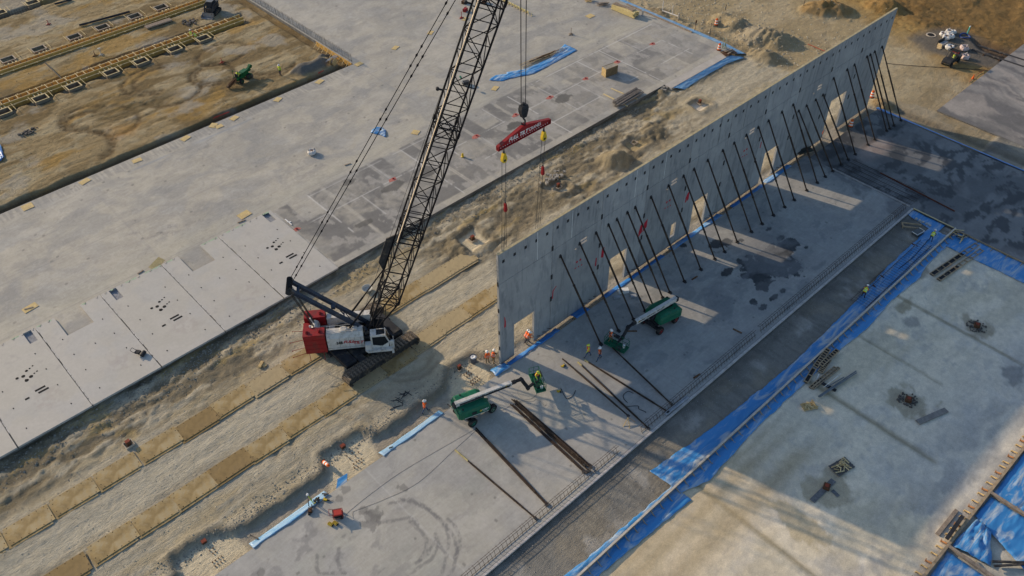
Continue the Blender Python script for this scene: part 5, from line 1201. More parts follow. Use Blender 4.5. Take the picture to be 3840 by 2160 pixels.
def body_mesh(kind):
    if kind in BODY: return BODY[kind]
    J = pose(kind)
    names = ['pel', 'wai', 'che', 'nec', 'hb', 'ht']; rad = [(.15, .115), (.135, .10), (.165, .115), (.06, .06), (.085, .085), (.09, .09)]
    E = [(0, 1), (1, 2), (2, 3), (3, 4), (4, 5)]
    for n in 'LR':
        k = len(names); names += ['hip' + n, 'kn' + n, 'an' + n, 'to' + n]; rad += [(.095, .095), (.065, .065), (.05, .05), (.042, .042)]; E += [(0, k), (k, k + 1), (k + 1, k + 2), (k + 2, k + 3)]
        k = len(names); names += ['sh' + n, 'el' + n, 'ha' + n, 'hn' + n]; rad += [(.062, .062), (.046, .046), (.034, .034), (.038, .022)]; E += [(2, k), (k, k + 1), (k + 1, k + 2), (k + 2, k + 3)]
    me = bpy.data.meshes.new('skeleton'); me.from_pydata([tuple(J[q]) for q in names], E, []); o = bpy.data.objects.new('skeleton', me); COL.objects.link(o)
    sk = o.modifiers.new('skin', 'SKIN'); su = o.modifiers.new('sub', 'SUBSURF'); su.levels = 1
    for i, r in enumerate(rad): me.skin_vertices[0].data[i].radius = r
    me.skin_vertices[0].data[0].use_root = True
    dg = bpy.context.evaluated_depsgraph_get(); ev = o.evaluated_get(dg)
    out = bpy.data.meshes.new_from_object(ev); bpy.data.objects.remove(o)
    V = [tuple(v.co) for v in out.vertices]; F = [tuple(p.vertices) for p in out.polygons]
    mi = []
    bones = [(('pel', 'wai'), 1), (('wai', 'che'), 1), (('che', 'nec'), 1), (('nec', 'hb'), 0), (('hb', 'ht'), 0)] + [((a + n, b_ + n), m) for n in 'LR' for a, b_, m in (('hip', 'kn', 2), ('kn', 'an', 2), ('an', 'to', 3), ('sh', 'el', 1), ('el', 'ha', 1), ('ha', 'hn', 0))]
    for p in out.polygons:
        c = Vector(p.center); best = (9, 0)
        for (a, b_), m in bones:
            A, B_ = J[a], J[b_]; t = max(0, min(1, (c - A).dot(B_ - A) / max(1e-6, (B_ - A).length_squared))); dd_ = (c - A.lerp(B_, t)).length
            if dd_ < best[0]: best = (dd_, m)
        m = best[1]
        if m == 1 and (c - J['pel']).dot(J['d']) < .02: m = 2
        mi.append(m)
    mb = MB(); mb.add(V, F); mb.m = mi
    for n in 'LR':                                            # fingers, thumb, nose, ears
        a, e = J['ha' + n], J['hn' + n]; d_ = (e - a).normalized(); sd = d_.cross(Vector((0, 0, 1))); sd = sd.normalized() if sd.length > .1 else Vector((0, 1, 0)); dn = sd.cross(d_) * -1
        for i, ln in enumerate((.072, .082, .078, .06)):
            p = e + sd * (-.027 + .018 * i) - d_ * .02; q = p + d_ * ln * .65; mb.tube(p, q, .0095, 5, m=0); mb.tube(q, q + (d_ * .6 + dn * .8) * ln * .5, .0088, 5, .007, m=0)
        p = a + d_ * .02 + sd * .03; mb.tube(p, p + d_ * .045 + sd * .03, .0105, 5, .008, m=0)
    hd = J['hd']; f_ = (Vector((1, 0, 0)) - hd * hd.x).normalized(); hc = J['hb'].lerp(J['ht'], .5); sdv = hd.cross(f_)
    mb.tube(hc + f_ * .075, hc + f_ * .115 - hd * .02, .014, 5, .018, m=0)
    for s in (-1, 1): mb.box(hc + sdv * s * .09, (.04, .02, .055), None, 0); mb.box(hc + f_ * .088 + sdv * s * .032 + hd * .02, (.012, .02, .012), None, 3)
    mb.box(hc + f_ * .088 - hd * .055, (.012, .045, .01), None, 3)
    vest = MB()
    ring = lambda c, d_, rx, ry: [c + (Vector((1, 0, 0)) - d_ * d_.x).normalized() * (math.cos(a) * rx) + Vector((0, 1, 0)) * (math.sin(a) * ry) for a in [2 * math.pi * i / 12 for i in range(12)]]
    d_ = J['d']; rows_ = [ring(J['pel'] + d_ * q, d_, rx, ry) for q, rx, ry in ((.0, .165, .2), (.12, .155, .19), (.25, .15, .19), (.40, .155, .205), (.5, .135, .17), (.56, .08, .1))]
    V = [p for r in rows_ for p in r]; F = [(k * 12 + i, k * 12 + (i + 1) % 12, (k + 1) * 12 + (i + 1) % 12, (k + 1) * 12 + i) for k in range(5) for i in range(12)]
    vest.add(V, F)
    tape = MB()
    for q in (.13, .29):
        r1 = ring(J['pel'] + d_ * q, d_, .168, .205); r2 = ring(J['pel'] + d_ * (q + .045), d_, .168, .205)
        tape.add(r1 + r2, [(i, (i + 1) % 12, 12 + (i + 1) % 12, 12 + i) for i in range(12)])
    hat = MB(); prof = [(.165, -.0), (.165, .012), (.135, .02), (.13, .07), (.1, .12), (.05, .145), (.005, .15)]
    up = Vector((0, 0, 1)); q_ = up.rotation_difference(hd).to_matrix()
    hat.lathe(prof, (0, 0, 0), 14); hat.box((.17, 0, .008), (.09, .18, .014)); hat.bar((-.1, 0, .13), (.1, 0, .13), .03, .05); hat.rotate(q_); hat.move(J['hb'].lerp(J['ht'], .72))
    BODY[kind] = (mb, vest, tape, hat); return BODY[kind]
def person(kind, loc, yaw, label, vest=VOR, hat=HATW, shirt=SBK, trousers=TDK, sleeves=True, group=None):
    mb, ve, ta, ha = body_mesh(kind)
    t = thing('person', label, 'person', loc, R(yaw), group)
    bd = mb.build('body', [SKIN, shirt, trousers, BOOT], t, smooth=True)
    if vest: v = ve.build('vest', vest, t, smooth=True); ta.build('reflective_band', TAPE, v)
    if hat: ha.build('hard_hat', hat, t, smooth=True)
    return t
zt = -.9
def gz(p): return (p[0], p[1], ground_z(p[0], p[1]))
person('stand', gz((-0.73, 1.14, -0.75)), 75, 'worker in orange vest and white hard hat, leftmost of the two beside the wall end', VOR, HATW, VOR, TBR)
person('stoop', gz((-0.32, 0.81, -0.75)), 20, 'worker in orange vest leaning a bar against the end of the wall', VOR, HATW, SBK, TBR)
person('stoop', gz((4.01, 0.63, -0.70)), -20, 'worker in orange vest bending beside the doorway jamb, behind another', VOR, HATW, VOR, TDK)
person('stoop', gz((4.00, 0.39, -0.70)), -30, 'worker in orange vest and grey trousers prying with a bar before the doorway', VOR, HATW, VOR, TGR)
person('stand', gz((5.06, 0.25, -0.70)), -100, 'worker in orange vest with lime sleeves standing by the right doorway jamb', VOR, HATW, SLI, TDK)
person('walk', (6.87, -5.44, 0.00), 150, 'worker in lime helmet and orange vest walking near the loose braces', VOR, HATY, SLI, TJE)
person('walk', (7.43, -6.45, 0.00), 170, 'worker in orange vest and white hard hat walking on the shaded floor', VOR, HATW, SBK, TJE)
person('work', (9.75, -5.75, .30), -85, 'worker in orange vest and white hat standing in the low lift basket', VOR, HATW, SBK, TBR)
person('stoop', (.35, -4.75, .93), -110, 'worker in lime helmet and orange vest standing in the near lift basket', VOR, HATY, SLI, TDK)
person('walk', gz((-9.10, 0.77, -0.90)), -20, 'worker in orange vest walking along the trench by the blue sheet', VOR, HATW, VOR, TJE)
person('bend', (34.54, -19.74, -0.17), 10, 'worker in yellow orange vest bending at the edge of the blue sheet', VLI, HATW, VOR, TDK)
person('bend', (48.28, -20.17, -0.15), 5, 'worker in lime vest bending over rebar on the blue sheet', VLI, HATW, SBK, TJE)
person('stand', gz((14.87, 64.20, -0.40)), 200, 'lone worker in lime shirt and white hard hat on the brown field', VLI, HATW, SLI, TDK)
person('stoop', gz((11.19, 84.47, -1.00)), 60, 'worker in lime vest and white hat beside the timber footing form', VLI, HATW, SGY, TJE)
person('stoop', gz((11.41, 83.24, -1.00)), 120, 'worker in lime vest and orange helmet beside the timber footing form', VLI, mat('helmet_orange', (.72, .2, .04), .4, var=.04), SGY, TDK)
person('bend', gz((58.24, 0.43, -0.60)), 185, 'worker in bright orange bending at the foot of the far wall', VOR, HATW, VOR, TDK)
for (p, q, lab) in (((4.20, 0.27, 0.30), (5.30, 0.58, -0.60), 'doorway'), ((0.24, 1.06, 0.35), (0.15, 0.45, 1.00), 'wall end')):
    t = thing('pry_bar', 'dark pry bar held by a worker at the %s' % lab, 'pry bar', p); MB().tube((0, 0, 0), Vector(q) - Vector(p), .025, 6).tube((Vector(q) - Vector(p)) * .9, Vector(q) - Vector(p), .035, 6, .015).build('bar', M_dark, t)

# ------------------------------------------------------------------ small machines
M_jd = mat('trencher_green', (.008, .095, .03), .45, var=.2, dirt=(.1, .09, .05), dirt_amt=.2)
t = thing('trencher', 'small green ride-on trencher with a black digging chain on the brown field', 'trencher', gz((9.68, 66.72, -0.40)), R(20))
b = MB(); b.bx(-.9, 1.5, -.4, .4, .55, .8); b.bx(.35, 1.5, -.38, .38, .8, 1.3); b.bx(-.6, .0, -.45, .45, .8, .95); b.bx(-.05, .2, -.4, .4, .8, 1.35); b.build('body', M_jd, t)
b = MB(); b.tube((-.75, -.45, .8), (-.75, -.45, 2.0), .04, 6); b.tube((-.75, .45, .8), (-.75, .45, 2.0), .04, 6); b.tube((-.75, -.45, 2.0), (-.75, .45, 2.0), .04, 6); b.build('roll_bar', M_jd, t)
b = MB(); b.bx(-.6, -.1, -.25, .25, .95, 1.05); b.bx(-.68, -.58, -.25, .25, 1.05, 1.5); b.build('seat', M_black, t)
for x in (-.45, 1.1):
    for s in (-1, 1): wheel(t, (x, s * .62, .38), .38, .32, M_jd, 12)
b = MB(); b.bar((-.9, 0, .8), (-2.4, .2, .35), .22, .32); b.lathe([(.28, -.14), (.28, .14)], (-2.4, .2, .35), 10, 'y'); 
for k in range(12): q = k / 11; b.box((-.9 - 1.6 * q, .2 * q, .98 - .45 * q), (.08, .34, .1)); b.box((-.9 - 1.6 * q, .2 * q, .6 - .45 * q), (.08, .34, .1))
b.tube((-.9, -.2, .9), (-2.2, -.75, .7), .05, 6); b.build('digging_chain', M_rust, t)
b = MB(); b.bx(1.5, 2.3, -.15, .15, .7, .95); b.bar((1.6, 0, 1.0), (2.5, .1, 1.2), .3, .3); b.lathe([(.28, -.2), (.28, .2)], (2.5, .1, 1.2), 10, 'y'); b.bx(1.5, 1.75, -.75, .75, .1, .6); b.build('front_boom', M_jd, t)
b = MB(); b.bx(1.45, 1.72, -.95, .95, .05, .5); b.build('backfill_blade', M_dark, t)
person('sit', tuple(Vector((9.68, 66.72, -0.40)) + Vector((-.32, -.1, .6))), 20, 'driver in lime shirt sitting on the green trencher', VLI, None, SLI, TDK)
t = thing('track_loader', 'dark compact track loader with raised cab and steel bucket by the timber forms', 'loader', gz((17.59, 89.19, -0.40)), R(215))
b = MB(); b.bx(-1.3, 1.0, -.55, .55, .45, 1.3); b.bx(-1.5, -.9, -.6, .6, .7, 1.75); b.build('body', M_dark, t)
b = MB(); b.prism_y([(-.7, 1.2), (-.8, 2.15), (.45, 2.15), (.7, 1.1)], -.5, .5); cabl = b.build('cab', M_black, t)
MB().bx(-.75, .5, -.55, .55, 2.15, 2.22).build('cab_roof', mat('roof_grey', (.16, .165, .165), .5), cabl)
b = MB()
for s in (-1, 1): b.bar((-1.3, s * .75, 1.7), (.4, s * .75, 1.75), .14, .22); b.bar((.4, s * .75, 1.75), (1.5, s * .7, .55), .13, .2)
b.build('lift_arm', M_dark, t)
for s in (-1, 1):
    b = MB(); b.prism_y([(-1.2, .05), (.9, .05), (1.15, .3), (.95, .62), (-.9, .78), (-1.35, .45)], s * .8 - .2, s * .8 + .2); tk = b.build('rubber_track', M_rubber, t)
    for x in (-.8, -.3, .2, .7): MB().lathe([(.16, s * .8 - .22), (.16, s * .8 + .22)], (x, 0, .28), 8, 'y').build('track_roller', M_dark, tk)
b = MB(); b.prism_y([(1.45, .05), (2.25, .03), (2.28, .08), (1.6, .16), (1.5, .75), (1.42, .75)], -1.0, 1.0); b.bx(1.45, 2.1, -1.02, -.97, .05, .5); b.bx(1.45, 2.1, .97, 1.02, .05, .5); b.build('bucket', mat('worn_steel', (.22, .22, .22), .5, .4, var=.3), t)
t = thing('utility_vehicle', 'black side-by-side utility buggy with a roof rack near the white bags', 'buggy', gz((88.90, -2.11, -0.40)), R(178))
b = MB(); b.bx(-1.5, 1.5, -.65, .65, .45, .75); b.prism_y([(.75, .75), (.75, 1.15), (1.35, 1.05), (1.6, .75)], -.65, .65); b.bx(-1.6, -.55, -.7, .7, .75, 1.0); b.build('body', M_black, t)
b = MB(); b.bx(-1.62, -.6, -.72, .72, 1.0, 1.12); b.build('cargo_bed', mat('bed_grey', (.06, .06, .06), .6), t)
MB().bx(-1.64, -1.3, -.74, .2, 1.12, 1.3).build('red_crate', M_red, t)
b = MB()
for s in (-1, 1): b.tube((.75, s * .62, 1.1), (.3, s * .58, 1.95), .03, 6); b.tube((.3, s * .58, 1.95), (-.55, s * .58, 1.95), .03, 6); b.tube((-.55, s * .58, 1.95), (-.7, s * .62, .9), .03, 6)
for k in range(6): b.bx(.2 - .15 * k, .23 - .15 * k, -.6, .6, 1.98, 2.08)
b.bx(-.6, .3, -.62, -.58, 1.96, 2.1); b.bx(-.6, .3, .58, .62, 1.96, 2.1); b.build('roll_cage', M_black, t)
b = MB(); b.bx(-.3, .25, -.55, .55, .75, .95); b.bx(-.42, -.3, -.55, .55, .95, 1.5); b.build('seat', M_dark, t)
for x in (-1.05, 1.1):
    for s in (-1, 1): wheel(t, (x, s * .66, .32), .32, .26, M_dark, 12)
person('sit', tuple(Vector(gz((88.90, -2.11, -0.40))) + Vector((.0, -.25, .5))), 178, 'driver in yellow vest seated in the black buggy', VLI, None, SBK, TDK)
# generator, power tools, level on the near floor
t = thing('generator', 'red framed portable generator on the near floor casting a long shadow', 'generator', (-21.82, -3.32, 0.00), R(-32)); t.scale = (.8, .8, .8)
b = MB()
for x in (-.5, .5):
    for y in (-.38, .38): b.tube((x, y, .1), (x, y, .85), .03, 6)
for z in (.12, .85):
    for y in (-.38, .38): b.tube((-.5, y, z), (.5, y, z), .03, 6)
    for x in (-.5, .5): b.tube((x, -.38, z), (x, .38, z), .03, 6)
b.tube((-.5, -.38, .85), (-.85, -.38, 1.05), .025, 6); b.tube((-.5, .38, .85), (-.85, .38, 1.05), .025, 6); b.tube((-.85, -.38, 1.05), (-.85, .38, 1.05), .025, 6); b.build('frame', M_red, t)
MB().bx(-.45, .42, -.34, .34, .6, .84).build('fuel_tank', mat('tank_red', (.42, .05, .035), .4, var=.15), t)
b = MB(); b.bx(-.42, .2, -.3, .3, .15, .58); b.lathe([(.2, -.3), (.2, .1)], (.3, 0, .38), 10, 'y'); b.build('engine', M_black, t)
MB().bx(.34, .5, -.3, .1, .2, .55).build('control_panel', M_dark, t)
for s in (-1, 1): MB().lathe([(.16, s * .42 - .05), (.16, s * .42 + .05)], (.35, 0, .16), 10, 'y').build('wheel', M_rubber, t)
for p, lab, rz_ in (((-22.78, -3.54, 0.00), 'left of the pair near the generator', 108), ((-22.42, -3.75, 0.00), 'right of the pair near the generator', 104)):
    t = thing('battery_box', 'yellow and black tool case, %s' % lab, 'tool case', p, R(rz_), 'yellow tool cases'); t.scale = (.85, .85, .9)
    b = MB(); b.box((0, 0, .12), (.5, .3, .22)); b.build('case', M_yellow, t)
    b = MB()
    for x in (-.15, .02, .18): b.box((x, 0, .235), (.05, .26, .02))
    b.box((-.27, 0, .12), (.06, .3, .2)); b.build('strap', M_black, t)
t = thing('rotary_hammer', 'yellow and black hammer drill lying on the near floor', 'drill', (-21.64, -1.37, 0.00), R(-50))
b = MB(); b.box((-.15, 0, .1), (.3, .14, .16)); b.box((-.28, .1, .09), (.1, .22, .1)); b.build('housing', M_yellow, t); MB().tube((0, 0, .1), (.22, 0, .08), .06, 8).tube((.2, 0, .08), (.62, 0, .04), .014, 6).build('chuck', M_black, t)
t = thing('cut_off_saw', 'dark red and black saw resting beside the pale blue sheet', 'saw', (-23.28, -1.28, 0.00), R(60))
b = MB(); b.box((0, 0, .15), (.4, .3, .28)); b.build('engine', M_rust, t); b = MB(); b.lathe([(.19, -.02), (.19, .02)], (.36, -.16, .2), 14, 'y'); b.tube((-.2, -.15, .3), (.2, .15, .36), .03, 6); b.box((-.2, .12, .1), (.3, .2, .2)); b.build('blade_guard', M_black, t)
t = thing('laser_level', 'yellow green tripod level with white head standing on the pale blue sheet', 'tripod', (-22.66, -0.86, 0.00))
hdp = Vector((-.22, .28, 1.25))
for p in ((0, 0, 0), (-.45, .1, 0), (.1, .5, -.1)): MB().tube(hdp, p, .035, 6).build('leg', VLI if p[0] == 0 else M_dark, t)
MB().lathe([(.1, 0), (.12, .1), (.07, .22)], hdp, 10).build('head', M_lettering, t)
t = thing('tool_pile', 'dark heap of tools on the pale blue sheet by the tripod level', 'tools', (-22.27, -0.85, 0.02))
b = MB(); rr = random.Random(4)
for k in range(14): MB().box((rr.uniform(-.3, .3), rr.uniform(-.2, .2), rr.uniform(.05, .2)), (rr.uniform(.1, .4), rr.uniform(.05, .12), .08), rotz(rr.uniform(0, 3))).build('tool', rr.choice([M_black, M_black, M_dark, M_yellow]), t)
for p, lab, rz_ in (((4.14, -4.64, 0.00), 'by the long loose braces', 20), ((1.53, -6.63, 0.00), 'in the bright patch by the near lift', -10)):
    t = thing('power_drill', 'yellow power drill lying %s' % lab, 'drill', p, R(rz_), 'yellow drills'); b = MB(); b.box((0, 0, .1), (.32, .12, .14)); b.box((-.1, .1, .08), (.1, .2, .1)); b.build('housing', M_yellow, t); MB().tube((.15, 0, .1), (.4, .05, .05), .03, 6).box((.1, -.15, .06), (.14, .14, .1)).build('chuck', M_black, t)
# hoses, cables
def cable(label, pts, r=.018, m=M_black):
    b = MB(); P_ = [Vector(p) + Vector((0, 0, r + .004)) for p in pts]
    Q = []
    for i in range(len(P_) - 1):
        p0 = P_[max(0, i - 1)]; p1 = P_[i]; p2 = P_[i + 1]; p3 = P_[min(len(P_) - 1, i + 2)]
        for k in range(6):
            t = k / 6; Q.append(.5 * ((2 * p1) + (p2 - p0) * t + (2 * p0 - 5 * p1 + 4 * p2 - p3) * t * t + (3 * p1 - p0 - 3 * p2 + p3) * t ** 3))
    Q.append(P_[-1]); b.path(Q, r, 4); return tag(b.build('cable', m), label, 'cable')
M_cord = mat('cord_brown', (.14, .11, .08), .8)
cable('thin brown cord running straight from the red generator toward the near lift', [(-21.26, -3.68, 0.00), (-20.87, -3.56, 0.00), (-18.23, -3.42, 0.00), (-14.56, -3.51, 0.00), (-7.05, -4.44, 0.00)], .009, M_cord)
cable('curving brown cord from the generator shadow toward the loose braces', [(-21.01, -4.35, 0.00), (-20.74, -3.92, 0.00), (-20.41, -3.89, 0.00), (-18.06, -4.66, 0.00), (-14.75, -5.35, 0.00), (-10.15, -4.87, 0.00), (-7.16, -4.56, 0.00)], .009, M_cord)
cable('dark hose curled on the shaded floor between loose braces', [(6.56, -11.69, 0.00), (6.41, -11.19, 0.00), (5.71, -11.19, 0.00), (5.39, -11.60, 0.00), (5.32, -12.07, 0.00)], .03)
cable('dark hose bent like a step between two loose braces', [(4.92, -12.33, 0.00), (5.72, -13.00, 0.00), (5.52, -13.30, 0.00), (5.70, -13.93, 0.00), (5.63, -14.04, 0.00)], .03)
cable('dark hose beside the yellow drill in the bright patch', [(1.97, -6.44, 0.00), (1.52, -7.45, 0.00), (1.53, -7.82, 0.00), (2.23, -7.89, 0.00), (2.82, -7.61, 0.00)], .03)
cable('thin cord in wavy loops under the near lift basket', [(-4.04, -4.51, 0.00), (-2.63, -4.73, 0.00), (-1.72, -4.99, 0.00), (-0.90, -5.42, 0.00), (-0.11, -5.28, 0.00), (0.21, -4.78, 0.00)], .008, M_cord)
cable('thin cord squiggling across the floor beside the thick brace bundle', [(-2.59, -4.68, 0.00), (-1.63, -5.25, 0.00), (-1.09, -5.76, 0.00), (-0.73, -5.75, 0.00), (-0.61, -6.04, 0.00), (-0.59, -6.31, 0.00), (-0.66, -6.94, 0.00), (-0.41, -6.83, 0.00)], .008, M_cord)

# ------------------------------------------------------------------ blue plastic sheets
def tarp_mat(name, blue, dust, lo, hi):
    m = bpy.data.materials.new(name); m.use_nodes = True
    nt = m.node_tree; N = nt.nodes; L = nt.links; b = N['Principled BSDF']; b.inputs['Roughness'].default_value = .38; b.inputs['Specular IOR Level'].default_value = .45
    tc = N.new('ShaderNodeTexCoord'); n = N.new('ShaderNodeTexNoise'); n.inputs['Scale'].default_value = .55; n.inputs['Detail'].default_value = 8; n.inputs['Roughness'].default_value = .65; n.inputs['Distortion'].default_value = 1.5
    mp = N.new('ShaderNodeMapping'); mp.inputs['Scale'].default_value = (.45, 1.6, 1); L.new(tc.outputs['Object'], mp.inputs[0]); L.new(mp.outputs[0], n.inputs['Vector'])
    wv = N.new('ShaderNodeTexNoise'); wv.inputs['Scale'].default_value = 1.1; wv.inputs['Detail'].default_value = 5; wv.inputs['Roughness'].default_value = .55; wv.noise_type = 'RIDGED_MULTIFRACTAL'; wv.normalize = True; L.new(mp.outputs[0], wv.inputs['Vector'])
    bw_ = N.new('ShaderNodeBump'); bw_.inputs['Strength'].default_value = .8; bw_.inputs['Distance'].default_value = .16; L.new(wv.outputs['Fac'], bw_.inputs['Height']); L.new(bw_.outputs[0], b.inputs['Normal'])
    r = N.new('ShaderNodeValToRGB'); r.color_ramp.elements[0].position = lo; r.color_ramp.elements[1].position = hi; r.color_ramp.elements[0].color = (*blue, 1); r.color_ramp.elements[1].color = (*dust, 1)
    L.new(n.outputs['Fac'], r.inputs[0]); L.new(r.outputs[0], b.inputs['Base Color'])
    mr = N.new('ShaderNodeMapRange'); mr.inputs[1].default_value = lo; mr.inputs[2].default_value = hi; mr.inputs[3].default_value = .34; mr.inputs[4].default_value = .85; L.new(n.outputs['Fac'], mr.inputs[0]); L.new(mr.outputs[0], b.inputs['Roughness'])
    MATS[name] = m; return m
T_blue = tarp_mat('blue_sheet', (.045, .22, .50), (.40, .46, .50), .48, .66)
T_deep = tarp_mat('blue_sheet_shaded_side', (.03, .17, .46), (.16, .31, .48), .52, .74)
T_pale = tarp_mat('dusty_blue_sheet', (.09, .28, .50), (.30, .41, .51), .36, .66)
def lerp3(a, b, t): return tuple(a[i] + (b[i] - a[i]) * t for i in range(3))
def poly_at(P, t):
    L_ = [0]
    for p, q in zip(P[:-1], P[1:]): L_.append(L_[-1] + (Vector(q) - Vector(p)).length)
    d_ = t * L_[-1]
    for i in range(len(P) - 1):
        if d_ <= L_[i + 1] + 1e-9: return Vector(P[i]).lerp(Vector(P[i + 1]), (d_ - L_[i]) / max(1e-9, L_[i + 1] - L_[i]))
    return Vector(P[-1])
def ribbon(name, A, B, m, label, cat='plastic sheet', st=.22, amp=.06, seed=1, across=None, ragged=.12, sag=0.0, parent=None, folds=1.0):
    """wrinkled sheet between the polylines A and B"""
    LA = sum((Vector(q) - Vector(p)).length for p, q in zip(A[:-1], A[1:])); n = max(4, int(LA / st))
    W = max((poly_at(A, t) - poly_at(B, t)).length for t in (0, .25, .5, .75, 1)); k = across or max(5, int(W / st))
    V = []
    T = np.array([[i / n for j in range(k + 1)] for i in range(n + 1)]); U = np.array([[j / k for j in range(k + 1)] for i in range(n + 1)])
    s_ = T * LA; u_ = U * W
    wr = (np.abs(fbm(s_ / 3.0 + u_ * .5, u_ / .55 + seed * 3, seed, 4) - .5) * 2.2 * amp * folds + (fbm(s_ / .7, u_ / .5, seed + 9, 3)) * amp * .7)
    rg = (fbm(s_ / .8, s_ * 0 + seed, seed + 3, 3) - .5) * 2 * ragged
    for i in range(n + 1):
        a = poly_at(A, i / n); b_ = poly_at(B, i / n); d_ = (b_ - a); d_ = d_.normalized() if d_.length > 1e-6 else d_
        a = a - d_ * rg[i, 0]; b_ = b_ + d_ * rg[i, -1] * .8
        for j in range(k + 1):
            p = a.lerp(b_, j / k); e = min(j, k - j) / k
            V.append((p.x, p.y, p.z + float(wr[i, j]) * (.35 + min(1, e * 6) * .65) - sag * 4 * (j / k) * (1 - j / k) + .01))
    F = [(i * (k + 1) + j, i * (k + 1) + j + 1, (i + 1) * (k + 1) + j + 1, (i + 1) * (k + 1) + j) for i in range(n) for j in range(k)]
    o = MB().add(V, F).build(name, m, parent, smooth=True)
    so = o.modifiers.new('thickness', 'SOLIDIFY'); so.thickness = .008
    return tag(o, label, cat) if label else o
# draped over the edge of the floor slab towards the trench
def edge_strip(x0, x1, label, m, seed, up=.7, down=1.0, zt=.02, zb=-.85, **kw):
    A = [(x0, -.95 - up * .25, zt), (x1, -.95 - up * .25, zt)]
    return ribbon('plastic_sheet', [(x0, -1.0 - up * .1, zt), ((x0 + x1) / 2, -1.0 - up * .2, zt), (x1, -1.0 - up * .1, zt)], [(x0, -.95 + down, zb), ((x0 + x1) / 2, -.95 + down * .9, zb), (x1, -.95 + down, zb)], m, label, seed=seed, **kw)
edge_strip(-15.3, -8.2, 'pale blue sheet over the slab edge running up to the near boom lift', T_pale, 3, .2, .72, .02, -.3, amp=.07)
edge_strip(-28.7, -21.2, 'dusty pale blue sheet over the slab edge beside the tripod level', T_pale, 5, .25, .8, .02, -.35, amp=.09)
edge_strip(-40, -36.2, 'dusty sheet on the slab edge at the bottom of the view', T_pale, 6, .2, .8, .02, -.35, amp=.06)
edge_strip(.4, 7.4, 'bright blue sheet along the slab edge in front of the first doorway', T_deep, 7, .15, .65, .03, -.2, amp=.14, ragged=.2)
edge_strip(9.9, 11.9, 'small patch of blue sheet by the wall foot between two braces', T_deep, 8, .1, 1.1, .03, -.3, amp=.06)
edge_strip(14.3, 24.2, 'narrow blue sheet at the wall foot beside the second doorway', T_deep, 9, .1, .55, .03, -.15, amp=.07)
edge_strip(25.5, 34.8, 'narrow blue sheet at the wall foot beside the third doorway', T_blue, 10, .15, .7, .03, -.2, amp=.08)
edge_strip(36.9, 43.3, 'short blue sheet at the wall foot left of the fourth doorway', T_deep, 11, .1, .55, .03, -.15, amp=.06)
edge_strip(43.8, 49.2, 'blue sheet with a dusty end at the wall foot right of the fourth doorway', T_blue, 12, .2, .7, .03, -.15, amp=.06)
ribbon('plastic_sheet', [(-1.6, -1.0, .02), (.3, -1.0, .02)], [(-1.3, .1, -.3), (.3, -.2, -.2)], T_blue, 'crumpled blue scrap on the slab corner beside the wall end', seed=13, amp=.2, ragged=.3)
MB().prism([(-20.4, -.8), (-19.2, -.75), (-18.6, .0), (-19.6, .1)], -.42, -.38).build('plastic_sheet', T_blue); tag(COL.objects[-1], 'small blue scrap beside the sandy pit and pale board', 'plastic sheet')
# along the yard formwork
ribbon('plastic_sheet', [(-19, -19.7, -.17), (-9, -20.5, -.17), (-2.0, -20.7, -.17), (1.3, -20.8, -.17)], [(-19, -22.8, -.17), (-13, -22.4, -.17), (-9, -22.2, -.17), (1.4, -22.9, -.17)], T_blue, 'blue sheet under the near half of the long timber form', seed=21, amp=.10, across=16)
ribbon('plastic_sheet', [(1.0, -18.5, -.17), (8.0, -19.3, -.17), (21, -20.0, -.17), (31, -19.7, -.17), (40, -19.1, -.17), (50.5, -18.9, -.17)],
       [(1.2, -21.8, -.17), (4, -22.7, -.17), (12, -22.2, -.17), (26, -22.2, -.17), (31, -22.5, -.17), (36, -22.1, -.17), (42, -22.4, -.17), (44, -21.9, -.17), (50.5, -21.9, -.17)], T_blue, 'wide blue sheet under the far half of the long timber form', seed=22, amp=.13, across=26)
ribbon('plastic_sheet', [(52.25, -16.0, -.17), (52.25, -20, -.17)], [(51.0, -15.9, -.17), (50.2, -20, -.17)], T_blue, 'blue sheet in the corner below the end of the rebar edging', seed=23, amp=.08)
ribbon('plastic_sheet', [(52.25, -21.3, -.17), (52.25, -34, -.17), (52.2, -46, -.17)], [(48.8, -21.4, -.17), (49.3, -34, -.17), (49.0, -46, -.17)], T_blue, 'blue sheet along the board edge of the dark damp slab', seed=24, amp=.07)
ribbon('plastic_sheet', [(69.1, -1.2, -.05), (69.3, -10, -.05), (69.3, -40, -.05)], [(70.0, -1.2, -.25), (69.9, -10, -.25), (69.9, -40, -.25)], T_deep, 'long thin blue sheet along the far edge of the damp slab', seed=25, amp=.06, ragged=.06)
# far corner of the casting slab
ribbon('plastic_sheet', [(53.18, 21.65, -0.10), (66.64, 21.76, -0.10)], [(54.41, 20.36, -0.35), (58.22, 20.61, -0.35), (64.84, 20.64, -0.35), (68.14, 19.88, -0.35)], T_pale, 'crumpled pale blue sheet along the slab edge behind the wall', seed=31, amp=.14)
ribbon('plastic_sheet', [(68.45, 60, -.05), (68.5, 40, -.05), (68.5, 24.5, -.05), (67.5, 21.5, -.1)], [(69.5, 60, -.3), (69.6, 40, -.3), (69.7, 25, -.3), (69.2, 20.4, -.3)], T_pale, 'dusty blue strip along the far end of the casting slab', seed=32, amp=.08)
ribbon('plastic_sheet', [(37.60, 39.66, 0.00), (41.42, 38.08, 0.00), (46.55, 38.25, 0.00), (51.16, 38.56, 0.00)], [(39.02, 41.18, 0.00), (41.78, 39.85, 0.00), (46.54, 39.64, 0.00), (51.19, 41.13, 0.00)], T_blue, 'blue sheet with a heap of rods lying on the casting slab', seed=33, amp=.14)
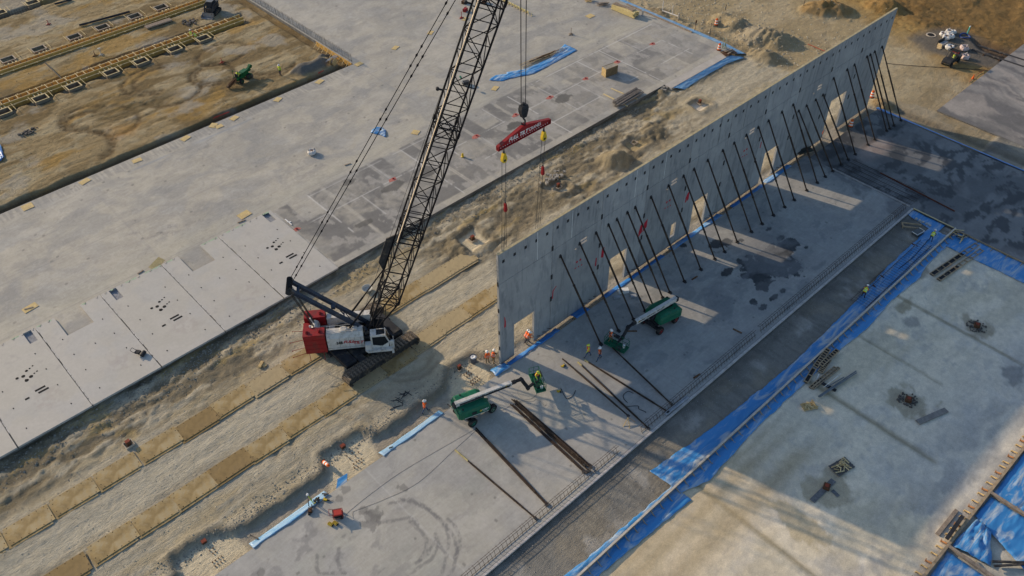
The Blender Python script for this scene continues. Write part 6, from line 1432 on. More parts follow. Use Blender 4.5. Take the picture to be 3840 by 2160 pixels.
ribbon('plastic_sheet', [(35.57, 41.20, 0.00), (36.80, 39.71, 0.00), (39.73, 39.18, 0.00)], [(37.22, 41.59, 0.00), (38.45, 40.93, 0.00), (40.62, 40.12, 0.00)], T_blue, 'folded end of the blue sheet beside the crane boom', seed=34, amp=.16)
ribbon('plastic_sheet', [(15.09, 42.20, 0.00), (15.38, 41.27, 0.00), (15.89, 39.90, 0.00)], [(16.56, 42.56, 0.00), (16.98, 41.93, 0.00), (16.85, 41.17, 0.00)], T_blue, 'crumpled blue and white sheet on the slab behind the crane pendants', seed=35, amp=.2)
ribbon('plastic_sheet', [(-22.45, 75.27, -0.30), (-21.98, 74.40, -0.30), (-22.36, 72.65, -0.30), (-22.73, 70.93, -0.30)], [(-24.26, 71.15, -0.30), (-23.81, 70.52, -0.30), (-23.51, 70.44, -0.30), (-23.33, 70.47, -0.30)], T_deep, 'blue sheet bundled at the left edge of the brown field', seed=36, amp=.25)
# bottom right bays
ribbon('plastic_sheet', [(4, -40.4, -.16), (12.8, -40.4, -.16)], [(4, -46, -.16), (12.8, -46, -.16)], T_blue, 'blue sheet in the nearest formed bay at the bottom right', seed=41, amp=.09)
ribbon('plastic_sheet', [(13.4, -40.4, -.16), (17.2, -40.6, -.16)], [(14.0, -43.4, -.16), (17.0, -42.0, -.16)], T_blue, 'crumpled heap of blue sheet in the middle bay at the bottom right', seed=42, amp=.45, folds=1.4)
ribbon('plastic_sheet', [(17.6, -40.4, -.16), (20.4, -40.4, -.16)], [(15.6, -45.6, -.16), (20.4, -47.5, -.16)], T_blue, 'blue sheet spread below the timber divider at the bottom right', seed=43, amp=.12)
ribbon('plastic_sheet', [(20.8, -40.4, -.16), (27.2, -40.4, -.16)], [(20.8, -47, -.16), (27.2, -48, -.16)], T_blue, 'wrinkled blue sheet in the third bay at the bottom right', seed=44, amp=.15)
ribbon('plastic_sheet', [(27.6, -40.4, -.16), (36, -40.4, -.16)], [(27.6, -47, -.16), (36, -48, -.16)], T_blue, 'blue sheet in the farthest formed bay at the right edge', seed=45, amp=.11)
ribbon('plastic_sheet', [(11.5, -44.6, -.15), (15.4, -46.2, -.15)], [(11.5, -49, -.15), (17, -51, -.15)], T_blue, 'blue sheet past the bare patch in the lower right corner', seed=46, amp=.12)
# weights on the sheets
for p, q, lab in (((-28.23, 0.37, -0.20), (-27.92, -0.46, -0.20), 'a'), ((-21.58, -0.47, -0.10), (-21.25, -0.84, -0.10), 'b'), ((-21.60, -0.86, 0.00), (-21.17, -0.91, 0.00), 'c'), ((-14.44, -0.70, 0.00), (-14.07, -0.84, 0.00), 'd'), ((-7.29, -0.44, 0.00), (-7.28, -0.89, 0.00), 'e')):
    t = thing('steel_bar', 'short dark bar on the pale blue sheet, %s' % {'a': 'nearest the bottom edge', 'b': 'upper one above the yellow drill', 'c': 'lower one above the yellow drill', 'd': 'at the left end of the upper sheet', 'e': 'beside the near lift'}[lab], 'steel bar', p, 0, 'bars holding down the sheet'); MB().bar((0, 0, .1), Vector(q) - Vector(p) + Vector((0, 0, .1)), .1, .08).build('bar', M_dark, t)

# ------------------------------------------------------------------ timber forms
M_form = mat('form_timber', (.36, .27, .17), .85, var=.3, scale=2.5, dirt=(.22, .19, .15), dirt_amt=.3)
M_formy = mat('form_timber_fresh', (.60, .35, .09), .85, var=.25, scale=1.5, dirt=(.36, .24, .10), dirt_amt=.25)
M_pale_t = mat('pale_batten', (.60, .48, .26), .85, var=.15, scale=4)
def kicker(b, p, d_, h=.42, l=.6):
    p = Vector(p); d_ = Vector(d_); b.bar(p + Vector((0, 0, h)), p + d_ * l, .05, .09); b.bar(p, p + d_ * l, .05, .06); b.bar(p + d_ * l + Vector((0, 0, -.1)), p + d_ * l + Vector((0, 0, .22)), .045, .045)
t = thing('timber_form', 'long pale timber edge form with brackets running through the blue sheet', 'formwork', (0, -21.2, -.2))
x = -19.5; rr = random.Random(3)
while x < 52:
    L_ = 4.8; MB().bx(x, min(x + L_ - .02, 52.1), -.03, .03, .05, .48).build('form_board', M_form, t); MB().bx(x, min(x + L_ - .02, 52.1), -.09, .09, .481, .53).build('top_plate', mat('pale_plate', (.52, .46, .38), .8, var=.2), t); x += L_
x = -19
km = MB(); kicker(km, (0, -.04, 0), (.0, -1, 0)); km_me = km.mesh('bracket', M_form)
while x < 51.5: o = link('bracket', km_me, t, (x, 0, 0)); x += 1.12
t = thing('timber_form', 'board form with props along the edge of the damp slab', 'formwork', (52.32, -21.1, -.2))
y = 0
while y > -26: MB().bx(-.05, .03, y - 3.98, y, .0, .22).build('form_board', M_form, t); y -= 4
y = -1.2
pm = MB(); pm.bar((-.05, 0, .18), (-.75, 0, .02), .06, .1); pm.bar((-.75, 0, -.05), (-.75, 0, .2), .05, .05); pm_me = pm.mesh('prop', M_form)
while y > -25: link('prop', pm_me, t, (0, y, 0)); y -= 1.7
MB().bx(52.26, 52.4, -20.9, -15.9, 0.004, .06).build('edge_batten', M_pale_t); tag(COL.objects[-1], 'yellowish batten on the damp slab edge above the blue sheet', 'batten')
t = thing('timber_form', 'timber form with many wedge brackets beside the bottom right blue bays', 'formwork', (0, -40.1, -.2))
x = -2.0
while x < 42: MB().bx(x, x + 4.3, -.06, .06, 0, .3).build('form_board', M_form, t); MB().bx(x, x + 4.3, -.16, -.062, .22, .3).build('top_plate', M_form, t); x += 4.32
wm = MB(); wm.bar((0, .08, .26), (.12, .62, .02), .08, .1); wm.bar((.12, .5, 0), (-.08, .62, .1), .05, .08); wm_me = wm.mesh('bracket', M_lumber); wm_me2 = MB().bar((0, .08, .24), (.05, .55, .02), .1, .12).bar((-.1, .55, .05), (.2, .6, .12), .06, .06).mesh('bracket', mat('bracket_orange', (.36, .17, .07), .85, var=.3))
x = -1.5; i = 0
while x < 41: link('bracket', wm_me if i % 3 else wm_me2, t, (x + rr.uniform(-.15, .15), 0, 0)); x += .82; i += 1
for x, lab in ((13.1, 'lowest'), (20.6, 'middle'), (27.4, 'upper')):
    t = thing('divider_board', '%s timber divider crossing the blue bays at the bottom right' % lab, 'divider', (x, -40.2, -.2)); b = MB(); b.bx(-.06, .06, -10, 0, .02, .32); b.bx(-.14, .14, -10, 0, .32, .37); b.build('board', M_oldwood, t)
    for y in (-2.2, -4.6, -7): MB().bar((.1, y, .3), (.6, y, .02), .06, .1).build('wedge', M_lumber, t)
t = thing('plank', 'weathered grey plank lying beside the timber form at the bottom right', 'plank', (15.31, -39.05, -0.20), R(0)); MB().bx(-1.7, 1.7, -.16, .16, 0, .12).build('board', M_oldwood, t)
t = thing('tarred_beam', 'black tarred beam lying across the timber form', 'beam', (15.04, -39.75, 0.12), R(2)); MB().bx(-1.5, 1.5, -.16, .16, 0, .16).build('beam', M_black, t)
for p, q, lab in (((14.36, -43.31, -0.10), (16.27, -45.23, -0.10), 'upper'), ((14.07, -43.60, -0.10), (16.14, -45.29, -0.10), 'lower')):
    t = thing('black_bar', '%s black bar in the lower right corner over the blue sheet' % lab, 'bar', p); MB().bar((0, 0, .2), Vector(q) - Vector(p) + Vector((0, 0, .2)), .16, .14).build('bar', M_black, t)
# NW footing form
def footing_form(y0, y1, x0, x1, z0, z1, label, crosses, seed):
    t = thing('footing_form', label, 'formwork', (x0, y0, z0)); L_ = x1 - x0; rr = random.Random(seed)
    for yy in (0, y1 - y0):
        x = 0
        while x < L_ - .1: e = min(x + 2.44, L_) - .015; MB().bx(x, e, yy - .02, yy + .02, 0, z1 - z0).build('form_panel', M_formy, t); x += 2.44
        x = 0
        while x < L_ - .1: e = min(x + 4.88, L_) - .015; s = 1 if yy else -1; MB().bx(x, e, yy + s * .022 - .045, yy + s * .022 + .045, z1 - z0 + .002, z1 - z0 + .05).build('cap_rail', M_pale_t, t); x += 4.88
    st_me = MB().bx(-.04, .04, -.05, .05, -.1, z1 - z0 - .05).mesh('stud', M_oldwood)
    x = .3
    while x < L_:
        link('stud', st_me, t, (x, y1 - y0 - .075, 0)); x += .9
    if crosses:
        cm = MB().bx(-.045, .045, -.1, y1 - y0 + .12, z1 - z0 + .052, z1 - z0 + .10).mesh('spacer', M_pale_t); x = .8
        while x < L_: o = link('spacer', cm, t, (x, 0, 0)); o.rotation_euler.z = R(rr.uniform(-3, 3)); x += rr.choice([1.15, 1.3, 1.6])
    bm_ = MB().bx(-.06, .06, -.12, .12, z1 - z0 - .02, z1 - z0 + .08).mesh('stake', M_pale_t); x = .4
    while x < L_: link('stake', bm_, t, (x, y1 - y0 + .14, 0)); link('stake', bm_, t, (x + .5, -.75, -.25)); x += 1.75
    x = 0
    while x < L_ - .1: e = min(x + 4.88, L_) - .02; MB().bx(x, e, -.72, -.64, z1 - z0 - .24, z1 - z0 - .18).build('waler', M_pale_t, t); x += 4.88
    return t
footing_form(83.95, 85.0, -30, 20.2, -1.15, -.05, 'long timber footing form with spacers across it in the nearer brown trench', True, 1)
footing_form(93.6, 94.6, -30, 19.8, -1.0, .0, 'long timber footing form in the farther brown trench', False, 2)
def pier_box(name_label, loc, group, side):
    t = thing('pier_box', name_label, 'pier box', loc, 0, group)
    for (x0, x1, y0, y1) in ((-.95, .95, -.75, -.69), (-.95, .95, .69, .75), (-.95, -.89, -.69, .69), (.89, .95, -.69, .69)): MB().bx(x0, x1, y0, y1, 0, .85).build('box_side', mat('greyed_ply', (.20, .16, .115), .85, var=.25, scale=2), t)
    for (x0, x1, y0, y1) in ((-1.02, 1.02, -.82, -.70), (-1.02, 1.02, .70, .82), (-1.02, -.90, -.70, .70), (.90, 1.02, -.70, .70)): MB().bx(x0, x1, y0, y1, .852, .90).build('rim_batten', M_pale_t if side else mat('rim_grey', (.40, .34, .27), .85, var=.2), t)
    MB().bx(-.88, .88, -.68, .68, .1, .13).build('box_floor', mat('box_dark', (.035, .024, .015), .95), t)
    for y in (-.3, .1): MB().tube((-.88, y, .72), (.88, y, .72), .02, 5).build('tie_bar', M_rebar, t)
    for x in (-.45, .15, .6): MB().bx(x, x + .14, .8 if side else -1.9, 1.9 if side else -.8, .72, .78).build('link_batten', M_pale_t, t)
    for x in (-1.3, 1.5): MB().bar((x, -.9, .95), (x + .05, 1.3, .95), .05, .06).build('side_batten', M_pale_t, t)
    return t
nm = ['first', 'second', 'third', 'fourth', 'fifth', 'sixth', 'seventh']
for i, x in enumerate((-18.8, -13.6, -8.8, -3.1, 1.6, 7.1, 12.0)): pier_box('square timber pier box, %s from the left along the nearer trench' % nm[i], (x, 82.0, -.95), 'pier boxes along the nearer trench', True)
for i, x in enumerate((-12.8, -8.1, -2.5, 2.1, 7.6, 12.2)): pier_box('square timber pier box, %s from the left along the farther trench' % nm[i], (x, 96.6, -.95), 'pier boxes along the farther trench', False)
for i, x in enumerate((-8.0, -2.6)): pier_box('square timber pier box at the top left corner, %s of two' % nm[i], (x, 113.3, -.95), 'pier boxes in the top left corner', True)
# props on the north rebar wall
t = thing('timber_form', 'short timber form with slanting props below the tall rebar row', 'formwork', (24.0, 68.5, -.7)); 
for i in range(9):
    y = -i * 1.05; MB().bx(-.05, .05, y - 1.03, y, 0, .72).build('form_panel', M_formy, t); MB().bar((-.06, y - .3, .65), (-.75, y - .3, 0), .06, .09).build('prop', M_pale_t, t)
# ------------------------------------------------------------------ reinforcing bars
def rebar_edge(x0, x1, label, lean=.25, h=.62):
    t = thing('rebar_edging', label, 'rebar', (x0, -15.35, 0), 0, 'rebar edging along the floor slab'); L_ = x1 - x0
    for y, z in ((.0 + lean, h), (.12, .06)): MB().tube((0, y, z), (L_, y, z), .022, 5).build('long_bar', M_rebar, t)
    MB().tube((0, lean + .25, h * .82), (L_, lean + .25, h * .82), .018, 5).build('long_bar', M_rebar, t)
    dm = MB().tube((0, -.1, 0), (.06, lean, h), .018, 5).tube((.06, lean, h), (.10, lean + .35, h * .75), .014, 4).mesh('dowel', M_rebar)
    n = int(L_ / .42)
    for i in range(n): o = link('dowel', dm, t, (i * L_ / n + rr.uniform(-.06, .06), 0, 0)); o.rotation_euler.z = R(rr.uniform(-8, 8))
rebar_edge(-31, -18.5, 'leaning rebar dowels on the slab edge at the bottom of the view')
rebar_edge(-18.0, .6, 'leaning rebar dowels along the slab edge behind the loose brace ends')
rebar_edge(3.6, 21.5, 'leaning rebar dowels along the shaded slab edge right of the gap')
rebar_edge(22.2, 51.8, 'leaning rebar dowels along the shaded slab edge toward its far end')
o = MB().bx(-30, 52.3, -15.95, -15.73, -.2, .012).build('edge_strip', mat('pale_edge', (.44, .41, .385), .85, var=.25, scale=1.5)); tag(o, 'pale dusty concrete kerb under the leaning rebar along the floor slab', 'kerb')
t = thing('steel_channel', 'pale steel channel lying in the gap of the rebar edging', 'steel channel', (8.39, -15.55, 0.05), R(-2)); b = MB(); b.bx(-1.6, 1.6, -.16, .16, 0, .04); b.bx(-1.6, 1.6, -.16, -.12, .04, .18); b.bx(-1.6, 1.6, .12, .16, .04, .18); b.build('channel', mat('galvanised', (.42, .43, .44), .4, .6), t)
def cage(name, label, origin, L_, h, step, rz=0, horiz=3, r=.02, lean=.0, cat='rebar cage'):
    t = thing(name, label, cat, origin, rz)
    vm = MB().tube((0, 0, 0), (lean, .02, h), r, 4).mesh('upright_bar', M_rebar); n = min(295, int(L_ / step))
    for i in range(n): o = link('upright_bar', vm, t, (i * L_ / n + rr.uniform(-.05, .05), rr.uniform(-.05, .05), rr.uniform(-.1, .02)))
    for k in range(horiz): MB().tube((0, 0, h * (k + .6) / horiz), (L_, 0, h * (k + .6) / horiz), r, 4).build('long_bar', M_rebar, t)
cage('rebar_cage', 'long rebar cage standing in the excavated edge of the brown field', (-48, 59.9, -1.2), 71, .95, .3)
cage('rebar_row', 'tall row of upright rebar along the slab edge in the brown field corner', (24.3, 59.3, -.3), 62, 1.75, .22, R(90), 2, .016, .1)
cage('rebar_row', 'short row of upright rebar at the corner plywood sheet', (21.9, 58.95, -.9), 2.3, 1.6, .3, 0, 1, .018)
cage('rebar_cage', 'low rebar cage at the top left corner of the brown field', (-9, 111.9, -.9), 5.5, 1.1, .4)
for i, (a, b_) in enumerate((((53.2, -6.2), (55.6, -14.6)), ((54.2, -6.2), (56.2, -13.5)))): pass
t = thing('rebar_mat', 'grid of thin rebar lying on the pour strip beyond the floor slab', 'rebar mat', (52.6, -15.4, .03))
for i in range(5): MB().tube((.2 + i * .8, 0, 0), (.2 + i * .8, 10.0, 0), .018, 4).build('long_bar', M_rebar, t)
for i in range(32): MB().tube((0, i * .31, .03), (3.6, i * .31, .03), .013, 4).build('cross_bar', M_rebar, t)
for dx in (-.35, -.2): MB().bx(dx, dx + .06, .0, 10.5, .0, .05).build('edge_angle', mat('pale_edge', (.44, .41, .385)), t)
o = thing('rusty_bar', 'long rusty red bar lying on the dark damp slab', 'steel bar', (55.91, -9.51, 0.05)); MB().tube((0, 0, 0), Vector((55.32, -19.55, 0.05)) - Vector((55.91, -9.51, 0.05)), .09, 7).build('bar', mat('rust_red', (.10, .035, .022), .8, var=.4), o)
t = thing('rebar_ladder', 'flat rebar ladder laid on the wide blue sheet beside the bending worker', 'rebar', (33, -19.6, -.05))
for y in (0, -1.3): MB().tube((0, y, .1), (14.5, y + .2, .1), .03, 5).build('long_bar', M_rebar, t)
for i in range(34): MB().tube((.3 + i * .42, .25, .1), (.3 + i * .42, -1.4, .1), .017, 4).build('cross_bar', M_rebar, t)
t = thing('rebar_comb', 'row of short rebar standing in the gravel lane beside the bending worker', 'rebar', (32.97, -19.18, -0.20))
e = Vector((39.88, -19.11, -0.20)) - Vector((32.97, -19.18, -0.20))
MB().tube((0, 0, .25), e + Vector((0, 0, .25)), .025, 5).build('long_bar', M_rebar, t)
for i in range(20): p = e * (i / 19); MB().tube(p + Vector((-.2, .25, .02)), p + Vector((.15, -.3, .35)), .016, 4).build('dowel', M_rebar, t)
for p, lab in (((-10.03, 3.40, -0.40), 'scattered dark rods on the dirt between crane and trench'),):
    t = thing('loose_rods', lab, 'rods', p)
    for i in range(13): a = rr.uniform(0, 3.1); c = Vector((rr.uniform(-1.1, 1.1), rr.uniform(-.6, .6), .05)); d_ = Vector((math.cos(a), math.sin(a), 0)) * .4; MB().bar(c - d_, c + d_, .05, .05).build('rod', M_dark, t)
# anchor rods in the sandy pits
for pts, lab in (([(-31.36, 1.76, -1.05), (-31.29, 1.36, -1.05), (-31.05, 1.36, -1.05), (-31.05, 1.79, -1.05), (-31.72, 0.67, -1.05), (-31.47, 0.66, -1.05), (-31.19, 0.68, -1.05), (-30.92, 0.65, -1.05), (-31.74, 0.21, -1.05), (-31.48, 0.22, -1.05), (-31.20, 0.21, -1.05), (-30.94, 0.19, -1.05)], 'lowest sandy pit'),
                 ([(-16.94, 1.69, -1.00), (-17.48, 1.25, -1.00), (-16.93, 1.15, -1.00), (-16.47, 1.35, -1.00), (-17.56, 0.59, -1.00), (-17.24, 0.61, -1.00), (-16.99, 0.57, -1.00), (-16.72, 0.57, -1.00), (-17.74, 0.24, -1.00), (-17.45, 0.07, -1.00), (-16.92, 0.19, -1.00), (-17.50, 1.73, -1.00)], 'middle sandy pit'),
                 ([(-2.79, 1.70, -0.85), (-3.08, 1.69, -0.85), (-2.81, 1.29, -0.85), (-3.38, 1.70, -0.85), (-3.49, 0.56, -0.85), (-3.21, 0.57, -0.85), (-2.93, 0.57, -0.85), (-2.64, 0.58, -0.85), (-3.61, 0.22, -0.85), (-3.45, 0.15, -0.85), (-3.18, 0.17, -0.85), (-2.93, 0.16, -0.85), (-2.67, 0.15, -0.85), (-3.09, 1.28, -0.85), (-3.37, 1.27, -0.85)], 'sandy pit by the wall end')):
    t = thing('anchor_rods', 'cluster of rusty anchor rods standing in the %s' % lab, 'anchor rods', pts[0], 0, 'anchor rods in the sandy pits')
    for p in pts: q = Vector(p) - Vector(pts[0]); MB().tube(q, q + Vector((0, 0, .42)), .04, 6).box(q + Vector((0, 0, .4)), (.1, .1, .05)).build('rod', M_rust, t)
    q = Vector(pts[-1]) - Vector(pts[0]); MB().box(q + Vector((.6, -.5, .04)), (.8, .35, .12), rotz(.4)).build('plate', M_oldwood, t)
# column stubs
M_stub = mat('stub_red', (.22, .05, .028), .8, var=.25); M_base = mat('stub_base', (.42, .36, .28), .85, var=.2)
for p, sz, lab in (((10.88, 16.71, -0.75), 1.0, 'in the square sandy pit right of the crane boom'), ((53.51, 16.90, -0.75), .9, 'in the far pale pit behind the wall'), ((39.41, 16.79, -0.75), .9, 'frame in the yellow pit behind the wall'), ((25.26, 16.93, -0.75), .9, 'near the rigging ropes behind the wall'), ((-31.45, 16.38, -0.45), 1.0, 'by the far mats at the lower left'),
                   ((-3.14, 2.69, -0.85), .8, 'in the pit beside the wall end'), ((-31.31, 2.80, -1.10), 1.0, 'in the lowest sandy pit'), ((-17.18, 2.78, -1.00), 1.0, 'in the middle sandy pit'), ((-21.14, 16.83, -0.40), .1, 'x')):
    if lab == 'x': continue
    t = thing('column_stub', 'small red capped column stub %s' % lab, 'column stub', p, R(rr.uniform(-5, 5)), 'column stubs in pits')
    b = MB()
    for (x0, x1, y0, y1) in ((-.42, .42, -.42, -.36), (-.42, .42, .36, .42), (-.42, -.36, -.36, .36), (.36, .42, -.36, .36)): b.bx(x0 * sz, x1 * sz, y0 * sz, y1 * sz, 0, .28)
    b.build('base_form', M_base, t)
    if 'frame' not in lab: MB().bx(-.2 * sz, .2 * sz, -.16 * sz, .16 * sz, 0, .62).build('stub', M_rust, t); MB().bx(-.21 * sz, .21 * sz, -.17 * sz, .17 * sz, .62, .68).build('red_cap', M_stub, t)
for i, p in enumerate(((-20.16, 0.76, -0.90), (-21.27, 0.78, -0.90), (-13.18, 0.79, -0.90), (-6.00, 0.81, -0.90), (-6.01, 0.83, -0.90), (-27.29, 0.79, -0.95), (-27.30, 0.84, -1.00), (-28.25, 0.85, -1.00))):
    o = MB().box((p[0], p[1], p[2] + .06), (.3, .2, .12), rotz(.5)).build('red_block', M_red); tag(o, 'small dark red block on the trench floor, %s' % ('above the tripod level', 'left of the tripod level', 'ahead of the walking worker', 'by the tail of the near lift', 'nearest the near lift', 'left end of the upper pale sheet', 'upper of two by the lowest pit', 'lower of two by the lowest pit')[i], 'block', 'red blocks on the trench floor')
for p, lab in (((39.22, -30.10, -0.20), 'in the wet ring at the right'), ((25.06, -30.18, -0.20), 'in the olive stain near the grey plank'), ((10.92, -30.18, -0.20), 'on the dark tape cross near the pallet')):
    t = thing('column_stub', 'dark red column stub %s' % lab, 'column stub', p, R(20), 'column stubs in the yard'); MB().bx(-.3, .3, -.28, .28, 0, .35).build('stub', M_rust, t); MB().bx(-.16, .16, -.16, .16, .35, .42).build('red_cap', M_stub, t)
    if 'ring' in lab or 'stain' in lab:
        b = MB()
        for i in range(60): a = rr.uniform(0, 6.28); d_ = rr.uniform(.4, 1.0); s_ = rr.uniform(.06, .16); b.box((math.cos(a) * d_, math.sin(a) * d_, .03), (s_, s_, s_), rotz(a))
        tag(b.build('rubble', mat('dark_rubble', (.11, .10, .09), .9, var=.4), t), kind='stuff')
t = thing('tape_strip', 'dark grey strip with a second piece lying across the stained yard', 'strip', (10.87, -30.18, -0.20)); a = Vector((12.06, -30.20, -0.20)) - Vector((10.87, -30.18, -0.20)); b_ = Vector((8.83, -30.09, -0.20)) - Vector((10.87, -30.18, -0.20))
MB().bar(a + Vector((0, 0, .03)), b_ + Vector((0, 0, .03)), .5, .03).build('strip', mat('grey_strip', (.13, .135, .14), .8, var=.4, scale=3), t); MB().bar((.2, -.5, .02), Vector((10.92, -31.39, -0.20)) - Vector((10.87, -30.18, -0.20)) + Vector((0, 0, .02)), .35, .03).build('strip', MATS['grey_strip'], t)
# ------------------------------------------------------------------ ladders, beams, lumber in the yard
def ladder_beam(label, p, q, w=.42, dark=0, rungs=9):
    p = Vector(p); q = Vector(q); t = thing('formwork_ladder', label, 'form panel', tuple(p)); d_ = (q - p); n_ = Vector((-d_.y, d_.x, 0)).normalized() * w / 2
    for s in (-1, 1): MB().bar(n_ * s + Vector((0, 0, .1)), d_ + n_ * s + Vector((0, 0, .1)), .06, .16).build('side_rail', M_form, t)
    for i in range(rungs): c = d_ * ((i + .1) / (rungs - .8)); MB().bar(c - n_ + Vector((0, 0, .1)), c + n_ + Vector((0, 0, .1)), .07, .12).build('rung', M_form, t)
    MB().bar(d_ * (0 if dark != 2 else .3) + Vector((0, 0, .04)), d_ * (.45 if dark == 1 else 1) + Vector((0, 0, .04)), w - .06, .04).build('panel_back', M_black, t)
ladder_beam('dark ladder-like form panel on the yard, left of a parallel pair', (43.12, -23.08, -0.20), (51.69, -24.12, -0.20), .5)
ladder_beam('brown ladder-like form panel on the yard, right of a parallel pair', (42.92, -24.00, -0.20), (51.14, -24.94, -0.20), .45, 1)
ladder_beam('dark form panel leaning over the long timber form', (22.08, -21.85, 0.00), (24.84, -21.49, 0.25), .45)
ladder_beam('brown form panel crossing the other one by the blue sheet edge', (22.54, -22.11, 0.10), (25.57, -22.15, 0.10), .4)
ladder_beam('short form panel with a white rod at the blue sheet edge', (21.94, -22.52, -0.10), (23.95, -22.23, -0.05), .45)
ladder_beam('dark plank form at the lower blue sheet edge', (19.77, -22.27, -0.10), (21.87, -21.86, 0.00), .4, 0, 3)
ladder_beam('long brown form beam beside the pipes', (19.59, -22.93, -0.20), (23.66, -23.16, -0.20), .3, 1)
ladder_beam('second brown form beam lying against the first beside the pipes', (19.69, -23.12, -0.20), (23.89, -23.43, -0.20), .25, 1)
for p, q, r, lab in (((19.14, -24.09, 0.00), (24.59, -24.85, 0.00), .07, 'front grey pipe of the stack in the yard'), ((19.17, -24.22, 0.00), (24.43, -25.00, 0.00), .07, 'second grey pipe of the stack in the yard'), ((20.66, -23.97, 0.00), (23.01, -24.46, 0.00), .05, 'short dark pipe behind the grey stack'), ((20.48, -23.82, 0.02), (23.22, -24.03, 0.02), .035, 'thin white rod beside the grey pipes'), ((20.90, -22.79, -0.10), (21.60, -22.57, 0.00), .05, 'short white rod below the form panels')):
    p = Vector(p); t = thing('pipe', lab, 'pipe', tuple(p)); MB().tube((0, 0, 0), Vector(q) - p, r, 8).build('tube', mat('white_rod', (.6, .6, .57), .5) if 'white' in lab else mat('steel_pipe', (.17, .19, .205), .35, .5, var=.2), t)
t = thing('pipe_bearer', 'black bearer under the grey pipes in the yard', 'bearer', (21.13, -24.04, -0.20)); a = Vector((20.94, -23.38, -0.10)) - Vector((21.13, -24.04, -0.20)); b_ = Vector((21.07, -24.83, -0.10)) - Vector((21.13, -24.04, -0.20)); MB().bar(a, b_, .3, .12).build('bearer', M_black, t)
def pallet(label, p, rz_, L_, W_, n, seed, m):
    t = thing('pallet', label, 'pallet', p, rz_); r_ = random.Random(seed)
    for i in range(6): MB().bx(-L_ / 2, L_ / 2, -W_ / 2 + i * W_ / 6, -W_ / 2 + i * W_ / 6 + W_ / 7.5, .1, .13).build('slat', m, t)
    for x in (-.45, 0, .45): MB().bx(x * L_ - .04, x * L_ + .04, -W_ / 2, W_ / 2, 0, .1).build('bearer', m, t)
    for i in range(n): a = r_.uniform(0, 3.14); c = Vector((r_.uniform(-.35, .35) * L_, r_.uniform(-.3, .3) * W_, .17 + .012 * i)); d_ = Vector((math.cos(a), math.sin(a), r_.uniform(-.1, .1))) * r_.uniform(.18, .38); MB().bar(c - d_, c + d_, .08, .05).build('offcut', M_pale_t if r_.random() < .7 else M_lumber, t)
pallet('grey pallet with yellow timber offcuts lying on the open yard', (13.78, -29.91, -0.20), R(-13), 2.0, 1.3, 20, 1, mat('pallet_grey', (.11, .105, .10), .85, var=.3))
pallet('small wooden pallet piled with offcuts near the blue sheet', (17.58, -24.11, -0.20), R(-30), 1.4, .9, 14, 2, M_lumber)
t = thing('plank', 'grey weathered board lying alone on the yard', 'plank', (24.91, -32.70, -0.20)); a = Vector((23.24, -32.12, -0.20)) - Vector((24.91, -32.70, -0.20)); b_ = Vector((26.57, -33.24, -0.20)) - Vector((24.91, -32.70, -0.20)); MB().bar(a + Vector((0, 0, .08)), b_ + Vector((0, 0, .08)), .55, .1).build('board', mat('grey_board', (.20, .19, .175), .9, var=.25, scale=3), t)
# things between rebar edge and blue sheet
t = thing('wheelbarrow_tub', 'grey tub with pale rim on the gravel lane', 'tub', (48.56, -18.48, -0.20), R(-10)); b = MB(); b.box((0, 0, .2), (1.2, .7, .36), None, 0, 1.1); b.build('tub', mat('tub_grey', (.10, .11, .115), .6), t); MB().bx(-.66, .66, -.4, -.36, .36, .42).bx(-.66, -.62, -.36, .36, .36, .42).bx(.62, .66, -.36, .36, .36, .42).build('rim', M_lettering, t)
t = thing('timber_trestle', 'brown timber trestle lying on the gravel lane', 'frame', (49.16, -17.42, -0.20), R(-55)); b = MB()
for y in (-.35, .35): b.bx(-1.1, 1.1, y - .06, y + .06, .2, .34); b.bx(-1.1, -.98, y - .06, y + .06, 0, .2); b.bx(.98, 1.1, y - .06, y + .06, 0, .2)
b.bx(-1.1, -.98, -.29, .29, .2, .34); b.build('frame', M_form, t)
for i, (x, y) in enumerate(((430,375), (487,405), (545,432), (603,460), (660,490))):
    pass
    t = thing('spacer_block', 'small grey block, %s of five in a line on the gravel lane' % nm[i], 'block', ((50.91, -17.07, -0.20), (50.89, -17.50, -0.20), (50.91, -17.92, -0.20), (50.91, -18.35, -0.20), (50.89, -18.78, -0.20))[i], 0, 'blocks in a line on the gravel lane'); MB().box((0, 0, .1), (.32, .3, .2), None, 0, .8).build('block', M_concrete_lt, t)
t = thing('debris_heap', 'tangle of boards and hoses at the corner of the blue sheets', 'debris', (51.48, -21.93, -0.15))
for i in range(16): a = rr.uniform(0, 3.1); c = Vector((rr.uniform(-.8, .8), rr.uniform(-.7, .7), .1 + i * .02)); d_ = Vector((math.cos(a), math.sin(a), .1)) * rr.uniform(.3, .9); MB().bar(c - d_, c + d_, .09, .06).build('board', [M_lumber, M_oldwood, M_black, M_pale_t][i % 4], t)
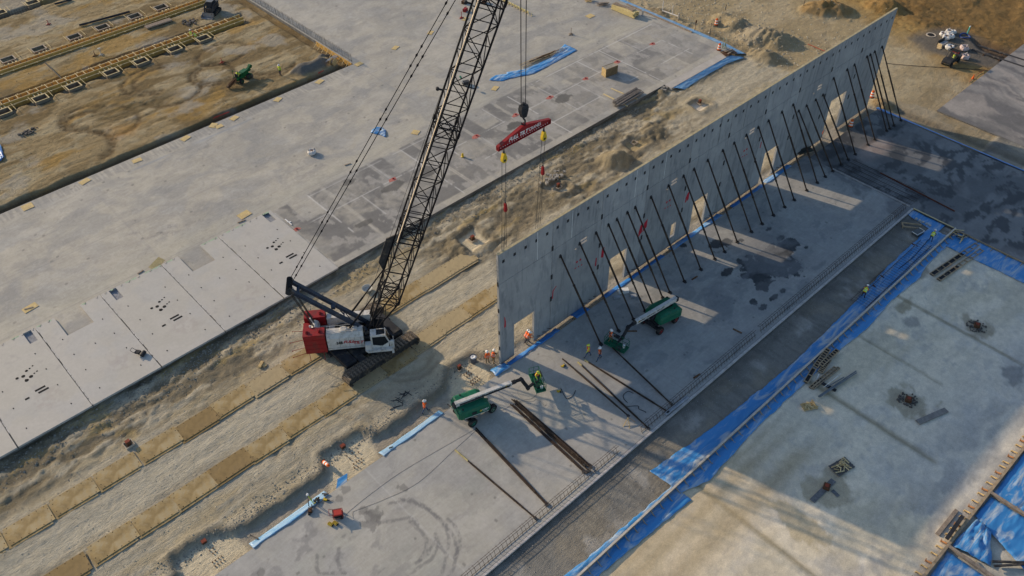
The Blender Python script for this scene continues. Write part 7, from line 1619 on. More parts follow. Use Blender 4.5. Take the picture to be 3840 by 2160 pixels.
# ------------------------------------------------------------------ on the casting slab
PL = [((-17.42, 58.13, 0.00), 1.3, .9), ((-10.60, 57.83, 0.00), 1.2, .85), ((-3.61, 58.14, 0.00), 1.25, .9), ((0.63, 58.36, 0.00), 1.1, .9), ((1.10, 57.59, 0.00), 1.0, .8), ((3.62, 57.99, 0.00), 1.1, .9), ((10.56, 58.00, 0.00), 1.1, .9), ((17.59, 58.01, 0.00), 1.2, .9), ((24.67, 58.20, 0.00), 1.2, .9), ((-24.63, 57.96, 0.00), 1.3, 1.2),
      ((31.67, 58.35, 0.00), 1.2, .8), ((38.64, 58.37, 0.00), 1.2, .8), ((19.45, 38.02, 0.00), 1.0, 1.0), ((15.85, 41.91, 0.00), 1.1, 1.0), ((34.71, 38.98, 0.00), 1.2, .8), ((45.59, 58.07, 0.00), 1.2, .8), ((-6.34, 38.40, 0.00), 1.5, 1.1), ((-18.12, 37.14, 0.25), 1.7, .9), ((-31.17, 40.24, 0.00), 1.5, .9), ((60.81, 44.86, 0.00), 1.3, 1.1)]
WH = ['near the left edge', 'second along the scratched slab edge', 'third along the scratched slab edge', 'beside another sheet on the slab edge', 'overlapping its neighbour on the slab edge', 'near the grey block on the slab edge', 'on the slab edge below the trencher', 'on the slab edge below the gravel heaps', 'at the corner of the brown field', 'at the far left of the slab',
      'behind the crane pendants', 'next to the upper pendants', 'below the blue scrap left of the boom', 'on the crumpled blue sheet', 'just right of the boom near the blue sheet', 'left of the boom by the red tools', 'behind the square pit of the cast panels', 'tilted on the panel edge behind the cast panels', 'with sticks on it at the left behind the panels', 'near the timber stack at the top']
for (p, a, b_), w in zip(PL, WH):
    o = MB().box((0, 0, .03), (a, b_, .02), rotz(rr.uniform(-.4, .4) + .2)).build('plywood_sheet', M_ply, None, (p[0], p[1], p[2] + .01)); tag(o, 'small yellow plywood sheet lying %s' % w, 'plywood', 'plywood sheets on the slab')
    if 'tilted' in w: o.rotation_euler.x = R(12)
for p, q, lab in (((-20.39, 37.32, 0.00), (-19.66, 37.47, 0.00), 'by the left cast panel edge'), ((-7.72, 37.55, 0.00), (-6.80, 37.46, 0.00), 'below the plywood behind the square pit'), ((8.18, 38.36, 0.00), (8.98, 38.19, 0.00), 'right of the white bag'), ((-31.72, 40.36, 0.00), (-30.91, 40.09, 0.00), 'on the left plywood sheet')):
    o = thing('timber_offcut', 'short timber offcut %s' % lab, 'timber', p); MB().bar((0, 0, .06), Vector(q) - Vector(p) + Vector((0, 0, .06)), .14, .08).build('timber', M_oldwood, o)
def bag(label, p, s=1.0, pink=False, group=None, seed=0):
    t = thing('bulk_bag', label, 'bulk bag', p, R(seed * 37), group); prof = [(.42, 0), (.62, .12), (.68, .35), (.6, .58), (.42, .68), (.2, .6)]
    b = MB().lathe([(r * s, z * s) for r, z in prof], (0, 0, 0), 14)
    V = np.array(b.v); n_ = fbm(V[:, 0] * 3 / s + seed, V[:, 1] * 3 / s + V[:, 2] * 2, 5 + seed, 3) - .5; V[:, :2] *= (1 + n_[:, None] * .7); V[:, 2] *= 1 + n_ * .5; V[:, 2] = np.maximum(V[:, 2], 0); b.v = [tuple(v) for v in V]
    b.build('sack', mat('sack_pinkish', (.52, .41, .38), .8, var=.2, scale=3) if pink else mat('sack_white', (.60, .57, .53), .8, var=.2, scale=3), t, smooth=False)
    MB().lathe([(.3 * s, .60 * s), (.02, .64 * s)], (0, 0, 0), 8).build('mouth', M_rust if not pink else M_dark, t)
    for i in range(4):
        a = i * 1.57 + .6; MB().path([(math.cos(a) * .5 * s, math.sin(a) * .5 * s, .55 * s), (math.cos(a) * .45 * s, math.sin(a) * .45 * s, .85 * s), (math.cos(a + .5) * .5 * s, math.sin(a + .5) * .5 * s, .55 * s)], .03 * s, 4).build('strap', M_dark if i % 2 else mat('sack_white', (.6, .57, .53)), t)
bag('white bulk bag standing alone on the casting slab', (6.66, 43.46, 0.00), .85, False, None, 1)
for i, (p, s, pk, lab) in enumerate((((96.08, 2.75, -0.40), .9, False, 'leftmost in the pile of white bulk bags'), ((95.40, 1.92, -0.40), 1.0, False, 'nearest in the pile of white bulk bags'), ((96.28, 1.63, -0.40), .9, False, 'rightmost in the pile of white bulk bags'), ((97.59, 2.43, -0.40), .9, False, 'rear bag in the pile of white bulk bags'), ((98.09, 2.13, -0.40), .7, False, 'small grey white bag behind the bag pile'),
                                     ((92.72, -0.04, -0.40), 1.0, False, 'slumped white bag behind the black buggy'), ((94.13, -1.58, -0.40), 1.0, True, 'pinkish bag right of the buggy roof rack'), ((91.74, -2.96, -0.40), 1.0, True, 'pinkish bag behind the buggy tail'))): bag(lab, gz(p), s, pk, 'bulk bags in the plant yard', i + 2)
t = thing('packing_case', 'open cardboard case and dark sheet beside the bulk bags', 'case', gz((93.11, 1.56, -0.40)), R(-6)); MB().box((.4, .3, .4), (1.8, .1, .75)).build('dark_side', M_dark, t); b = MB(); b.box((.1, -.3, .25), (1.7, .6, .45)); b.build('case', mat('case_grey', (.28, .27, .26), .7), t); MB().box((-.85, -.3, .3), (.06, .7, .6)).box((-1.1, -.5, .06), (.6, .6, .04)).build('flap', mat('cardboard', (.55, .42, .24), .8), t)
t = thing('green_pipe', 'upright green pipe beside a coil of blue hose', 'pipe', gz((99.32, 0.38, -0.40))); MB().tube((0, 0, 0), (.1, .0, 1.3), .1, 8).build('tube', mat('pipe_green', (.08, .42, .34), .5), t); MB().tube((.1, 0, 1.3), (.11, 0, 1.42), .1, 8).build('cap', M_lettering, t)
b = MB(); b.path([(math.cos(a) * .75, math.sin(a) * .75, .12 + .1 * math.sin(2 * a)) for a in [i * 2 * math.pi / 16 for i in range(17)]], .12, 6); o = b.build('hose_coil', mat('hose_blue', (.02, .045, .16), .5), None, gz((98.38, 0.25, -0.40))); tag(o, 'coil of dark blue hose by the green pipe', 'hose')
t = thing('manhole', 'open manhole with a pale collar left of the bag pile', 'manhole', gz((95.04, 4.13, -0.40))); MB().lathe([(.75, -.05), (.75, .08), (.55, .08), (.55, .0)], (0, 0, 0), 16).build('collar', M_base, t); MB().lathe([(.54, .03), (.54, .05)], (0, 0, 0), 14).build('opening', M_hole, t)
for p, q, lab in (((94.81, -2.54, -0.35), (95.27, -10.22, -0.35), 'nearer long pipe in the plant yard'), ((96.72, -2.59, -0.35), (97.24, -9.41, -0.35), 'farther long pipe in the plant yard')):
    p = Vector(p); t = thing('long_pipe', lab, 'pipe', tuple(p)); e = Vector(q) - p; MB().tube((0, 0, .12), e + Vector((0, 0, .12)), .17, 8).build('tube', M_dark, t)
    for f in (.25, .55, .85): c = e * f; n_ = Vector((-e.y, e.x, 0)).normalized() * .5; MB().bar(c - n_ + Vector((0, 0, .05)), c + n_ + Vector((0, 0, .05)), .16, .1).build('sleeper', M_rust, t)
def cone(label, p, tilt=0): 
    t = thing('traffic_cone', label, 'cone', p); t.rotation_euler.y = tilt; MB().box((0, 0, .02), (.36, .36, .04)).build('base', M_orange, t); MB().lathe([(.15, .04), (.03, .72)], (0, 0, 0), 10).build('cone', M_orange, t)
cone('orange traffic cone at the corner of the far grey slab', gz((87.00, -6.52, -0.40))); cone('orange cone standing on rocks by the tall rebar row', gz((24.82, 74.04, -0.40)))
def drum(label, p, lean=0):
    t = thing('traffic_drum', label, 'traffic drum', p); t.rotation_euler.x = lean
    for i, m in enumerate((M_orange, M_lettering, M_orange, M_lettering, M_orange)): MB().lathe([(.29 - .02 * i, .08 + i * .19), (.27 - .02 * i, .08 + (i + 1) * .19 - .002)], (0, 0, 0), 14).build('band', m, t)
    MB().lathe([(.36, 0), (.33, .08)], (0, 0, 0), 14).build('foot_ring', M_black, t); MB().box((0, 0, 1.08), (.3, .08, .1)).build('handle', M_orange, t)
drum('orange white traffic drum among the dirt piles', gz((73.36, 29.20, -0.30))); drum('faded traffic drum on the slab corner by the timber', (66.76, 23.69, 0.00)); drum('orange traffic drum behind the far end of the wall', gz((71.88, 0.91, -0.40)))
drum('orange and white drum lying toppled in the trench corner', gz((-19.48, 2.53, -0.80)), R(70)); bpy.data.objects[[o.name for o in COL.objects if o.get('category') == 'traffic drum'][-1]].scale = (.7, .7, .95); drum('greyish drum with orange cap on the damp slab by the wall', (62.59, -1.26, 0.00))
# timber stack, logs, box, jacks
t = thing('timber_stack', 'long stack of fresh yellow timber at the top of the slab', 'timber stack', (66.13, 41.60, 0.00), R(-52)); r_ = random.Random(8)
a = Vector((65.64, 44.05, 0.50)) - Vector((66.13, 41.60, 0.00)); b_ = Vector((65.76, 39.48, 0.50)) - Vector((66.13, 41.60, 0.00)); t.rotation_euler = (0, 0, 0); dirv = (b_ - a).normalized(); nv = Vector((-dirv.y, dirv.x, 0))
for i in range(4):
    for j in range(5): o_ = nv * (j - 2) * .26 + Vector((0, 0, -.32 + i * .2)); MB().bar(a + o_ + dirv * r_.uniform(-.2, .2), b_ + o_ + dirv * r_.uniform(-.2, .2), .24, .18).build('beam', mat('fresh_timber', (.60, .48, .22), .8, var=.12, scale=2), t)
for i in range(7): MB().bar(a + nv * r_.uniform(-.6, .6) + Vector((0, 0, .42)), a + dirv * 4 + nv * r_.uniform(-.6, .6) + Vector((0, 0, .45)), .12, .1).build('loose_board', M_oldwood, t)
t = thing('board_pile', 'small pile of old boards on the slab left of the timber stack', 'boards', (65.26, 46.05, 0.00))
for i in range(9): a = r_.uniform(.3, 1.2); d_ = Vector((math.cos(a), -math.sin(a), 0)) * r_.uniform(.5, 1.1); c = Vector((r_.uniform(-.4, .4), r_.uniform(-.4, .4), .08 + i * .05)); MB().bar(c - d_, c + d_, .16, .06).build('board', M_oldwood, t)
t = thing('board_pile', 'pile of boards at the very top edge right of the hoist ropes', 'boards', (64.69, 48.63, 0.00))
for i in range(7): a = r_.uniform(.3, 1.2); d_ = Vector((math.cos(a), -math.sin(a), 0)) * r_.uniform(.4, .8); c = Vector((r_.uniform(-.4, .4), r_.uniform(-.4, .4), .08 + i * .06)); MB().bar(c - d_, c + d_, .18, .07).build('board', M_lumber, t)
t = thing('site_box', 'brown timber box with an open top standing on the casting slab', 'box', (49.60, 30.10, 0.00)); p0 = Vector((48.35, 30.06, 0.00)) - Vector((49.60, 30.10, 0.00)); p1 = Vector((50.49, 29.74, 0.00)) - Vector((49.60, 30.10, 0.00)); d_ = (p1 - p0).normalized(); n_ = Vector((-d_.y, d_.x, 0))
for s, m in ((0, M_oldwood), (1.0, M_oldwood)): MB().bar(p0 + n_ * s + Vector((0, 0, .65)), p1 + n_ * s + Vector((0, 0, .65)), .06, 1.3, up=(0, 0, 1)).build('box_side', mat('box_brown', (.17, .13, .075), .85, var=.25), t)
MB().bar(p0 + n_ * .03 + Vector((0, 0, .65)), p0 + n_ * .97 + Vector((0, 0, .65)), .06, 1.28).build('box_end', M_lumber, t); MB().bar(p1 + n_ * .03 + Vector((0, 0, .65)), p1 + n_ * .97 + Vector((0, 0, .65)), .06, 1.28).build('box_end', M_lumber, t)
MB().bar(p0 + d_ * .05 + n_ * .5 + Vector((0, 0, 1.27)), p1 - d_ * .05 + n_ * .5 + Vector((0, 0, 1.27)), .88, .03).build('lid', mat('lid_grey', (.30, .265, .21), .8), t)
MB().bar(p1 + n_ * .9 + Vector((0, 0, 1.1)), p1 + n_ * 2.0 + Vector((0, 0, 0)), .07, .07).build('prop', M_pale_t, t)
t = thing('pole_pile', 'pile of grey weathered poles lying on the edge of the casting slab', 'poles', (46.07, 24.42, 0.00)); a0 = Vector((43.52, 24.60, 0.00)) - Vector((46.07, 24.42, 0.00)); b0 = Vector((48.73, 24.65, 0.00)) - Vector((46.07, 24.42, 0.00)); d_ = (b0 - a0); n_ = Vector((d_.y, -d_.x, 0)).normalized()
for i in range(26): o_ = n_ * (r_.uniform(-.1, 1.5)); z = .1 + r_.choice([0, .13, .26, .36]); MB().tube(a0 + o_ + Vector((0, 0, z)) + d_ * r_.uniform(-.06, .1), b0 + o_ * r_.uniform(.6, 1.1) + Vector((0, 0, z + r_.uniform(0, .1))), .075, 6).build('pole', mat('grey_pole', (.20, .175, .15), .9, var=.35, scale=3), t)
for (p, q), lab in zip((((46.64, 27.48, 0.00), (46.85, 25.29, 0.00)), ((44.75, 27.19, 0.00), (44.78, 25.20, 0.00)), ((47.11, 23.77, 0.00), (47.18, 23.01, 0.00)), ((44.74, 23.54, 0.00), (44.76, 22.69, 0.00))), ('upper pale batten left of the pole pile', 'lower pale batten left of the pole pile', 'short pale batten right of the pole pile', 'short pale batten under the end of the pole pile')):
    t = thing('batten', lab, 'batten', p); MB().bar((0, 0, .05), Vector(q) - Vector(p) + Vector((0, 0, .05)), .16, .09).build('batten', M_pale_t, t)
for (p, q), lab in ((((-3.29, 34.25, 0.00), (-3.29, 32.82, 0.00)), 'longer'), (((-3.42, 33.62, 0.00), (-3.05, 33.34, 0.00)), 'shorter')):
    t = thing('batten', '%s white batten of a crossed pair on the casting slab' % lab, 'batten', p, 0, 'crossed white battens'); MB().bar((0, 0, .05), Vector(q) - Vector(p) + Vector((0, 0, .05)), .12, .08).build('batten', M_lettering, t)
for p, lab in (((-3.37, 31.71, 0.00), 'nearest the crane'), ((10.84, 31.71, 0.00), 'second from the crane'), ((24.72, 31.67, 0.00), 'by the boom'), ((32.02, 31.83, 0.00), 'left of the hook block'), ((38.66, 31.87, 0.00), 'right of the hook block'), ((45.98, 31.87, 0.00), 'left of the timber box'), ((52.94, 31.94, 0.00), 'behind the timber box'), ((60.94, 31.90, 0.00), 'farthest along')):
    P_ = [(math.cos(a) * r_.uniform(.4, .8), math.sin(a) * r_.uniform(.25, .5)) for a in [i * .7 for i in range(9)]]; t = thing('red_marker_mat', 'red spray patch with a peg on the casting slab, %s' % lab, 'red marker', (p[0], p[1], .004), 0, 'red markers on the slab'); MB().prism(P_, 0, .006).build('paint_patch', mat('faded_red', (.42, .15, .12), .85, var=.35, scale=6), t); MB().box((.1, .1, .06), (.22, .16, .1)).build('peg', M_red, t)
t = thing('hand_truck', 'black hand truck with a roll on the left cast panel', 'hand truck', (-25.48, 25.30, 0.22), R(125)); b = MB()
for s in (-.2, .2): b.tube((0, s, .1), (.95, s, .4), .03, 6); b.tube((.95, s, .4), (1.2, s, .6), .025, 6)
b.tube((1.2, -.2, .6), (1.2, .2, .6), .025, 6); b.build('frame', M_black, t); MB().lathe([(.2, -.3), (.2, .3)], (.0, 0, .2), 12, 'y').build('roll', M_black, t); MB().bx(.3, .8, -.2, .2, .22, .42).build('load', M_black, t)
for p, lab, c in (((54.08, 42.65, 0.00), 'thin post on a cross foot alone on the slab', M_oldwood), ((-2.58, 88.89, -0.35), 'red handled jack stand on the brown field', M_rust), ((-1.80, 88.43, -0.35), 'pale upright stand with a flat head on the brown field', mat('stand_pale', (.40, .40, .36), .6)), ((-3.63, 104.18, -0.35), 'small red stand at the upper left of the brown field', M_red), ((10.48, 73.64, -0.35), 'red pump stand on the brown field above the trencher', M_red), ((45.37, 58.73, 0.00), 'red post on a round base left of the boom', M_red)):
    t = thing('stand', lab, 'stand', gz(p) if p[1] > 58.9 and p[0] < 24 else p); h = 1.15 if 'post' in lab or 'upright' in lab else .8
    MB().tube((0, 0, 0), (0, 0, h), .05, 6).build('post', c, t)
    for a in (0, 1.57, 3.14, 4.71): MB().bar((0, 0, .3), (math.cos(a) * .4, math.sin(a) * .4, .02), .06, .06).bar((0, 0, .04), (math.cos(a) * .45, math.sin(a) * .45, .04), .07, .06).build('foot', c, t)
    if 'flat' in lab: MB().box((0, 0, h), (.4, .25, .08)).build('head', c, t)
t = thing('concrete_saw', 'green and white hand pushed saw standing behind the boom lattice', 'floor saw', (32.37, 42.64, 0.00), R(-20)); b = MB(); b.bx(-.5, .5, -.3, .3, .15, .6); b.build('body', M_dark, t); b = MB()
for s in (-.25, .25): b.tube((-.5, s, .5), (-.75, s, 1.3), .03, 6)
b.tube((-.75, -.25, 1.3), (-.75, .25, 1.3), .03, 6); b.build('handle', M_lettering, t); MB().bx(-.85, -.65, -.25, .25, 1.3, 1.5).build('control_box', M_green, t)
for s in (-.33, .33): MB().lathe([(.15, s - .04), (.15, s + .04)], (.3, 0, .15), 10, 'y').build('wheel', M_rubber, t)
for p, lab, m in (((47.42, 60.18, 0.00), 'red tool box behind the boom at the top', M_red), ((49.14, 62.51, 0.00), 'dark red mixer pan left of the boom at the top', M_rust), ((51.76, 60.32, 0.00), 'brown compressor behind the boom at the top', M_rust)):
    t = thing('tool_box', lab, 'tool box', p, R(15)); b = MB(); b.bx(-.4, .4, -.25, .25, 0, .5); b.tube((-.3, 0, .5), (-.3, 0, .75), .03, 5); b.tube((.3, 0, .5), (.3, 0, .75), .03, 5); b.tube((-.3, 0, .75), (.3, 0, .75), .03, 5); b.build('box', m, t); MB().bx(-.42, .42, -.27, .27, .32, .36).build('lid_seam', M_black, t)
t = thing('yellow_hydrant', 'small yellow fitting standing on the cast footprints left of the hook', 'fitting', (20.31, 29.38, 0.00)); MB().lathe([(.18, 0), (.2, .12), (.12, .2), (.13, .45), (.06, .6)], (0, 0, 0), 10).build('body', M_yellow, t); MB().box((0, 0, .4), (.35, .1, .1)).build('arms', M_yellow, t)
t = thing('yellow_beam', 'long yellow edge beam with feet across the slab at the top', 'edge beam', (54.50, 58.83, 0.00)); e = Vector((54.36, 52.50, 0.00)) - Vector((54.50, 58.83, 0.00)); MB().bar((0, 0, .16), e + Vector((0, 0, .16)), .14, .3).build('beam', mat('pale_yellow', (.60, .50, .22), .7, var=.15), t)
for i in range(11): c = e * (i / 9.0); MB().bar(c + Vector((-.05, 0, .3)), c + Vector((-.4, -.5, .02)), .14, .1).build('foot', M_pale_t, t)
t = thing('rod_heap', 'heap of reddish rods and sticks lying on the blue sheet', 'rods', (46.11, 40.05, 0.00))
a0 = Vector((40.94, 40.67, 0.00)) - Vector((46.11, 40.05, 0.00)); b0 = Vector((50.88, 39.98, 0.00)) - Vector((46.11, 40.05, 0.00))
for i in range(34): f0 = r_.uniform(0, .6); f1 = min(1, f0 + r_.uniform(.2, .45)); off = Vector((r_.uniform(-.5, .5), r_.uniform(-.5, .5), r_.uniform(.08, .35))); MB().tube(a0.lerp(b0, f0) + off, a0.lerp(b0, f1) + off * .6 + Vector((r_.uniform(-.4, .4), r_.uniform(-.4, .4), .1)), .025, 5).build('rod', M_rust if i % 3 else M_lumber, t)
# far edge of the casting slab: dark form rail, PVC riser, posts
t = thing('dark_rail', 'dark form rail along the far end of the casting slab', 'form rail', (68.2, 22, 0)); 
for y0, y1 in ((8.0, 21.5), (24.5, 44)): MB().bx(-.12, .12, y0, y1, .004, .16).build('rail', M_oldwood if y0 < 10 else M_dark, t)
t = thing('pvc_riser', 'white plastic pipe run with two risers beyond the slab', 'pipe', gz((70.29, 37.73, -0.30))); e = Vector((70.61, 34.61, -0.30)) - Vector((70.29, 37.73, -0.30)); P0 = Vector((0, 0, .25)); m_ = mat('pvc_white', (.62, .56, .48), .5)
MB().tube(P0, e + P0, .1, 8).build('run', m_, t); MB().tube(P0, (0, 0, 1.9), .07, 8).build('riser', m_, t); MB().tube(e * .6 + P0, e * .6 + Vector((0, 0, 1.7)), .06, 8).build('riser', m_, t); MB().tube(e + Vector((0, 0, -.2)), e + Vector((0, 0, .8)), .14, 8).build('stub', M_base, t)
for p, h, lab, m in (((69.38, 30.34, -0.30), 1.6, 'rusty upright plate post beside the slab end', M_rust), ((69.52, 27.56, -0.30), 2.2, 'thin dark stake with a lean beside the slab end', M_dark), ((78.94, 31.53, -0.30), .9, 'short dark stake beyond the dirt piles', M_dark), ((88.49, 23.04, -0.30), 1.5, 'thin stake at the top beside the far dirt heaps', M_dark)):
    t = thing('stake', lab, 'stake', gz(p)); MB().tube((0, 0, 0), (.05, 0, h), .05 if h < 2 else .035, 6).build('post', m, t); MB().box((.05, 0, h), (.3 if 'plate' in lab else .12, .06, .5 if 'plate' in lab else .1)).build('head', m, t)
for i, p in enumerate(((67.66, 23.76, 0.00), (67.94, 23.49, 0.00))):
    t = thing('jack_stand', '%s pale green trestle jack at the slab corner' % ('left' if i == 0 else 'right'), 'jack', p, 0, 'trestle jacks'); m_ = mat('jack_green', (.28, .36, .29), .6)
    MB().tube((0, 0, 0), (0, 0, 1.6), .05, 6).build('post', m_, t)
    for a in (.3, 2.4, 4.5): MB().bar((0, 0, .8), (math.cos(a) * .45, math.sin(a) * .45, 0), .06, .06).build('leg', m_, t)
t = thing('pallet', 'dark wooden pallet with old boards on the slab corner sheet', 'pallet', (67.01, 22.06, 0.00), R(-20))
for i in range(6): MB().bx(-1.1, 1.1, -.7 + i * .25, -.52 + i * .25, .1, .14).build('slat', M_rust, t)
for i in range(6): MB().bar((r_.uniform(-.8, .2), r_.uniform(-.5, .5), .2 + i * .04), (r_.uniform(.3, 1.2), r_.uniform(-.5, .5), .25 + i * .04), .2, .06).build('board', M_oldwood, t)
t = thing('steel_post', 'short galvanised post with a flange at the end of the timber stack', 'post', (67.03, 39.14, 0.00)); MB().bx(-.2, .2, -.2, .2, 0, .05).build('base_plate', MATS['galvanised'], t); MB().bx(-.1, .1, -.1, .1, .05, .8).build('post', MATS['galvanised'], t); MB().bx(-.2, .2, -.2, .2, .8, .86).build('head', MATS['galvanised'], t)
t = thing('cable_reel', 'wooden cable reel standing by the grey gravel heap', 'cable reel', gz((22.23, 61.22, -0.40)), R(20))
for s in (-.3, .3): MB().lathe([(.55, s * .9 - .03), (.55, s * .9 + .03)], (0, 0, .55), 14, 'y').build('flange', M_lumber, t)
MB().lathe([(.3, -.25), (.3, .25)], (0, 0, .55), 12, 'y').build('core', M_oldwood, t)
t = thing('pipe_bundle', 'fan of thin pale pipes lying by the grey gravel heap', 'pipes', gz((22.28, 62.45, -0.40)))
for i in range(9): a = Vector((21.16, 62.18, -0.30)) - Vector((22.19, 62.29, -0.30)) + Vector((i * .1, i * .05, .2)); b_ = Vector((24.05, 62.54, -0.30)) - Vector((22.19, 62.29, -0.30)) + Vector((r_.uniform(-.5, .5), r_.uniform(-.5, .5), .3)); MB().tube(a, b_, .03, 5).build('pipe', mat('conduit_grey', (.40, .39, .37), .6), t)
t = thing('black_pipe', 'long black pipe lying across the upper brown field', 'pipe', (-0.29, 99.85, -0.25)); MB().tube((0, 0, .1), Vector((7.74, 98.74, -0.25)) - Vector((-0.29, 99.85, -0.25)) + Vector((0, 0, .1)), .17, 8).build('tube', M_black, t)
t = thing('black_pipe', 'black pipe crossing between the two brown trenches', 'pipe', (-9.06, 91.65, -0.30)); MB().tube((0, 0, .1), Vector((-9.15, 85.54, -0.30)) - Vector((-9.06, 91.65, -0.30)) + Vector((0, 0, .1)), .1, 8).build('tube', M_black, t)
t = thing('black_pipe', 'black pipe at the top edge left of the first field', 'pipe', (-0.09, 110.12, -0.25)); MB().tube((0, 0, .1), Vector((2.64, 109.88, -0.25)) - Vector((-0.09, 110.12, -0.25)) + Vector((0, 0, .1)), .17, 8).build('tube', M_black, t)
t = thing('grey_beams', 'stack of grey weathered beams beside the farther trench', 'beams', (7.10, 91.30, -0.30)); e = Vector((11.36, 91.10, -0.30)) - Vector((7.10, 91.30, -0.30))
for i in range(4): MB().bar(Vector((0, i * .25, .15)), e + Vector((0, i * .25, .15)), .2, .22).build('beam', M_oldwood, t)
for p, lab in (((13.19, 89.03, -0.35), 'beside the track loader'), ((-18.17, 74.78, -0.35), 'grey one at the left of the brown field')):
    b = MB()
    for i in range(40): s_ = r_.uniform(.1, .3); b.box((r_.gauss(0, .6), r_.gauss(0, .45), s_ / 3), (s_, s_, s_), rotz(r_.uniform(0, 3)))
    tag(b.build('rubble_heap', mat('dark_rubble', (.11, .10, .09)), None, gz(p)), 'low heap of dark broken lumps %s' % lab, 'rubble', None, 'stuff')
for p, lab in (((25.49, 18.18, -0.35), 'broken concrete chunks beside the red stub behind the wall'), ((52.43, 22.57, -0.30), 'broken concrete chunks at the corner of the casting slab'), ((70.85, -8.13, -0.30), 'pale')):
    if lab == 'pale': continue
    b = MB()
    for i in range(40): s_ = r_.uniform(.12, .45); b.box((r_.gauss(0, .8), r_.gauss(0, .4), s_ / 3), (s_, s_ * .8, s_ * .7), rotz(r_.uniform(0, 3)))
    tag(b.build('rubble_heap', mat('pale_rubble', (.27, .25, .22), .9, var=.3), None, gz(p)), lab, 'rubble', None, 'stuff')
t = thing('steel_plate', 'dark shallow tray leaning on the slab edge at a far brace', 'tray', (53.00, -0.46, 0.05), R(-18)); b = MB(); b.box((0, 0, .12), (2.3, .7, .06)); b.box((0, .35, .25), (2.3, .05, .3)); b.box((0, -.35, .2), (2.3, .05, .2)); b.build('tray', mat('tray_dark', (.04, .042, .035), .6), t)
t = thing('dirty_bin', 'grey plastic bin with a white liner beside the trench', 'bin', gz((-1.60, 2.31, -0.50))); MB().lathe([(.3, 0), (.38, .8), (.36, .8), (.3, .3)], (0, 0, 0), 14).build('bin', mat('bin_grey', (.10, .11, .13), .6), t); MB().lathe([(.34, .7), (.2, .78), (.05, .72)], (0, 0, 0), 10).build('liner', M_lettering, t)
t = thing('excavated_board', 'short timber post with a rust plate lying in the churned dirt', 'timber', gz((-17.43, 16.48, -0.40))); MB().box((0, 0, .2), (.8, .3, .2), rotz(.6)).box((.2, -.2, .1), (.4, .5, .15)).build('timber', M_lumber, t)
t = thing('white_scraps', 'white box with a dark stained bag beside the second brace row', 'box', (16.44, -1.65, 0.00), R(-35)); MB().box((0, 0, .2), (1.1, .5, .4)).build('box', M_lettering, t); MB().box((-.9, -.8, .12), (.7, .4, .22)).box((.9, -.9, .12), (.6, .4, .2)).build('parcel', mat('parcel_grey', (.3, .32, .35), .7), t)
for p, q, lab in (((12.32, -5.82, 0.00), (13.07, -6.51, 0.00), 'between the lift and its basket'), ((20.50, -13.11, 0.00), (20.63, -14.10, 0.00), 'near the rebar edging'), ((23.29, -5.56, 0.00), (24.17, -5.60, 0.00), 'by a brace foot'), ((12.26, -14.48, 0.00), (13.16, -14.59, 0.00), 'beside the rebar edging gap'), ((46.39, -18.95, -0.15), (46.39, -19.69, -0.15), 'on the blue sheet near the bending worker'), ((38.96, -19.27, -0.15), (38.90, -19.74, -0.15), 'at the edge of the wide blue sheet'), ((37.00, -19.45, -0.15), (36.89, -19.86, -0.15), 'at the edge of the sheet behind the yellow worker')):
    o = thing('dark_bar', 'short dark bar lying %s' % lab, 'bar', p); MB().bar((0, 0, .05), Vector(q) - Vector(p) + Vector((0, 0, .05)), .16, .07).build('bar', M_rust, o)
b = MB(); b.path([(37.71, -20.00, -0.10), (44.68, -20.25, -0.05), (48.32, -19.92, -0.05)], .03, 5); tag(b.build('cable', M_black), 'black hose running up the wide blue sheet to the lime vested worker', 'cable')
cable('thin dark line drawn over the dirt at the right of the wall end', [(81.90, 4.39, -0.38), (84.42, 0.88, -0.38), (87.80, -3.18, -0.38), (90.60, -6.67, -0.38)], .04)
cable('red string around the corner of the far grey slab', [(85.64, -6.66, -0.35), (90.45, -6.72, -0.30), (89.32, -9.81, -0.30), (88.67, -13.22, -0.30)], .03, M_red)
cable('red string across the dirt behind the wall', [(78.47, 15.64, -0.30), (78.44, 14.22, -0.30), (78.39, 12.45, -0.30)], .06, mat('string_red', (.40, .10, .05), .8))
o = ribbon('red_netting', [(1.75, 60.56, -0.40), (4.11, 60.39, -0.40)], [(1.99, 60.58, -0.30), (4.29, 60.47, -0.30)], mat('netting_red', (.5, .06, .04), .8), 'strip of red plastic netting by the slab edge excavation', 'netting', seed=51)
o = ribbon('red_netting', [(19.09, 60.65, -0.40), (20.18, 60.76, -0.40)], [(19.14, 60.70, -0.30), (20.23, 60.81, -0.30)], MATS['netting_red'], 'faded red netting strip near the cable reel', 'netting', seed=52)
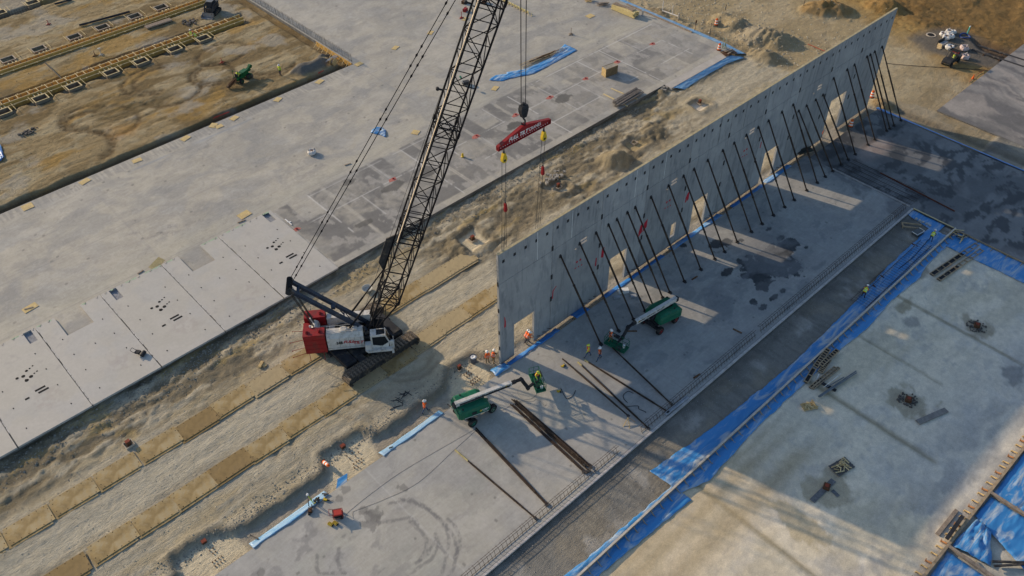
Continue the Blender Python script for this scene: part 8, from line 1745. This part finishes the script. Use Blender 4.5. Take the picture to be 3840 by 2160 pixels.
# clods, gravel and stones that nobody could count
def scatter(name, poly_fn, n, lo, hi, m, label, seed, zf=None):
    r_ = np.random.RandomState(seed); V = []; F = []
    base = [(1, 0, 0), (-1, 0, 0), (0, 1, 0), (0, -1, 0), (0, 0, 1)]; fc = [(0, 2, 4), (2, 1, 4), (1, 3, 4), (3, 0, 4)]
    for i in range(n):
        x, y = poly_fn(r_); s = lo + (hi - lo) * r_.rand() ** 3; a = r_.rand() * 6.28; z = ground_z(x, y); k = len(V)
        for (bx, by, bz) in base:
            j = .7 + .6 * r_.rand(); V.append((x + s * j * (bx * math.cos(a) - by * math.sin(a)), y + s * j * (bx * math.sin(a) + by * math.cos(a)), z - .01 + s * .8 * bz * j))
        F += [(p + k, q + k, t_ + k) for p, q, t_ in fc]
    o = MB(); o.v = V; o.f = F; o.m = [0] * len(F); o = o.build(name, m); tag(o, label, 'stones', None, 'stuff')
M_clod = mat('clods', (.38, .335, .25), .95, var=.45, scale=.8)
scatter('stones', lambda r: (r.uniform(-46, 45), r.uniform(.8, 22.5)), 9000, .02, .09, M_clod, 'scattered stones and clods over the crushed rock between the slabs', 1)
scatter('stones', lambda r: (r.uniform(-46, 46), 22.6 - abs(r.normal(0, 1.6))), 5000, .03, .15, mat('clods_grey', (.25, .23, .19), .95, var=.4), 'grey clods piled along the foot of the casting slab', 2)
scatter('stones', lambda r: (r.uniform(-46, 0), 1.9 + abs(r.normal(0, .8))), 2500, .03, .12, MATS['clods_grey'], 'loose clods along the lip of the trench', 3)
scatter('stones', lambda r: (r.uniform(-30, 23), r.uniform(61, 120)), 6000, .03, .11, mat('clods_brown', (.24, .18, .10), .95, var=.45), 'clods scattered over the brown field', 4)
scatter('stones', lambda r: (70 + abs(r.normal(0, 9)), r.uniform(8, 60)), 4000, .04, .2, M_clod, 'lumps scattered among the dirt piles', 5)
scatter('stones', lambda r: (r.uniform(-20, 52), r.uniform(-21, -16)), 3500, .02, .08, mat('gravel_grey', (.25, .24, .22), .95, var=.4), 'gravel on the lane below the rebar edging', 6)
